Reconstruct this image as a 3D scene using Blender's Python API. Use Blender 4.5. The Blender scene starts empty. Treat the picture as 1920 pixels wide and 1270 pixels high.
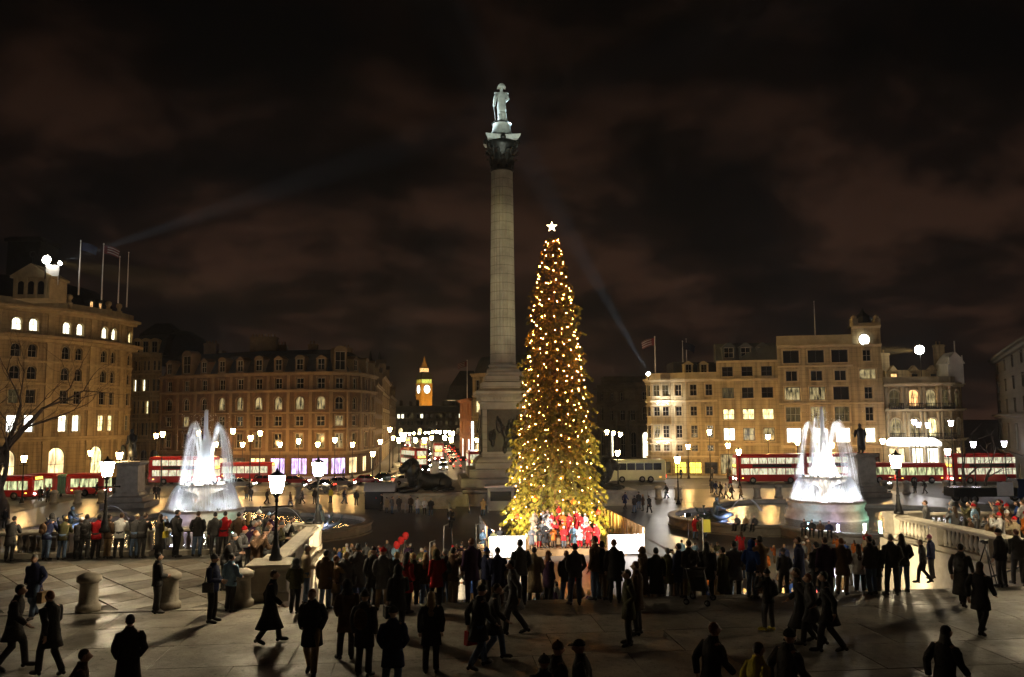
import bpy, math, random
import numpy as np
from mathutils import Matrix, Vector
random.seed(7); rng = np.random.default_rng(7)
scene = bpy.context.scene
COL = scene.collection
R_ = math.radians

# ------------------------------------------------------------------ camera
FPX, CAMZ = 1550.0, 9.4
PSI, PIT, ROLL = R_(5.7), math.atan(155 / 1550), R_(-0.4)
cam_data = bpy.data.cameras.new('camera')
cam = bpy.data.objects.new('camera', cam_data); COL.objects.link(cam)
cam_data.sensor_width = 36; cam_data.lens = FPX / 1920 * 36
cam_data.clip_start = 0.5; cam_data.clip_end = 6000
CAMROT = Matrix.Rotation(-PSI, 3, 'Z') @ Matrix.Rotation(math.pi / 2 + PIT, 3, 'X') @ Matrix.Rotation(ROLL, 3, 'Z')
cam.matrix_world = Matrix.Translation((0, 0, CAMZ)) @ CAMROT.to_4x4()
scene.camera = cam
HV = Vector((math.sin(PSI), math.cos(PSI), 0)); RV = Vector((math.cos(PSI), -math.sin(PSI), 0))

# ------------------------------------------------------------------ sky (overcast city night) and exposure
world = bpy.data.worlds.new('World'); scene.world = world; world.use_nodes = True
def build_world():
    nt = world.node_tree; N = nt.nodes; L = nt.links; N.clear()
    out = N.new('ShaderNodeOutputWorld'); add = N.new('ShaderNodeAddShader')
    b1 = N.new('ShaderNodeBackground'); b2 = N.new('ShaderNodeBackground')
    sky = N.new('ShaderNodeTexSky'); sky.sky_type = 'NISHITA'; sky.sun_disc = False
    sky.sun_elevation = R_(-8); sky.sun_rotation = R_(200)
    L.new(sky.outputs[0], b1.inputs[0]); b1.inputs[1].default_value = 0.002
    tc = N.new('ShaderNodeTexCoord'); sep = N.new('ShaderNodeSeparateXYZ'); L.new(tc.outputs['Generated'], sep.inputs[0])
    def math_(op, a, b=None, c=None):
        m = N.new('ShaderNodeMath'); m.operation = op
        for i, v in enumerate((a, b, c)):
            if v is None: continue
            if isinstance(v, (int, float)): m.inputs[i].default_value = v
            else: L.new(v, m.inputs[i])
        return m.outputs[0]
    zz = math_('ADD', math_('MAXIMUM', sep.outputs[2], 0.0), 0.30)
    cx = math_('DIVIDE', sep.outputs[0], zz); cy = math_('DIVIDE', sep.outputs[1], zz)
    comb = N.new('ShaderNodeCombineXYZ'); L.new(cx, comb.inputs[0]); L.new(cy, comb.inputs[1])
    n1 = N.new('ShaderNodeTexNoise'); n1.inputs['Scale'].default_value = 2.3; n1.inputs['Detail'].default_value = 9; n1.inputs['Roughness'].default_value = 0.58
    n1.inputs['Distortion'].default_value = 0.15
    mp = N.new('ShaderNodeMapping'); mp.inputs['Location'].default_value = (3.1, 7.4, 0); L.new(comb.outputs[0], mp.inputs[0]); L.new(mp.outputs[0], n1.inputs['Vector'])
    ramp = N.new('ShaderNodeValToRGB'); e = ramp.color_ramp.elements
    e[0].position = 0.41; e[0].color = (0.0019, 0.0016, 0.0016, 1)
    e[1].position = 0.62; e[1].color = (0.0270, 0.0128, 0.0080, 1)
    m = e.new(0.50); m.color = (0.0062, 0.0036, 0.0028, 1)
    L.new(n1.outputs['Fac'], ramp.inputs[0])
    base = N.new('ShaderNodeMix'); base.data_type = 'RGBA'; base.blend_type = 'ADD'; base.inputs[0].default_value = 1
    hi = N.new('ShaderNodeMapRange'); hi.interpolation_type = 'SMOOTHSTEP'; hi.inputs[1].default_value = 0.16; hi.inputs[2].default_value = 0.44; hi.inputs[3].default_value = 1.0; hi.inputs[4].default_value = 0.34; L.new(sep.outputs[2], hi.inputs[0])
    dm_ = N.new('ShaderNodeVectorMath'); dm_.operation = 'SCALE'; L.new(ramp.outputs[0], dm_.inputs[0]); L.new(hi.outputs[0], dm_.inputs['Scale'])
    L.new(dm_.outputs[0], base.inputs[6])
    # glow of the city low over the roofs
    g = math_('MULTIPLY', math_('POWER', math_('SUBTRACT', 1.0, math_('MAXIMUM', sep.outputs[2], 0.0)), 9.0), 0.55)
    gm = N.new('ShaderNodeMix'); gm.data_type = 'RGBA'; gm.blend_type = 'MIX'; L.new(g, gm.inputs[0])
    gm.inputs[6].default_value = (0, 0, 0, 1); gm.inputs[7].default_value = (0.0110, 0.0058, 0.0038, 1)
    L.new(gm.outputs[2], base.inputs[7])
    L.new(base.outputs[2], b2.inputs[0]); b2.inputs[1].default_value = 1.0
    L.new(b1.outputs[0], add.inputs[0]); L.new(b2.outputs[0], add.inputs[1]); L.new(add.outputs[0], out.inputs[0])
build_world()
vs = scene.view_settings; vs.view_transform = 'Standard'; vs.look = 'None'; vs.exposure = 0.0; vs.gamma = 1; vs.use_curve_mapping = False
cy = scene.cycles
cy.use_denoising = True; cy.sample_clamp_indirect = 3.0; cy.sample_clamp_direct = 0.0; cy.max_bounces = 3; cy.diffuse_bounces = 2; cy.glossy_bounces = 2
cy.transmission_bounces = 4; cy.transparent_max_bounces = 4; cy.caustics_reflective = False; cy.caustics_refractive = False
cy.use_light_tree = True; cy.use_adaptive_sampling = True; cy.adaptive_threshold = 0.05

# ------------------------------------------------------------------ pixel <-> world helpers (to read real positions off the photograph)
def ray(px, py): return CAMROT @ Vector(((px - 960) / FPX, (635 - py) / FPX, -1.0))
CAMP = Vector((0, 0, CAMZ))
def G(px, py, z=0.0):
    d = ray(px, py); return CAMP + d * ((z - CAMZ) / d.z)
def P(px, py, dep):
    d = ray(px, py); return CAMP + d * (dep / d.dot(HV))
def XY(px, dep): p = P(px, 790, dep); return (p.x, p.y)
def Z(px, py, dep): return P(px, py, dep).z
def XatY(px, Y, py=850):
    d = ray(px, py); return d.x * (Y / d.y)
def pixel(p):
    q = CAMROT.transposed() @ (Vector(p) - CAMP); return 960 + FPX * q.x / -q.z, 635 - FPX * q.y / -q.z

# ------------------------------------------------------------------ mesh builder
class MB:
    def __init__(s): s.v = []; s.f = []; s.m = []; s.s = []
    def add(s, vs, fs, m=0, sm=False):
        o = len(s.v); s.v += [tuple(v) for v in vs]
        for f in fs: s.f.append(tuple(i + o for i in f)); s.m.append(m); s.s.append(sm)
    def box(s, x0, x1, y0, y1, z0, z1, m=0):
        s.add([(x0, y0, z0), (x1, y0, z0), (x1, y1, z0), (x0, y1, z0), (x0, y0, z1), (x1, y0, z1), (x1, y1, z1), (x0, y1, z1)],
              [(3, 2, 1, 0), (4, 5, 6, 7), (0, 1, 5, 4), (1, 2, 6, 5), (2, 3, 7, 6), (3, 0, 4, 7)], m)
    def cbox(s, x0, x1, y0, y1, z0, z1, c=0.05, m=0):
        """box with chamfered vertical and top edges"""
        def ring(i, z): return [(x0 + i + c, y0 + i, z), (x1 - i - c, y0 + i, z), (x1 - i, y0 + i + c, z), (x1 - i, y1 - i - c, z), (x1 - i - c, y1 - i, z), (x0 + i + c, y1 - i, z), (x0 + i, y1 - i - c, z), (x0 + i, y0 + i + c, z)]
        s.loft([ring(0, z0), ring(0, z1 - c), ring(c, z1)], m)
    def loft(s, rings, m=0, sm=False, cap=True, closed=True):
        n = len(rings[0]); vs = [v for r in rings for v in r]; fs = []
        for k in range(len(rings) - 1):
            for i in range(n if closed else n - 1):
                j = (i + 1) % n; fs.append((k * n + i, k * n + j, (k + 1) * n + j, (k + 1) * n + i))
        if cap: fs.append(tuple(reversed(range(n)))); fs.append(tuple((len(rings) - 1) * n + i for i in range(n)))
        s.add(vs, fs, m, sm)
    def tube(s, pts, rad, n=8, m=0, sm=True, cap=True):
        pts = [Vector(p) for p in pts]; rings = []; ref = Vector((0.31, 0.17, 0.94)).normalized(); pu = None
        for i, p in enumerate(pts):
            t = (pts[min(i + 1, len(pts) - 1)] - pts[max(i - 1, 0)])
            if t.length < 1e-9: t = Vector((0, 0, 1))
            t.normalize()
            if pu is None:
                u = t.cross(ref)
                if u.length < 0.1: u = t.cross(Vector((1, 0, 0)))
            else: u = pu - t * pu.dot(t)
            u.normalize(); pu = u; w = t.cross(u); r = rad[i] if isinstance(rad, (list, tuple)) else rad
            rings.append([p + (u * math.cos(2 * math.pi * k / n) + w * math.sin(2 * math.pi * k / n)) * r for k in range(n)])
        s.loft(rings, m, sm, cap)
    def lathe(s, prof, n=16, m=0, c=(0, 0, 0), sm=True, cap=True, ph=0.0):
        s.loft([[(c[0] + r * math.cos(2 * math.pi * k / n + ph), c[1] + r * math.sin(2 * math.pi * k / n + ph), c[2] + z) for k in range(n)] for r, z in prof], m, sm, cap)
    def ell(s, c, r, nu=10, nv=7, m=0, rot=None, fn=None):
        rings = []
        for j in range(nv + 1):
            a = math.pi * (j / nv) ; a = min(max(a, 0.02), math.pi - 0.02)
            ring = []
            for i in range(nu):
                b = 2 * math.pi * i / nu
                p = Vector((r[0] * math.sin(a) * math.cos(b), r[1] * math.sin(a) * math.sin(b), -r[2] * math.cos(a)))
                if fn: p = fn(p)
                if rot: p = rot @ p
                ring.append(p + Vector(c))
            rings.append(ring)
        s.loft(rings, m, True)
    def sweep(s, path, prof, m=0, closed=False, flip=False, sm=False, capends=True):
        """profile [(out, z)] swept along a plan path; out is measured to the right of travel (towards the viewer for left-to-right paths)"""
        n = len(path); rings = []
        for i in range(n):
            a = Vector(path[i - 1]) if (i or closed) else None; b = Vector(path[i]); c = Vector(path[(i + 1) % n]) if (i < n - 1 or closed) else None
            ns = []
            if a is not None: d = (b - a).normalized(); ns.append(Vector((d.y, -d.x)))
            if c is not None: d = (c - b).normalized(); ns.append(Vector((d.y, -d.x)))
            nn = sum(ns, Vector((0, 0)))
            nn = nn / max(nn.length_squared / len(ns), 0.35) if len(ns) > 1 else ns[0]
            rings.append([(b.x + nn.x * o, b.y + nn.y * o, z) for o, z in prof])
        if closed: rings.append(rings[0])
        s.loft(rings, m, sm, capends and not closed, closed=True)
    def mesh(s, name, mats):
        me = bpy.data.meshes.new(name); me.from_pydata(s.v, [], s.f)
        for m in (mats if isinstance(mats, (list, tuple)) else [mats]): me.materials.append(MAT[m] if isinstance(m, str) else m)
        me.polygons.foreach_set('material_index', s.m); me.polygons.foreach_set('use_smooth', s.s); me.update()
        return me
    def build(s, name, mats, parent=None, **k): return link(name, s.mesh(name, mats), parent, **k)
def link(name, data, parent=None, loc=None, rz=0.0, scale=None, mats=None, **props):
    o = bpy.data.objects.new(name, data); COL.objects.link(o); o.parent = parent
    if loc is not None: o.location = loc
    if rz: o.rotation_euler = (0, 0, rz)
    if scale is not None: o.scale = scale if isinstance(scale, (tuple, list)) else (scale,) * 3
    if mats:
        for i, m in enumerate(mats):
            if m: o.material_slots[i].link = 'OBJECT'; o.material_slots[i].material = MAT[m] if isinstance(m, str) else m
    for k, v in props.items():
        if v: o[k] = v
    return o
def thing(name, label, cat, loc=(0, 0, 0), rz=0.0, group=None, scale=None):
    return link(name, None, None, loc, rz, scale, label=label, category=cat, group=group)
def copy_tree(o, parent=None):
    c = o.copy(); COL.objects.link(c); c.parent = parent
    for ch in o.children: copy_tree(ch, c)
    return c

# ------------------------------------------------------------------ materials
MAT = {}
def M(name, col, rough=0.8, var=0.18, scale=2.0, bump=0.0, metal=0.0, rnd=0.0, spec=0.4, emit=0.0, ecol=None, evar=0.0, escale=3.0, joint=0.0, trans=0.0, detail=5, streak=0.0):
    mt = bpy.data.materials.new(name); mt.use_nodes = True; nt = mt.node_tree; N = nt.nodes; L = nt.links
    b = N['Principled BSDF']; MAT[name] = mt
    b.inputs['Roughness'].default_value = rough; b.inputs['Metallic'].default_value = metal; b.inputs['Specular IOR Level'].default_value = spec
    tc = N.new('ShaderNodeTexCoord'); nz = N.new('ShaderNodeTexNoise'); nz.inputs['Scale'].default_value = scale; nz.inputs['Detail'].default_value = detail
    nz.inputs['Roughness'].default_value = 0.6
    L.new(tc.outputs['Object'], nz.inputs['Vector'])
    mx = N.new('ShaderNodeMix'); mx.data_type = 'RGBA'
    mr = N.new('ShaderNodeMapRange'); mr.inputs[1].default_value = 0.3; mr.inputs[2].default_value = 0.7; L.new(nz.outputs['Fac'], mr.inputs[0]); L.new(mr.outputs[0], mx.inputs[0])
    mx.inputs[6].default_value = tuple(c * (1 - var) for c in col) + (1,); mx.inputs[7].default_value = tuple(min(1, c * (1 + var)) for c in col) + (1,)
    cout = mx.outputs[2]
    if rnd:
        oi = N.new('ShaderNodeObjectInfo'); hs = N.new('ShaderNodeHueSaturation'); m2 = N.new('ShaderNodeMapRange')
        m2.inputs[3].default_value = 1 - rnd; m2.inputs[4].default_value = 1 + rnd; L.new(oi.outputs['Random'], m2.inputs[0]); L.new(m2.outputs[0], hs.inputs['Value'])
        L.new(cout, hs.inputs['Color']); cout = hs.outputs[0]
    if joint:
        sp = N.new('ShaderNodeSeparateXYZ'); L.new(tc.outputs['Object'], sp.inputs[0])
        dv = N.new('ShaderNodeMath'); dv.operation = 'DIVIDE'; dv.inputs[1].default_value = joint; L.new(sp.outputs[2], dv.inputs[0])
        fr = N.new('ShaderNodeMath'); fr.operation = 'FRACT'; L.new(dv.outputs[0], fr.inputs[0])
        lt = N.new('ShaderNodeMath'); lt.operation = 'LESS_THAN'; lt.inputs[1].default_value = 0.07; L.new(fr.outputs[0], lt.inputs[0])
        m3 = N.new('ShaderNodeMix'); m3.data_type = 'RGBA'; m3.blend_type = 'MULTIPLY'; L.new(lt.outputs[0], m3.inputs[0]); L.new(cout, m3.inputs[6]); m3.inputs[7].default_value = (0.6, 0.58, 0.55, 1)
        cout = m3.outputs[2]
    if streak:
        mp = N.new('ShaderNodeMapping'); mp.inputs['Scale'].default_value = (1.6, 1.6, 0.10); L.new(tc.outputs['Object'], mp.inputs[0])
        n5 = N.new('ShaderNodeTexNoise'); n5.inputs['Scale'].default_value = 1.0; n5.inputs['Detail'].default_value = 6; L.new(mp.outputs[0], n5.inputs['Vector'])
        r5 = N.new('ShaderNodeMapRange'); r5.inputs[1].default_value = 0.36; r5.inputs[2].default_value = 0.62; r5.inputs[3].default_value = 1 - streak; r5.inputs[4].default_value = 1.08; L.new(n5.outputs['Fac'], r5.inputs[0])
        h5 = N.new('ShaderNodeHueSaturation'); L.new(r5.outputs[0], h5.inputs['Value']); L.new(cout, h5.inputs['Color']); cout = h5.outputs[0]
    L.new(cout, b.inputs['Base Color'])
    if bump:
        bp = N.new('ShaderNodeBump'); bp.inputs['Strength'].default_value = bump; bp.inputs['Distance'].default_value = 0.05
        n2 = N.new('ShaderNodeTexNoise'); n2.inputs['Scale'].default_value = scale * 4; n2.inputs['Detail'].default_value = 4; L.new(tc.outputs['Object'], n2.inputs['Vector'])
        L.new(n2.outputs['Fac'], bp.inputs['Height']); L.new(bp.outputs[0], b.inputs['Normal'])
    if trans: b.inputs['Transmission Weight'].default_value = trans
    if emit:
        ec = ecol or col
        b.inputs['Emission Color'].default_value = tuple(ec) + (1,); b.inputs['Emission Strength'].default_value = emit
        if evar:
            n3 = N.new('ShaderNodeTexNoise'); n3.inputs['Scale'].default_value = escale; n3.inputs['Detail'].default_value = 3
            ad = N.new('ShaderNodeVectorMath'); ad.operation = 'ADD'; oi = N.new('ShaderNodeObjectInfo'); ml = N.new('ShaderNodeMath'); ml.operation = 'MULTIPLY'; ml.inputs[1].default_value = 40
            L.new(oi.outputs['Random'], ml.inputs[0]); L.new(tc.outputs['Object'], ad.inputs[0]); L.new(ml.outputs[0], ad.inputs[1]); mq = N.new('ShaderNodeMapping'); mq.inputs['Scale'].default_value = (2.2, 1, .55); L.new(ad.outputs[0], mq.inputs[0]); L.new(mq.outputs[0], n3.inputs['Vector'])
            m4 = N.new('ShaderNodeMapRange'); m4.inputs[1].default_value = 0.35; m4.inputs[2].default_value = 0.65
            m4.inputs[3].default_value = emit * (1 - evar); m4.inputs[4].default_value = emit * (1 + evar); L.new(n3.outputs['Fac'], m4.inputs[0]); L.new(m4.outputs[0], b.inputs['Emission Strength'])
    return mt
M('terrace_stone', (0.34, 0.31, 0.26), 0.55, 0.22, 1.2, 0.25, rnd=0.10)
M('terrace_dark', (0.20, 0.165, 0.125), 0.5, 0.22, 1.2, 0.25, rnd=0.10)
M('terrace_bed', (0.16, 0.15, 0.13), 0.8, 0.2, 2)
M('step_stone', (0.36, 0.33, 0.28), 0.6, 0.2, 1.4, 0.2, rnd=0.05)
M('balustrade_stone', (0.40, 0.36, 0.29), 0.75, 0.2, 2.2, 0.25)
M('bollard_stone', (0.36, 0.32, 0.26), 0.75, 0.25, 3, 0.3)
M('square_paving', (0.065, 0.062, 0.058), 0.30, 0.4, 0.35, 0.15, spec=0.5)
M('asphalt', (0.055, 0.052, 0.05), 0.55, 0.3, 0.6, 0.3)
M('pavement', (0.22, 0.20, 0.17), 0.6, 0.25, 0.8, 0.2)
M('kerb', (0.25, 0.24, 0.22), 0.7, 0.2, 1)
M('road_paint', (0.7, 0.68, 0.6), 0.6, 0.3, 3)
M('column_stone', (0.36, 0.345, 0.28), 0.8, 0.25, 0.6, 0.15, joint=1.1)
M('pedestal_stone', (0.38, 0.35, 0.28), 0.8, 0.2, 0.8, 0.15, joint=0.9)
M('statue_stone', (0.50, 0.52, 0.48), 0.75, 0.2, 2.5, 0.15)
M('bronze', (0.035, 0.034, 0.03), 0.42, 0.4, 2.5, 0.35, metal=0.6)
M('bronze_green', (0.09, 0.13, 0.13), 0.4, 0.4, 2.5, 0.3, metal=0.4)
M('granite', (0.30, 0.27, 0.23), 0.6, 0.25, 1.5, 0.2)
M('pool_stone', (0.20, 0.175, 0.14), 0.55, 0.3, 1.3, 0.3)
M('fountain_stone', (0.42, 0.36, 0.28), 0.45, 0.25, 1.3, 0.2)
M('iron_black', (0.012, 0.012, 0.013), 0.4, 0.2, 4, metal=0.3)
M('steel', (0.35, 0.35, 0.35), 0.4, 0.1, 4, metal=0.8)
M('stone_warm', (0.41, 0.31, 0.165), 0.85, 0.2, 0.45, 0.15, joint=0.62, streak=0.45)
M('stone_warm_trim', (0.43, 0.33, 0.18), 0.85, 0.25, 0.7, 0.15)
M('brick_red', (0.115, 0.064, 0.034), 0.88, 0.3, 0.6, 0.15, joint=0.45, streak=0.45)
M('brick_trim', (0.165, 0.112, 0.064), 0.85, 0.3, 0.7, 0.15)
M('stone_pale', (0.40, 0.325, 0.19), 0.85, 0.18, 0.4, 0.12, joint=0.7, streak=0.45)
M('stone_pale_trim', (0.43, 0.35, 0.215), 0.85, 0.2, 0.7, 0.12)
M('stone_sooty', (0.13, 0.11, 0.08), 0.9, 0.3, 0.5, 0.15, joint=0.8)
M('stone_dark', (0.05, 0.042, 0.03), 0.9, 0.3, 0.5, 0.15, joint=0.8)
M('stone_white', (0.55, 0.53, 0.46), 0.8, 0.15, 0.7, 0.1)
M('brick_orange', (0.36, 0.13, 0.04), 0.85, 0.25, 0.8, 0.15)
M('slate', (0.03, 0.031, 0.034), 0.6, 0.3, 1.2, 0.2)
M('lead', (0.06, 0.065, 0.065), 0.6, 0.25, 0.8)
M('window_frame', (0.30, 0.27, 0.21), 0.6, 0.1, 5)
M('window_frame_dark', (0.03, 0.03, 0.03), 0.5, 0.1, 5)
M('glass_dark', (0.010, 0.010, 0.011), 0.12, 0.3, 0.7, spec=0.6)
M('glass_dim', (0.02, 0.018, 0.012), 0.15, 0.3, 0.7, emit=0.06, ecol=(1.0, 0.75, 0.3), evar=0.9, escale=1.6)
M('lit_warm', (0.3, 0.25, 0.15), 0.4, emit=1.6, ecol=(1.0, 0.86, 0.42), evar=0.75, escale=1.7)
M('lit_cream', (0.3, 0.3, 0.25), 0.4, emit=3.0, ecol=(1.0, 0.95, 0.68), evar=0.5, escale=1.2)
M('lit_white', (0.3, 0.3, 0.3), 0.4, emit=3.6, ecol=(1.0, 0.98, 0.9), evar=0.4, escale=1.0)
M('lit_sparse', (0.02, 0.02, 0.015), 0.2, emit=0.32, ecol=(1.0, 0.78, 0.36), evar=1.0, escale=1.3)
M('lit_violet', (0.2, 0.15, 0.3), 0.4, emit=1.6, ecol=(0.72, 0.55, 1.0), evar=0.8, escale=1.2)
M('lit_amber', (0.3, 0.2, 0.1), 0.4, emit=1.5, ecol=(1.0, 0.55, 0.2), evar=0.8, escale=1.5)
M('lit_shop', (0.3, 0.28, 0.2), 0.4, emit=1.7, ecol=(1.0, 0.76, 0.38), evar=0.7, escale=0.8)
M('lit_red', (0.3, 0.02, 0.01), 0.4, emit=3.0, ecol=(1.0, 0.08, 0.03))
M('lit_signal', (0.3, 0.2, 0.02), 0.4, emit=2.5, ecol=(1.0, 0.75, 0.1), evar=0.4)
M('lit_green', (0.2, 0.3, 0.1), 0.4, emit=1.6, ecol=(0.75, 1.0, 0.18), evar=0.4, escale=0.5)
M('clock_glow', (0.6, 0.6, 0.55), 0.5, emit=3.5, ecol=(1.0, 0.98, 0.85))
M('clock_black', (0.01, 0.01, 0.01), 0.5)
M('lantern_glow', (0.8, 0.8, 0.75), 0.4, emit=300, ecol=(1.0, 0.80, 0.50))
M('lantern_far', (0.8, 0.8, 0.75), 0.4, emit=150, ecol=(1.0, 0.68, 0.30))
M('lantern_warm', (0.8, 0.75, 0.6), 0.4, emit=190, ecol=(1.0, 0.56, 0.18))
M('lantern_cool', (0.8, 0.8, 0.9), 0.4, emit=45, ecol=(0.95, 0.88, 1.0))
M('flood_glow', (0.8, 0.8, 0.7), 0.4, emit=120, ecol=(1.0, 0.95, 0.8))
M('bulb_glow', (0.8, 0.7, 0.4), 0.4, emit=360, ecol=(1.0, 0.31, 0.048))
M('star_glow', (0.8, 0.7, 0.5), 0.4, emit=6, ecol=(1.0, 0.74, 0.42))
M('spot_glow', (0.8, 0.8, 0.9), 0.4, emit=26, ecol=(0.95, 0.9, 1.0))
M('bark', (0.09, 0.05, 0.03), 0.9, 0.3, 2, 0.5)
M('bare_bark', (0.075, 0.055, 0.04), 0.9, 0.3, 2, 0.5)
M('fir', (0.13, 0.105, 0.02), 0.7, 0.35, 1.2, spec=0.25)
M('wire', (0.01, 0.02, 0.01), 0.6)
M('bus_red', (0.42, 0.012, 0.010), 0.3, 0.08, 1, spec=0.5)
M('bus_dark', (0.02, 0.02, 0.022), 0.3, 0.1, 2)
M('bus_lit', (0.3, 0.3, 0.2), 0.3, emit=0.65, ecol=(1.0, 0.95, 0.66), evar=0.7, escale=2.2)
M('bus_dim', (0.05, 0.05, 0.03), 0.2, emit=0.6, ecol=(0.95, 1.0, 0.5), evar=0.9, escale=1.3)
M('bus_green', (0.06, 0.16, 0.12), 0.5)
M('coach_cream', (0.62, 0.64, 0.42), 0.3, 0.08, 1, spec=0.5)
M('tyre', (0.012, 0.012, 0.012), 0.8)
M('hub', (0.25, 0.25, 0.25), 0.4, metal=0.7)
M('headlight_glow', (0.8, 0.8, 0.8), 0.3, emit=40, ecol=(1.0, 0.95, 0.82))
M('taillight_glow', (0.5, 0.02, 0.02), 0.3, emit=7, ecol=(1.0, 0.06, 0.03))
M('amber_glow', (0.5, 0.2, 0.02), 0.3, emit=5, ecol=(1.0, 0.45, 0.06))
for nm, c in dict(black=(0.012, 0.012, 0.013), silver=(0.3, 0.31, 0.32), white=(0.55, 0.55, 0.53), red=(0.3, 0.01, 0.012), green=(0.01, 0.06, 0.035), blue=(0.012, 0.03, 0.09)).items():
    M('car_' + nm, c, 0.22, 0.05, 1, spec=0.6)
M('hoarding_white', (0.78, 0.76, 0.76), 0.6, 0.06, 1.5)
M('wood', (0.36, 0.22, 0.10), 0.6, 0.25, 2.5, 0.2)
M('canvas_grey', (0.35, 0.36, 0.36), 0.7, 0.1, 2)
M('paper', (0.75, 0.73, 0.68), 0.7, 0.05, 3)
M('sign_yellow', (0.7, 0.65, 0.05), 0.5, 0.05, 3)
M('flag_mix', (0.12, 0.02, 0.025), 0.8, 0.5, 1.2)
M('flag_blue', (0.008, 0.012, 0.04), 0.8, 0.4, 1.2)
M('flag_white', (0.3, 0.3, 0.3), 0.8, 0.1, 1.2)
# people
M('skin_light', (0.52, 0.31, 0.22), 0.55, 0.1, 8)
M('skin_tan', (0.34, 0.19, 0.12), 0.55, 0.1, 8)
M('skin_brown', (0.14, 0.075, 0.045), 0.55, 0.1, 8)
M('eye_dark', (0.01, 0.008, 0.006), 0.3)
CLOTH = dict(black=(0.03, 0.028, 0.028), charcoal=(0.065, 0.062, 0.062), navy=(0.03, 0.038, 0.10), brown=(0.11, 0.065, 0.038), grey=(0.13, 0.13, 0.135), red=(0.42, 0.012, 0.016),
             beige=(0.34, 0.27, 0.17), white=(0.62, 0.61, 0.60), olive=(0.075, 0.07, 0.03), purple=(0.05, 0.02, 0.06), blue=(0.03, 0.08, 0.32), pale_blue=(0.22, 0.36, 0.52),
             orange=(0.52, 0.14, 0.02), yellow=(0.58, 0.48, 0.05), denim=(0.10, 0.15, 0.25), tan=(0.26, 0.17, 0.09), pink=(0.6, 0.2, 0.3))
for k, c in CLOTH.items(): M('cloth_' + k, c, 0.9, 0.22, 9, 0.5, spec=0.2)
for k, c in dict(black=(0.012, 0.010, 0.009), brown=(0.06, 0.032, 0.016), blonde=(0.45, 0.30, 0.12), grey=(0.35, 0.34, 0.33), red=(0.22, 0.07, 0.02)).items(): M('hair_' + k, c, 0.6, 0.3, 25, 0.6)
M('leather', (0.02, 0.015, 0.012), 0.45, 0.2, 6)
M('chorus_red', (0.55, 0.02, 0.02), 0.85, 0.2, 8, 0.4)

def water_material():
    mt = bpy.data.materials.new('pool_water'); mt.use_nodes = True; MAT['pool_water'] = mt; nt = mt.node_tree; N = nt.nodes; L = nt.links; b = N['Principled BSDF']
    b.inputs['Base Color'].default_value = (0.035, 0.05, 0.055, 1); b.inputs['Roughness'].default_value = 0.10; b.inputs['Specular IOR Level'].default_value = 0.7
    tc = N.new('ShaderNodeTexCoord'); nz = N.new('ShaderNodeTexNoise'); nz.inputs['Scale'].default_value = 1.8; nz.inputs['Detail'].default_value = 5; L.new(tc.outputs['Object'], nz.inputs['Vector'])
    bp = N.new('ShaderNodeBump'); bp.inputs['Strength'].default_value = 0.6; bp.inputs['Distance'].default_value = 0.12; L.new(nz.outputs['Fac'], bp.inputs['Height']); L.new(bp.outputs[0], b.inputs['Normal'])
    mt = bpy.data.materials.new('spray'); mt.use_nodes = True; MAT['spray'] = mt; nt = mt.node_tree; N = nt.nodes; L = nt.links; b = N['Principled BSDF']
    b.inputs['Base Color'].default_value = (0.9, 0.92, 0.95, 1); b.inputs['Roughness'].default_value = 0.6
    tl = N.new('ShaderNodeBsdfTranslucent'); tl.inputs[0].default_value = (0.9, 0.92, 0.95, 1); tp = N.new('ShaderNodeBsdfTransparent')
    m1 = N.new('ShaderNodeMixShader'); m1.inputs[0].default_value = 0.6; L.new(b.outputs[0], m1.inputs[1]); L.new(tl.outputs[0], m1.inputs[2])
    m2 = N.new('ShaderNodeMixShader'); m2.inputs[0].default_value = 0.28; L.new(m1.outputs[0], m2.inputs[1]); L.new(tp.outputs[0], m2.inputs[2])
    L.new(m1.outputs[0], N['Material Output'].inputs[0])
water_material()

def point_light(name, loc, power, col=(1, 1, 1), size=0.15, parent=None):
    d = bpy.data.lights.new(name, 'POINT'); d.energy = power; d.color = col; d.shadow_soft_size = size
    o = bpy.data.objects.new(name, d); COL.objects.link(o); o.location = loc; o.parent = parent; return o
def spot_light(name, loc, target, power, ang, col=(1, 1, 1), blend=0.5, size=0.3, parent=None):
    d = bpy.data.lights.new(name, 'SPOT'); d.energy = power; d.color = col; d.spot_size = R_(ang); d.spot_blend = blend; d.shadow_soft_size = size
    o = bpy.data.objects.new(name, d); COL.objects.link(o); o.location = loc
    o.rotation_euler = (Vector(target) - Vector(loc)).to_track_quat('-Z', 'Y').to_euler(); o.parent = parent; return o

# ================================================================== THE SETTING
AX, TZ = 8.0, 4.1            # axis of the square, height of the upper terrace
SX0, SX1, SY0, SY1 = -4.25, 20.1, 25.0, 35.2   # the central stair
NSTEP = 24
def structure(name, mb, mats): return mb.build(name, mats, None, kind='structure')
def ground_z(x, y):
    if y <= SY0: return TZ
    if y <= SY1:
        if x < SX0 or x > SX1: return TZ
        k = int((y - SY0) / ((SY1 - SY0) / NSTEP)); return max(0.0, TZ - (k + 1) * TZ / NSTEP)
    return 0.0
b = MB(); b.box(-3000, 3000, -600, 4500, -0.6, -0.12); structure('ground', b, 'asphalt')
b = MB(); b.box(-44, 60, 35.3, 111, -0.5, 0.0); structure('square_pavement', b, 'square_paving')
b = MB()
for x0, x1, y0, y1 in ((-44.15, 60.15, 111, 111.3), (-44.3, -44, 35.3, 111), (60, 60.3, 35.3, 111)): b.box(x0, x1, y0, y1, -0.4, 0.004)
structure('square_kerb', b, 'kerb')
b = MB()
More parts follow.
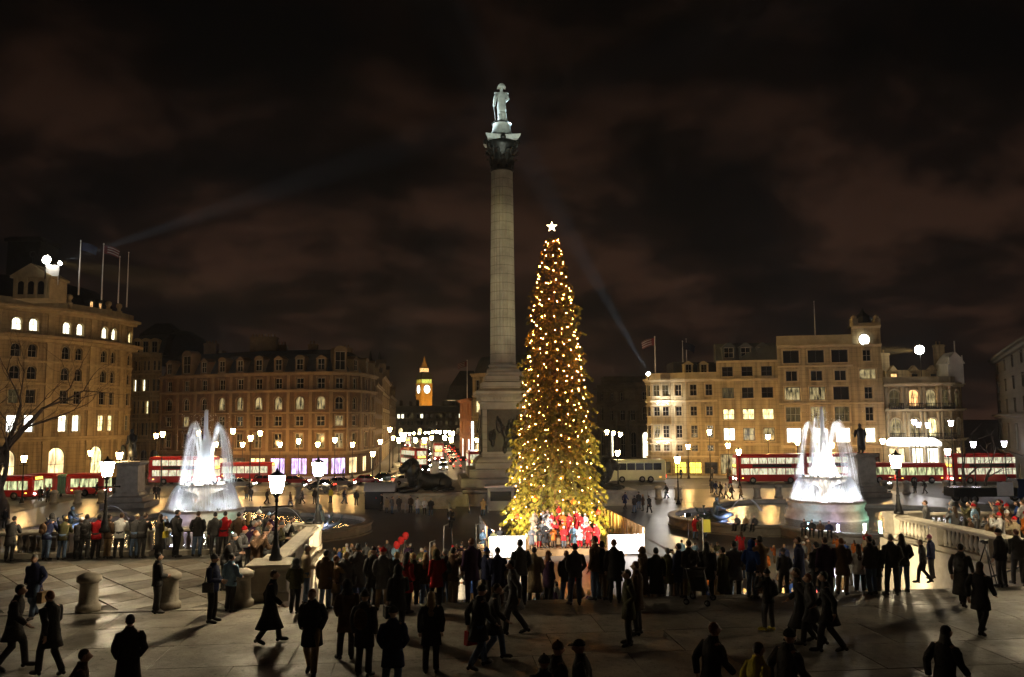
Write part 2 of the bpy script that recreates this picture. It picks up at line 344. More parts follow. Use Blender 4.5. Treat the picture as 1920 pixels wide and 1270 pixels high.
for x in np.arange(-70, 110, 5.0): b.box(x, x + 2.4, 119.9, 120.05, -0.2, -0.116)
for y in np.arange(150, 420, 6.0): b.box(1.9, 2.05, y, y + 3, -0.2, -0.116)
structure('road_marking', b, 'road_paint')
# the paved centre of the square: long drainage strips that catch the light
b = MB()
for x in (AX - 6.2, AX + 7.4, AX + 9.2): b.box(x, x + 0.22, 40, 96, -0.2, 0.005)
for y in (45, 88, 93.5): b.box(-20, 42, y, y + 0.2, -0.2, 0.004)
structure('drain_channel', b, 'kerb')

# ---- upper terrace with its laid slabs
b = MB(); b.box(-60, 75, -14, SY0, -0.5, TZ - 0.03); b.box(-60, SX0 - 0.5, SY0, SY1 + 0.9, -0.5, TZ - 0.031); b.box(SX1 + 0.5, 75, SY0, SY1 + 0.9, -0.5, TZ - 0.031)
terrace = structure('terrace', b, 'terrace_bed')
def weather(name):
    mt = MAT[name]; nt = mt.node_tree; N = nt.nodes; L = nt.links; bs = N['Principled BSDF']; src = bs.inputs['Base Color'].links[0].from_socket
    geo = N.new('ShaderNodeNewGeometry')
    def noise(sc, det, lo, hi, a, c):
        n = N.new('ShaderNodeTexNoise'); n.inputs['Scale'].default_value = sc; n.inputs['Detail'].default_value = det; n.inputs['Roughness'].default_value = .65; L.new(geo.outputs['Position'], n.inputs['Vector'])
        m = N.new('ShaderNodeMapRange'); m.inputs[1].default_value = lo; m.inputs[2].default_value = hi; m.inputs[3].default_value = a; m.inputs[4].default_value = c; L.new(n.outputs['Fac'], m.inputs[0]); return m.outputs[0]
    v1 = noise(.55, 8, .38, .6, .62, 1.1); v2 = noise(7.0, 3, .60, .68, 1.0, .55); v3 = noise(38.0, 2, .35, .65, .8, 1.15)
    for v in (v1, v2, v3):
        h = N.new('ShaderNodeHueSaturation'); L.new(v, h.inputs['Value']); L.new(src, h.inputs['Color']); src = h.outputs[0]
    L.new(src, bs.inputs['Base Color']); L.new(noise(.8, 6, .40, .58, .46, .75), bs.inputs['Roughness'])
weather('terrace_stone'); weather('terrace_dark'); weather('step_stone')
def slab_mesh(w, d):
    q = MB(); c = 0.012; x, y = w / 2 - 0.007, d / 2 - 0.007
    q.loft([[(-x, -y, -0.03), (x, -y, -0.03), (x, y, -0.03), (-x, y, -0.03)], [(-x, -y, -0.004), (x, -y, -0.004), (x, y, -0.004), (-x, y, -0.004)], [(-x + c, -y + c, 0), (x - c, -y + c, 0), (x - c, y - c, 0), (-x + c, y - c, 0)]])
    return q.mesh('paving_slab', 'terrace_stone')
def diamond_mesh(w, d, m):
    q = MB(); x, y = w / 2 - 0.02, d / 2 - 0.03
    q.loft([[(-x, 0, -0.03), (0, -y, -0.03), (x, 0, -0.03), (0, y, -0.03)], [(-x, 0, -0.004), (0, -y, -0.004), (x, 0, -0.004), (0, y, -0.004)], [(-x + .015, 0, 0), (0, -y + .015, 0), (x - .015, 0, 0), (0, y - .015, 0)]])
    return q.mesh('paving_diamond', m)
sm = {w: slab_mesh(w, 1.9) for w in (2.2, 3.0)}
y = 24.0
for row in range(9):
    x = -17.5 - random.random() * 2
    half = (y + 1) * 0.72
    while x < 30:
        w = random.choice((2.2, 3.0))
        if -half + y * 0.1 < x < half + y * 0.1 + 2 and not (x < SX0 and y > 23.4 and False):
            link('paving_slab', sm[w], terrace, (x + w / 2, y, TZ + random.uniform(-0.003, 0.002)))
        x += w
    y -= 1.9
DW, DD = 1.55, 2.1
dm = [diamond_mesh(DW, DD, 'terrace_stone'), diamond_mesh(DW, DD, 'terrace_dark')]
r = 0; y = 26.1
while y < 34.2:
    k = 0; x = SX0 - 1.3 - (DW / 2 if r % 2 else 0)
    while x > -19.5:
        link('paving_diamond', dm[r % 2], terrace, (x, y, TZ + random.uniform(-0.003, 0.001))); x -= DW
    y += DD / 2; r += 1
# kerb band of the terrace beside the bollards
b = MB(); b.box(-60, SX0 - 0.5, 25.0, 25.32, TZ - 0.1, TZ + 0.006); b.box(SX1 + 0.5, 75, 25.0, 25.32, TZ - 0.1, TZ + 0.006); b.build('terrace_band', 'step_stone', terrace)

# ---- central stair
b = MB(); b.box(SX0 - 0.5, SX1 + 0.5, SY0 - 0.02, SY0, -0.4, 3.8)
stair = structure('staircase', b, 'terrace_bed')
tr = (SY1 - SY0) / NSTEP; ri = TZ / NSTEP
for k in range(NSTEP):
    q = MB(); z1 = TZ - k * ri; q.box(SX0 - 0.3, SX1 + 0.3, SY0 + (k - 1) * tr + 0.01 if k else SY0 - 0.45, SY0 + k * tr + 0.045, z1 - ri - 0.02, z1 + (0.002 if k == 0 else 0))
    q.build('step', 'step_stone', stair)
# ---- balustrades on both sides of the stair and along the terrace edge
q = MB(); q.lathe([(0.075, 0), (0.085, 0.05), (0.05, 0.09), (0.085, 0.22), (0.105, 0.32), (0.075, 0.46), (0.045, 0.58), (0.05, 0.62), (0.08, 0.66), (0.08, 0.70)], 10); BAL = q.mesh('baluster', 'balustrade_stone')
def balustrade(label, p0, p1, z, posts=None, cheek=False):
    p0 = Vector(p0); p1 = Vector(p1); L = (p1 - p0).length; d = (p1 - p0) / L; rz = math.atan2(d.y, d.x)
    t = thing('balustrade', label, 'balustrade', (p0.x, p0.y, z), rz, 'stone balustrades of the terrace')
    q = MB(); q.cbox(0, L, -0.24, 0.24, -0.02, 0.20, 0.03); q.build('plinth', 'balustrade_stone', t)
    q = MB(); q.sweep([(-0.05, 0), (L + 0.05, 0)], [(0.22, 0.90), (0.30, 0.95), (0.30, 1.02), (0.20, 1.08), (-0.20, 1.08), (-0.30, 1.02), (-0.30, 0.95), (-0.22, 0.90)]); q.build('rail', 'balustrade_stone', t)
    n = max(1, round(L / 3.0)); seg = L / n
    for i in range(n + 1):
        big = i in (0, n); w = 0.42 if big else 0.26; u = min(max(i * seg, 0), L)
        q = MB(); q.box(u - w, u + w, -0.21 - 0.08 * big, 0.21 + 0.08 * big, 0.19, 0.91)
        if big: q.cbox(u - w - 0.07, u + w + 0.07, -0.36, 0.36, 0.9, 1.14, 0.03); q.cbox(u - w - 0.05, u + w + 0.05, -0.33, 0.33, -0.02, 0.24, 0.03)
        q.build('pier', 'balustrade_stone', t)
        if i < n:
            m = int((seg - 0.7) / 0.27); s0 = u + seg / 2 - (m - 1) * 0.135
            for k in range(m): link('baluster', BAL, t, (s0 + k * 0.27, 0, 0.2))
    return t
balustrade('stone balustrade along the left terrace edge with people leaning on it', (-24, SY1 + 0.4), (SX0 - 1.0, SY1 + 0.4), TZ)
balustrade('stone balustrade running back beside the left edge of the stairs', (SX0 - 0.55, SY1 + 0.4), (SX0 - 0.55, SY0 + 2.1), TZ)
balustrade('stone balustrade sloping across the right side of the picture beside the stairs', (SX1 + 0.55, SY1 + 0.4), (SX1 + 0.55, SY0 + 1.2), TZ)
balustrade('stone balustrade behind the seated crowd at the right edge', (SX1 + 1.5, SY1 + 0.45), (SX1 + 13, SY1 + 0.45), TZ)
# stair side walls (cheek walls)
for label, x0, x1 in (('plain stone wall under the balustrade left of the stairs', SX0 - 1.0, SX0 - 0.06), ('plain stone wall under the balustrade right of the stairs', SX1 + 0.06, SX1 + 1.0)):
    q = MB(); q.box(x0, x1, SY0 + 0.3, SY1 + 0.88, -0.3, TZ - 0.002)
    q.build('stair_wall', 'balustrade_stone', None, label=label, category='wall', group='stair walls')
# raking parapet on the right of the stair with a dark handrail
q = MB(); q.loft([[(SX1 - 3.4, SY0 + 1.0, TZ - 1.3), (SX1 - 2.9, SY0 + 1.0, TZ - 1.3), (SX1 - 2.9, SY0 + 1.0, TZ + 0.62), (SX1 - 3.4, SY0 + 1.0, TZ + 0.62)],
                  [(SX1 - 3.4, SY1 - 0.5, -0.1), (SX1 - 2.9, SY1 - 0.5, -0.1), (SX1 - 2.9, SY1 - 0.5, 1.0), (SX1 - 3.4, SY1 - 0.5, 1.0)]])
def handrail(label, x, ya, yb):
    t = thing('handrail', label, 'handrail', (0, 0, 0), 0, 'stair handrails')
    za, zb = ground_z(x, ya) + 0.95, ground_z(x, yb) + 0.95
    q = MB(); q.tube([(x, ya - 0.3, za + 0.02), (x, ya, za), (x, yb, zb), (x, yb + 0.3, zb)], 0.035, 8); q.build('rail', 'iron_black', t)
    for k in range(5):
        f = k / 4; y_ = ya + (yb - ya) * f; z_ = za + (zb - za) * f
        q = MB(); q.tube([(x, y_, ground_z(x, y_) - 0.02), (x, y_, z_)], 0.025, 6); q.build('post', 'iron_black', t)
    return t
handrail('dark handrail going down the stairs near the right wall', SX1 - 0.7, SY0 + 1.0, SY1 - 0.6)
handrail('dark handrail down the stairs left of the white hoarding', AX - 4.2, SY0 + 1.0, SY1 - 0.6)
handrail('dark handrail down the stairs right of the choir', AX + 4.2, SY0 + 1.0, SY1 - 0.6)

# ---- stone bollards on the terrace and round the square
def bollard_mesh():
    q = MB(); q.lathe([(0.34, 0), (0.34, 0.16), (0.30, 0.20), (0.265, 0.24), (0.245, 0.78), (0.26, 0.80), (0.335, 0.84), (0.335, 0.96), (0.30, 1.0), (0.17, 1.07), (0.02, 1.10)], 20, sm=True); return q.mesh('bollard', 'bollard_stone')
BOL = bollard_mesh()
def edge_split(me): pass
for px, py, sc, lab in ((165, 1146, 1.0, 'round stone bollard casting a long shadow on the pale terrace'), (316, 1141, 1.0, 'round stone bollard behind the man in black on the terrace'),
                        (453, 1137, 1.0, 'round stone bollard just left of the lamp plinth')):
    p = G(px, py, TZ); link('stone_bollard', BOL, None, (p.x, p.y, TZ), random.random(), sc, label=lab, category='bollard', group='round stone bollards on the terrace')
farb = [(1272, 938), (1420, 936), (1460, 934), (1500, 933), (1658, 925), (1700, 926), (100, 945), (145, 945), (190, 944), (275, 935), (1235, 937), (1775, 925), (560, 935), (690, 930)]
for i, (px, py) in enumerate(sorted(farb)):
    p = G(px, py, 0); link('road_bollard', BOL, None, (p.x, p.y, 0), 0, (1.45, 1.45, 1.5), label='%s pale stone bollard from the left at the road edge of the square' % ('first', 'second', 'third', 'fourth', 'fifth', 'sixth', 'seventh', 'eighth', 'ninth', 'tenth', 'eleventh', 'twelfth', 'thirteenth', 'fourteenth')[i], category='bollard', group='stone bollards along the road')

# ================================================================== BUILDINGS
WIN = {}
def window_meshes(w, h, arch, bars, dark):
    key = (round(w, 2), round(h, 2), arch, bars, dark)
    if key in WIN: return WIN[key]
    n = 10
    def outline(i, y):
        a = w / 2 - i
        if not arch: return [(-a, y, i), (a, y, i), (a, y, h - i), (-a, y, h - i)]
        zs = h - w / 2; return [(-a, y, i), (a, y, i)] + [(a * math.cos(math.pi * k / n), y, zs + a * math.sin(math.pi * k / n)) for k in range(n + 1)]
    q = MB(); q.loft([outline(0.0, 0.0), outline(0.0, 0.03)]); pane = q.mesh('window', 'glass_dark')
    q = MB(); t = 0.09; q.loft([outline(0, -0.06), outline(t, -0.06)], cap=False); q.loft([outline(t, -0.06), outline(t, -0.005)], cap=False)
    nx, nz = bars
    for k in range(1, nx): x = -w / 2 + w * k / nx; q.box(x - 0.035, x + 0.035, -0.05, -0.01, t, h - t)
    for k in range(1, nz): z = h * k / nz; q.box(-w / 2 + t, w / 2 - t, -0.048, -0.012, z - 0.035, z + 0.035)
    frame = q.mesh('frame', 'window_frame_dark' if dark else 'window_frame'); WIN[key] = (pane, frame); return WIN[key]
def panel(q, p0, d, u0, u1, z0, z1, op, dep=0.38):
    """one wall panel with an opening op=(ua, ub, za, zb, arch) and its reveal"""
    nrm = Vector((d.y, -d.x))
    def W(u, z, w=0.0): return (p0.x + d.x * u - nrm.x * w, p0.y + d.y * u - nrm.y * w, z)
    if op is None: q.add([W(u0, z0), W(u1, z0), W(u1, z1), W(u0, z1)], [(0, 1, 2, 3)]); return
    ua, ub, za, zb, arch = op
    if za > z0: q.add([W(u0, z0), W(u1, z0), W(u1, za), W(u0, za)], [(0, 1, 2, 3)])
    zs = zb - (ub - ua) / 2 if arch else zb
    q.add([W(u0, za), W(ua, za), W(ua, zs), W(u0, zs)], [(0, 1, 2, 3)]); q.add([W(ub, za), W(u1, za), W(u1, zs), W(ub, zs)], [(0, 1, 2, 3)])
    if arch:
        n = 10; c = (ua + ub) / 2; r_ = (ub - ua) / 2; pts = [(c - r_ * math.cos(math.pi * k / n), zs + r_ * math.sin(math.pi * k / n)) for k in range(n + 1)]
        tops = [(u0 + (u1 - u0) * k / n, z1) for k in range(n + 1)]
        for k in range(n): q.add([W(*pts[k]), W(*pts[k + 1]), W(*tops[k + 1]), W(*tops[k])], [(0, 1, 2, 3)])
        q.add([W(u0, zs), W(ua, zs), W(u0, z1)], [(0, 1, 2)]); q.add([W(ub, zs), W(u1, zs), W(u1, z1)], [(0, 1, 2)])
        loop = [(ua, za)] + pts + [(ub, za)]
    else:
        if zb < z1: q.add([W(u0, zb), W(u1, zb), W(u1, z1), W(u0, z1)], [(0, 1, 2, 3)])
        loop = [(ua, za), (ua, zb), (ub, zb), (ub, za)]
    for k in range(len(loop)):
        a, c2 = loop[k], loop[(k + 1) % len(loop)]; q.add([W(*a), W(*c2), W(*c2, dep), W(*a, dep)], [(0, 1, 2, 3)])
def fl(z0, z1, w=None, a=None, c=None, arch=False, n=1, lit=None, bars=(2, 2), dark=False, sill=True, bays=None): return dict(z0=z0, z1=z1, w=w, a=a, c=c, arch=arch, n=n, lit=lit, bars=bars, dark=dark, sill=sill, bays=bays)
def building(name, label, path, floors, wall, trim, cornices, top, back=14.0, group=None, roof='lead', cat='building', surround=True):
    t = thing(name, label, cat, (0, 0, 0), 0, group); path = [Vector(p) for p in path]; q = MB()
    for bi in range(len(path) - 1):
        p0, p1 = path[bi], path[bi + 1]; L = (p1 - p0).length; d = (p1 - p0) / L; nrm = Vector((d.y, -d.x)); rz = math.atan2(d.y, d.x)
        for fi, f in enumerate(floors):
            if f['w'] is None or (f['bays'] is not None and bi not in f['bays']): panel(q, p0, d, 0, L, f['z0'], f['z1'], None); continue
            n = f['n']; sub = L / n
            for k in range(n):
                w = min(f['w'], sub - 0.5); uc = sub * (k + 0.5)
                if n == 2: uc += (0.35 if k == 0 else -0.35) * min(1, L / 8)
                if 'pair' in f: uc += (f['pair'] if bi % 2 == 0 else -f['pair']) * (1 if f['pair'] > 0 else 0)
                ua, ub = uc - w / 2, uc + w / 2
                panel(q, p0, d, sub * k, sub * (k + 1), f['z0'], f['z1'], (ua, ub, f['a'], f['c'], f['arch']))
                pane, frame = window_meshes(w, f['c'] - f['a'], f['arch'], f['bars'], f['dark'])
                c = p0 + d * uc - nrm * 0.28; mt = f['lit'](bi, k) if f['lit'] else 'glass_dark'
                o = link('window', pane, t, (c.x, c.y, f['a']), rz, None, [mt]); link('frame', frame, o)
                if f['sill']:
                    key = ('sill', round(w, 1))
                    if key not in WIN:
                        s = MB(); s.cbox(-w / 2 - 0.16, w / 2 + 0.16, -0.5, 0.06, -0.16, 0.012, 0.03); s.box(-w / 2 - 0.2, -w / 2 - 0.02, -0.39, -0.30, 0.012, 0.013); WIN[key] = s
                    link('sill', WIN.setdefault(('sm', trim, round(w, 1)), None) or WIN.__setitem__(('sm', trim, round(w, 1)), WIN[key].mesh('sill', trim)) or WIN[('sm', trim, round(w, 1))], o)
                    if surround:
                        kk = ('hood', trim, round(w, 1), round(f['c'] - f['a'], 1), f['arch'])
                        if kk not in WIN:
                            s = MB(); h = f['c'] - f['a']
                            if f['arch']: s.tube([((w / 2 + 0.12) * math.cos(math.pi * j / 8), -0.36, h - w / 2 + (w / 2 + 0.12) * math.sin(math.pi * j / 8)) for j in range(9)], 0.13, 6, sm=False)
                            else: s.box(-w / 2 - 0.22, w / 2 + 0.22, -0.56, -0.27, h + 0.08, h + 0.27)
                            for sx in (-1, 1): s.box(sx * (w / 2 + 0.1) - 0.09, sx * (w / 2 + 0.1) + 0.09, -0.35, -0.27, 0.02, h - (w / 2 if f['arch'] else -0.08))
                            WIN[kk] = s.mesh('surround', trim)
                        link('surround', WIN[kk], o)
    zt = floors[-1]['z1']; z0 = floors[0]['z0']
    c = sum(path, Vector((0, 0))) / len(path); bk = Vector((c.x, c.y)).normalized() * back
    a, e = path[0] + bk, path[-1] + bk
    for p, r_ in ((path[-1], e), (e, a), (a, path[0])): q.add([(p.x, p.y, z0), (r_.x, r_.y, z0), (r_.x, r_.y, zt), (p.x, p.y, zt)], [(0, 1, 2, 3)])
    q.add([(p.x, p.y, zt) for p in path] + [(e.x, e.y, zt), (a.x, a.y, zt)], [tuple(range(len(path) + 2))])
    q.build('wall', wall, t)
    for z, h, pr in cornices:
        s = MB(); s.sweep(path, [(-0.05, z), (pr * 0.45, z), (pr * 0.55, z + h * 0.45), (pr, z + h * 0.55), (pr, z + h), (-0.05, z + h + 0.01)]); s.build('cornice', trim, t)
    if top:
        kind = top[0]
        if kind == 'parapet':
            _, z, h = top; s = MB(); s.sweep(path, [(0.05, z), (0.05, z + h), (-0.45, z + h), (-0.45, z)]); s.build('parapet', trim, t)
        elif kind == 'mansard':
            _, z, h, inset = top; s = MB(); cap = path + [e, a]
            s.sweep(path, [(-0.35, z), (-0.35 - inset * 0.55, z + h * 0.8), (-inset, z + h), (-inset - 6, z + h + 0.3), (-inset - 6, z)]); s.build('roof', roof, t)
    return t
def along(pts):
    """list of (px, depth) -> plan points"""
    return [XY(*p) for p in pts]
def dormer(t, p, rz, z, w=1.5, h=2.4, trim='brick_trim', lit='glass_dark', kind=0, out=0.5):
    q = MB(); q.box(-w / 2 - 0.25, w / 2 + 0.25, -out, 2.2, 0, 0.3); q.box(-w / 2 - 0.22, -w / 2, -out + 0.05, 2.0, 0.3, h); q.box(w / 2, w / 2 + 0.22, -out + 0.05, 2.0, 0.3, h)
    if kind: q.lathe([(w / 2 + 0.25, 0), (w / 2 + 0.25, 0.35)], 14)  if False else q.loft([[(math.cos(math.pi * k / 8) * (w / 2 + 0.3), yy, h + math.sin(math.pi * k / 8) * (w / 2 + 0.1)) for k in range(9)] for yy in (-out, 2.0)])
    else: q.loft([[(-w / 2 - 0.4, yy, h), (w / 2 + 0.4, yy, h), (0, yy, h + w * 0.55)] for yy in (-out - 0.05, 2.0)])
    o = q.build('dormer', trim, t, loc=(p[0], p[1], z), rz=rz)
    pane, frame = window_meshes(w, h - 0.3, False, (2, 2), False)
    wo = link('window', pane, o, (0, -out + 0.25, 0.3), 0, None, [lit]); link('frame', frame, o, (0, -out + 0.25, 0.3))
def chimney(t, p, z, w, d, h, m, rz=0):
    q = MB(); q.box(-w / 2, w / 2, -d / 2, d / 2, 0, h); q.box(-w / 2 - 0.1, w / 2 + 0.1, -d / 2 - 0.1, d / 2 + 0.1, h - 0.35, h - 0.1)
    for k in range(max(2, int(w / 0.6))): q.lathe([(0.15, h), (0.13, h + 0.6)], 8, c=(-w / 2 + 0.3 + k * 0.6, 0, 0))
    q.build('chimney', m, t, loc=(p[0], p[1], z), rz=rz)
def pick(seed, table):
    r_ = random.Random(seed)
    def f(b_, k): 
        x = r_.random(); acc = 0
        for m, w in table:
            acc += w
            if x < acc: return m
        return 'glass_dark'
    return f
def sidewalk(path, w, name='pavement'):
    s = MB(); s.sweep([Vector(p) for p in path], [(w, -0.3), (w, 0.0), (-0.5, 0.0), (-0.5, -0.3)]); structure(name, s, 'pavement')

# ---- A: the round-fronted stone block at the left
C0 = P(-134, 790, 150); CR = 35.4
def cylp(th, r=CR): return (C0.x + r * (math.sin(th) * RV.x - math.cos(th) * HV.x), C0.y + r * (math.sin(th) * RV.y - math.cos(th) * HV.y))
angA = [9 + 6.5 * k for k in range(14)]
pathA = [cylp(R_(a)) for a in angA]
litA5 = lambda b_, k: ['lit_white', 'lit_white', 'lit_white', 'lit_cream', 'lit_cream', 'lit_cream', 'lit_warm'][b_ // 2]
litA1 = lambda b_, k: ['lit_warm', 'lit_cream', 'lit_white', 'lit_white', 'lit_cream', 'lit_warm', 'glass_dim'][b_ // 2]
litA0 = lambda b_, k: ['lit_shop', 'lit_shop', 'lit_cream', 'lit_shop', 'lit_shop', 'lit_warm', 'glass_dim'][b_ // 2]
EV = [0, 2, 4, 6, 8, 10, 12]
floorsA = [fl(-0.1, 7.0, 3.1, 0.25, 5.7, True, 1, litA0, (2, 2), True, sill=False, bays=EV), fl(7.0, 12.0, 1.5, 8.2, 10.9, False, 1, litA1, (2, 3)),
           fl(12.0, 15.9, 1.45, 12.7, 14.9, False, 1, pick(3, [('glass_dim', .1)]), (2, 2)), fl(15.9, 19.4, 1.45, 16.5, 18.6, True, 1, None, (2, 2)),
           fl(19.4, 23.4, 1.4, 20.0, 22.1, True, 1, None, (2, 2)), fl(23.4, 27.6, 1.4, 24.2, 26.2, True, 1, litA5, (2, 2))]
for f_ in floorsA[1:]: f_['pair'] = .75
floorsA[0]['pair'] = -1.9
tA = building('round_fronted_building', 'curved warm stone block at the left with a row of lit arched windows', pathA, floorsA, 'stone_warm', 'stone_warm_trim',
              [(6.7, 0.7, 0.6), (11.8, 0.4, 0.35), (15.7, 0.35, 0.3), (19.2, 0.35, 0.3), (22.5, 1.0, 2.0), (27.2, 0.9, 1.5), (0.0, 0.9, 0.18)], ('parapet', 28.1, 1.2), 30, roof='slate')
for a in (22, 35, 48, 61, 74, 87):
    c = cylp(R_(a)); rza = math.atan2(RV.y, RV.x) + 0.0 + R_(a)
    for z0_, z1_ in ((.9, 6.7), (7.5, 11.7), (12.3, 22.6), (23.7, 27.2)): q = MB(); q.box(-.55, .55, -.14, .2, z0_, z1_); q.box(-.65, .65, -.2, .2, z1_ - .35, z1_ - .02); q.build('pilaster', 'stone_warm_trim', tA, loc=(c[0], c[1], 0), rz=rza)
q = MB(); q.sweep([cylp(R_(a), CR - 2.5) for a in angA], [(0, 28.0), (-1.6, 31.2), (-4.5, 33.8), (-12, 34.6), (-12, 28)]); q.build('roof', 'slate', tA)
for k, a in enumerate((30, 56, 66, 80, 85)):
    c = cylp(R_(a), CR - 0.2); q = MB(); q.lathe([(0.5, 0), (0.5, 0.9), (0.62, 1.0), (0.35, 1.15), (0.3, 1.5), (0.55, 1.9), (0.5, 2.3), (0.1, 2.5)], 10); q.build('urn', 'stone_warm_trim', tA, loc=(c[0], c[1], 28.4))
for a, m in ((78, 'lit_amber'), (82, 'lit_amber'), (86, 'lit_amber')):
    c = cylp(R_(a), CR - 3.0); dormer(tA, c, math.atan2(-HV.x, HV.y) + R_(a) , 28.9, 0.9, 1.9, 'lead', m)
# pedimented attic on its roof
c = P(36, 790, 121); rzc = -PSI
q = MB(); q.box(-2.7, 2.7, 0, 5, 0, 3.4); q.loft([[(-3.1, yy, 3.4), (3.1, yy, 3.4), (0, yy, 5.3)] for yy in (-0.35, 5)]); q.box(-3.1, 3.1, -0.3, 5, 3.1, 3.4)
for x in (-2.3, -0.75, 0.75, 2.3): q.box(x - 0.22, x + 0.22, -0.22, 0, 0, 3.1)
o = q.build('attic', 'stone_warm_trim', tA, loc=(c.x, c.y + 1.5, 28.2), rz=rzc)
pane, frame = window_meshes(0.9, 2.0, True, (1, 2), False)
for x in (-1.5, 0, 1.5): link('window', pane, o, (x, -0.06, 0.6))
q = MB(); q.tube([(0, 0, 5.2), (0, 0, 6.2)], 0.1, 6); q.tube([(0.45 * math.cos(k * math.pi / 6), 0, 6.7 + 0.45 * math.sin(k * math.pi / 6)) for k in range(13)], 0.08, 6); q.build('finial', 'lead', o)
c = P(40, 790, 150); q = MB(); q.box(-3, 3, -2, 4, 28, 43.5); q.box(-3.4, 3.4, -2.4, 4.4, 42.6, 43.2); q.build('stair_tower', 'slate', tA, loc=(c.x, c.y, 0), rz=rzc)

# ---- B: dark block behind, between the round front and the brick hotel
pathB = along([(228, 172), (246, 170), (262, 169), (280, 168), (300, 168)])
zb = lambda py: Z(265, py, 169)
floorsB = [fl(-0.1, 6.0, 2.0, 0.5, 4.2, True, 1, pick(5, [('glass_dim', .6)]), sill=False), fl(6.0, 10.5, 0.9, 7.0, 9.6, False, 2, pick(11, [('lit_cream', .08)])), fl(10.5, 15, 0.9, 11.4, 14, False, 2, pick(15, [('lit_warm', .15)])),
           fl(15, 19.5, 0.9, 16, 18.4, False, 2, pick(8, [('lit_cream', .2)])), fl(19.5, 23.2, 0.9, 20.2, 22.2, False, 2, pick(21, [('lit_warm', .15)]))]
tB = building('corner_building', 'dim stone block squeezed between the round building and the brick hotel', pathB, floorsB, 'stone_warm', 'stone_warm_trim', [(5.8, .5, .4), (10.3, .3, .3), (14.8, .3, .3), (19.3, .4, .4), (23.0, .7, .8)], ('mansard', 23.4, 4.6, 3.5), 16, roof='slate')
for px in (252, 268, 285): x_, y_ = XY(px, 168.5); dormer(tB, (x_, y_), -PSI, 23.6, 1.1, 2.6, 'stone_warm_trim', 'glass_dark', 1, 0.2)
x_, y_ = XY(340, 178); q = MB(); q.lathe([(6.4, 0), (6.4, 2.0), (5.8, 4.0), (4.4, 6.0), (2.2, 7.4), (0.3, 7.9)], 20); q.build('dome', 'slate', tB, loc=(x_, y_, 21.5))
x_, y_ = XY(298, 182); q = MB(); q.loft([[(-5, -3, 0), (5, -3, 0), (5, 5, 0), (-5, 5, 0)], [(-4, -2, 5), (4, -2, 5), (4, 4, 5), (-4, 4, 5)], [(-1.5, 0, 7.5), (1.5, 0, 7.5), (1.5, 2, 7.5), (-1.5, 2, 7.5)]]); q.build('roof_block', 'slate', tB, loc=(x_, y_, 24), rz=-PSI)
x_, y_ = XY(364, 184); q = MB(); q.box(-3, 3, -2, 2, 0, 6.5); q.box(1.5, 6, -1, 2, 0, 4.5); q.build('roof_block', 'stone_warm', tB, loc=(x_, y_, 21), rz=-PSI)

# ---- C: brick hotel with mansard, curving to the street corner
pC = [(300, 158), (332, 156), (365, 154), (398, 152), (432, 150.5), (466, 149), (502, 148), (540, 147), (582, 146.5), (620, 146.5), (652, 148), (676, 152), (694, 158), (703, 165)]
pathC = along(pC)
sC = lambda b_, k: ['glass_dim', 'lit_shop', 'glass_dim', 'lit_shop', 'glass_dim', 'lit_warm', 'lit_violet', 'lit_violet', 'lit_violet', 'lit_violet', 'lit_shop', 'lit_shop', 'lit_shop'][b_]
floorsC = [fl(-0.1, 4.2, 2.9, 0.35, 3.2, False, 1, sC, (3, 1), True, sill=False), fl(4.2, 8.3, 1.5, 4.9, 7.5, False, 1, pick(34, [('lit_sparse', .30), ('glass_dim', .2)]), (2, 2)),
           fl(8.3, 11.2, 1.5, 8.8, 10.6, False, 1, pick(37, [('lit_sparse', .25), ('lit_warm', .1)]), (2, 2)), fl(11.2, 15.0, 1.5, 11.7, 14.0, True, 1, pick(44, [('lit_sparse', .25)]), (2, 2)), fl(15.0, 18.0, 1.35, 15.4, 17.3, False, 1, None, (2, 2))]
tC = building('brick_hotel', 'long red brick block with pale dormers curving to the street corner', pathC, floorsC, 'brick_red', 'brick_trim', [(3.7, .65, .5), (8.1, .35, .3), (11.0, .3, .25), (14.8, .5, .55), (17.8, .6, .75)], ('mansard', 18.3, 4.3, 3.6), 22, roof='slate')
for i in range(len(pathC) - 1):
    a, c = Vector(pathC[i]), Vector(pathC[i + 1]); m = (a + c) / 2; d = c - a
    big = i in (9, 1); dormer(tC, m, math.atan2(d.y, d.x), 18.4, 1.9 if big else 1.25, 3.6 if big else 2.3, 'brick_trim', 'glass_dark', i % 2, 0.3)
    q = MB(); q.box(-0.3, 0.3, -0.14, 0.1, 4.3, 17.8); q.build('pilaster', 'brick_trim', tC, loc=(a.x, a.y, 0), rz=math.atan2(d.y, d.x))
for px, dp, w, h in ((392, 162, 2.4, 4.6), (492, 158, 5.0, 5.4), (520, 160, 3, 4.0), (585, 156, 1.6, 3.8), (650, 158, 1.6, 3.2)): chimney(tC, XY(px, dp), 20.4, w, 1.4, h, 'brick_trim', -PSI)
sidewalk(along([(228, 165)] + [(a, d_ - 0.6) for a, d_ in pC]), 5.0)
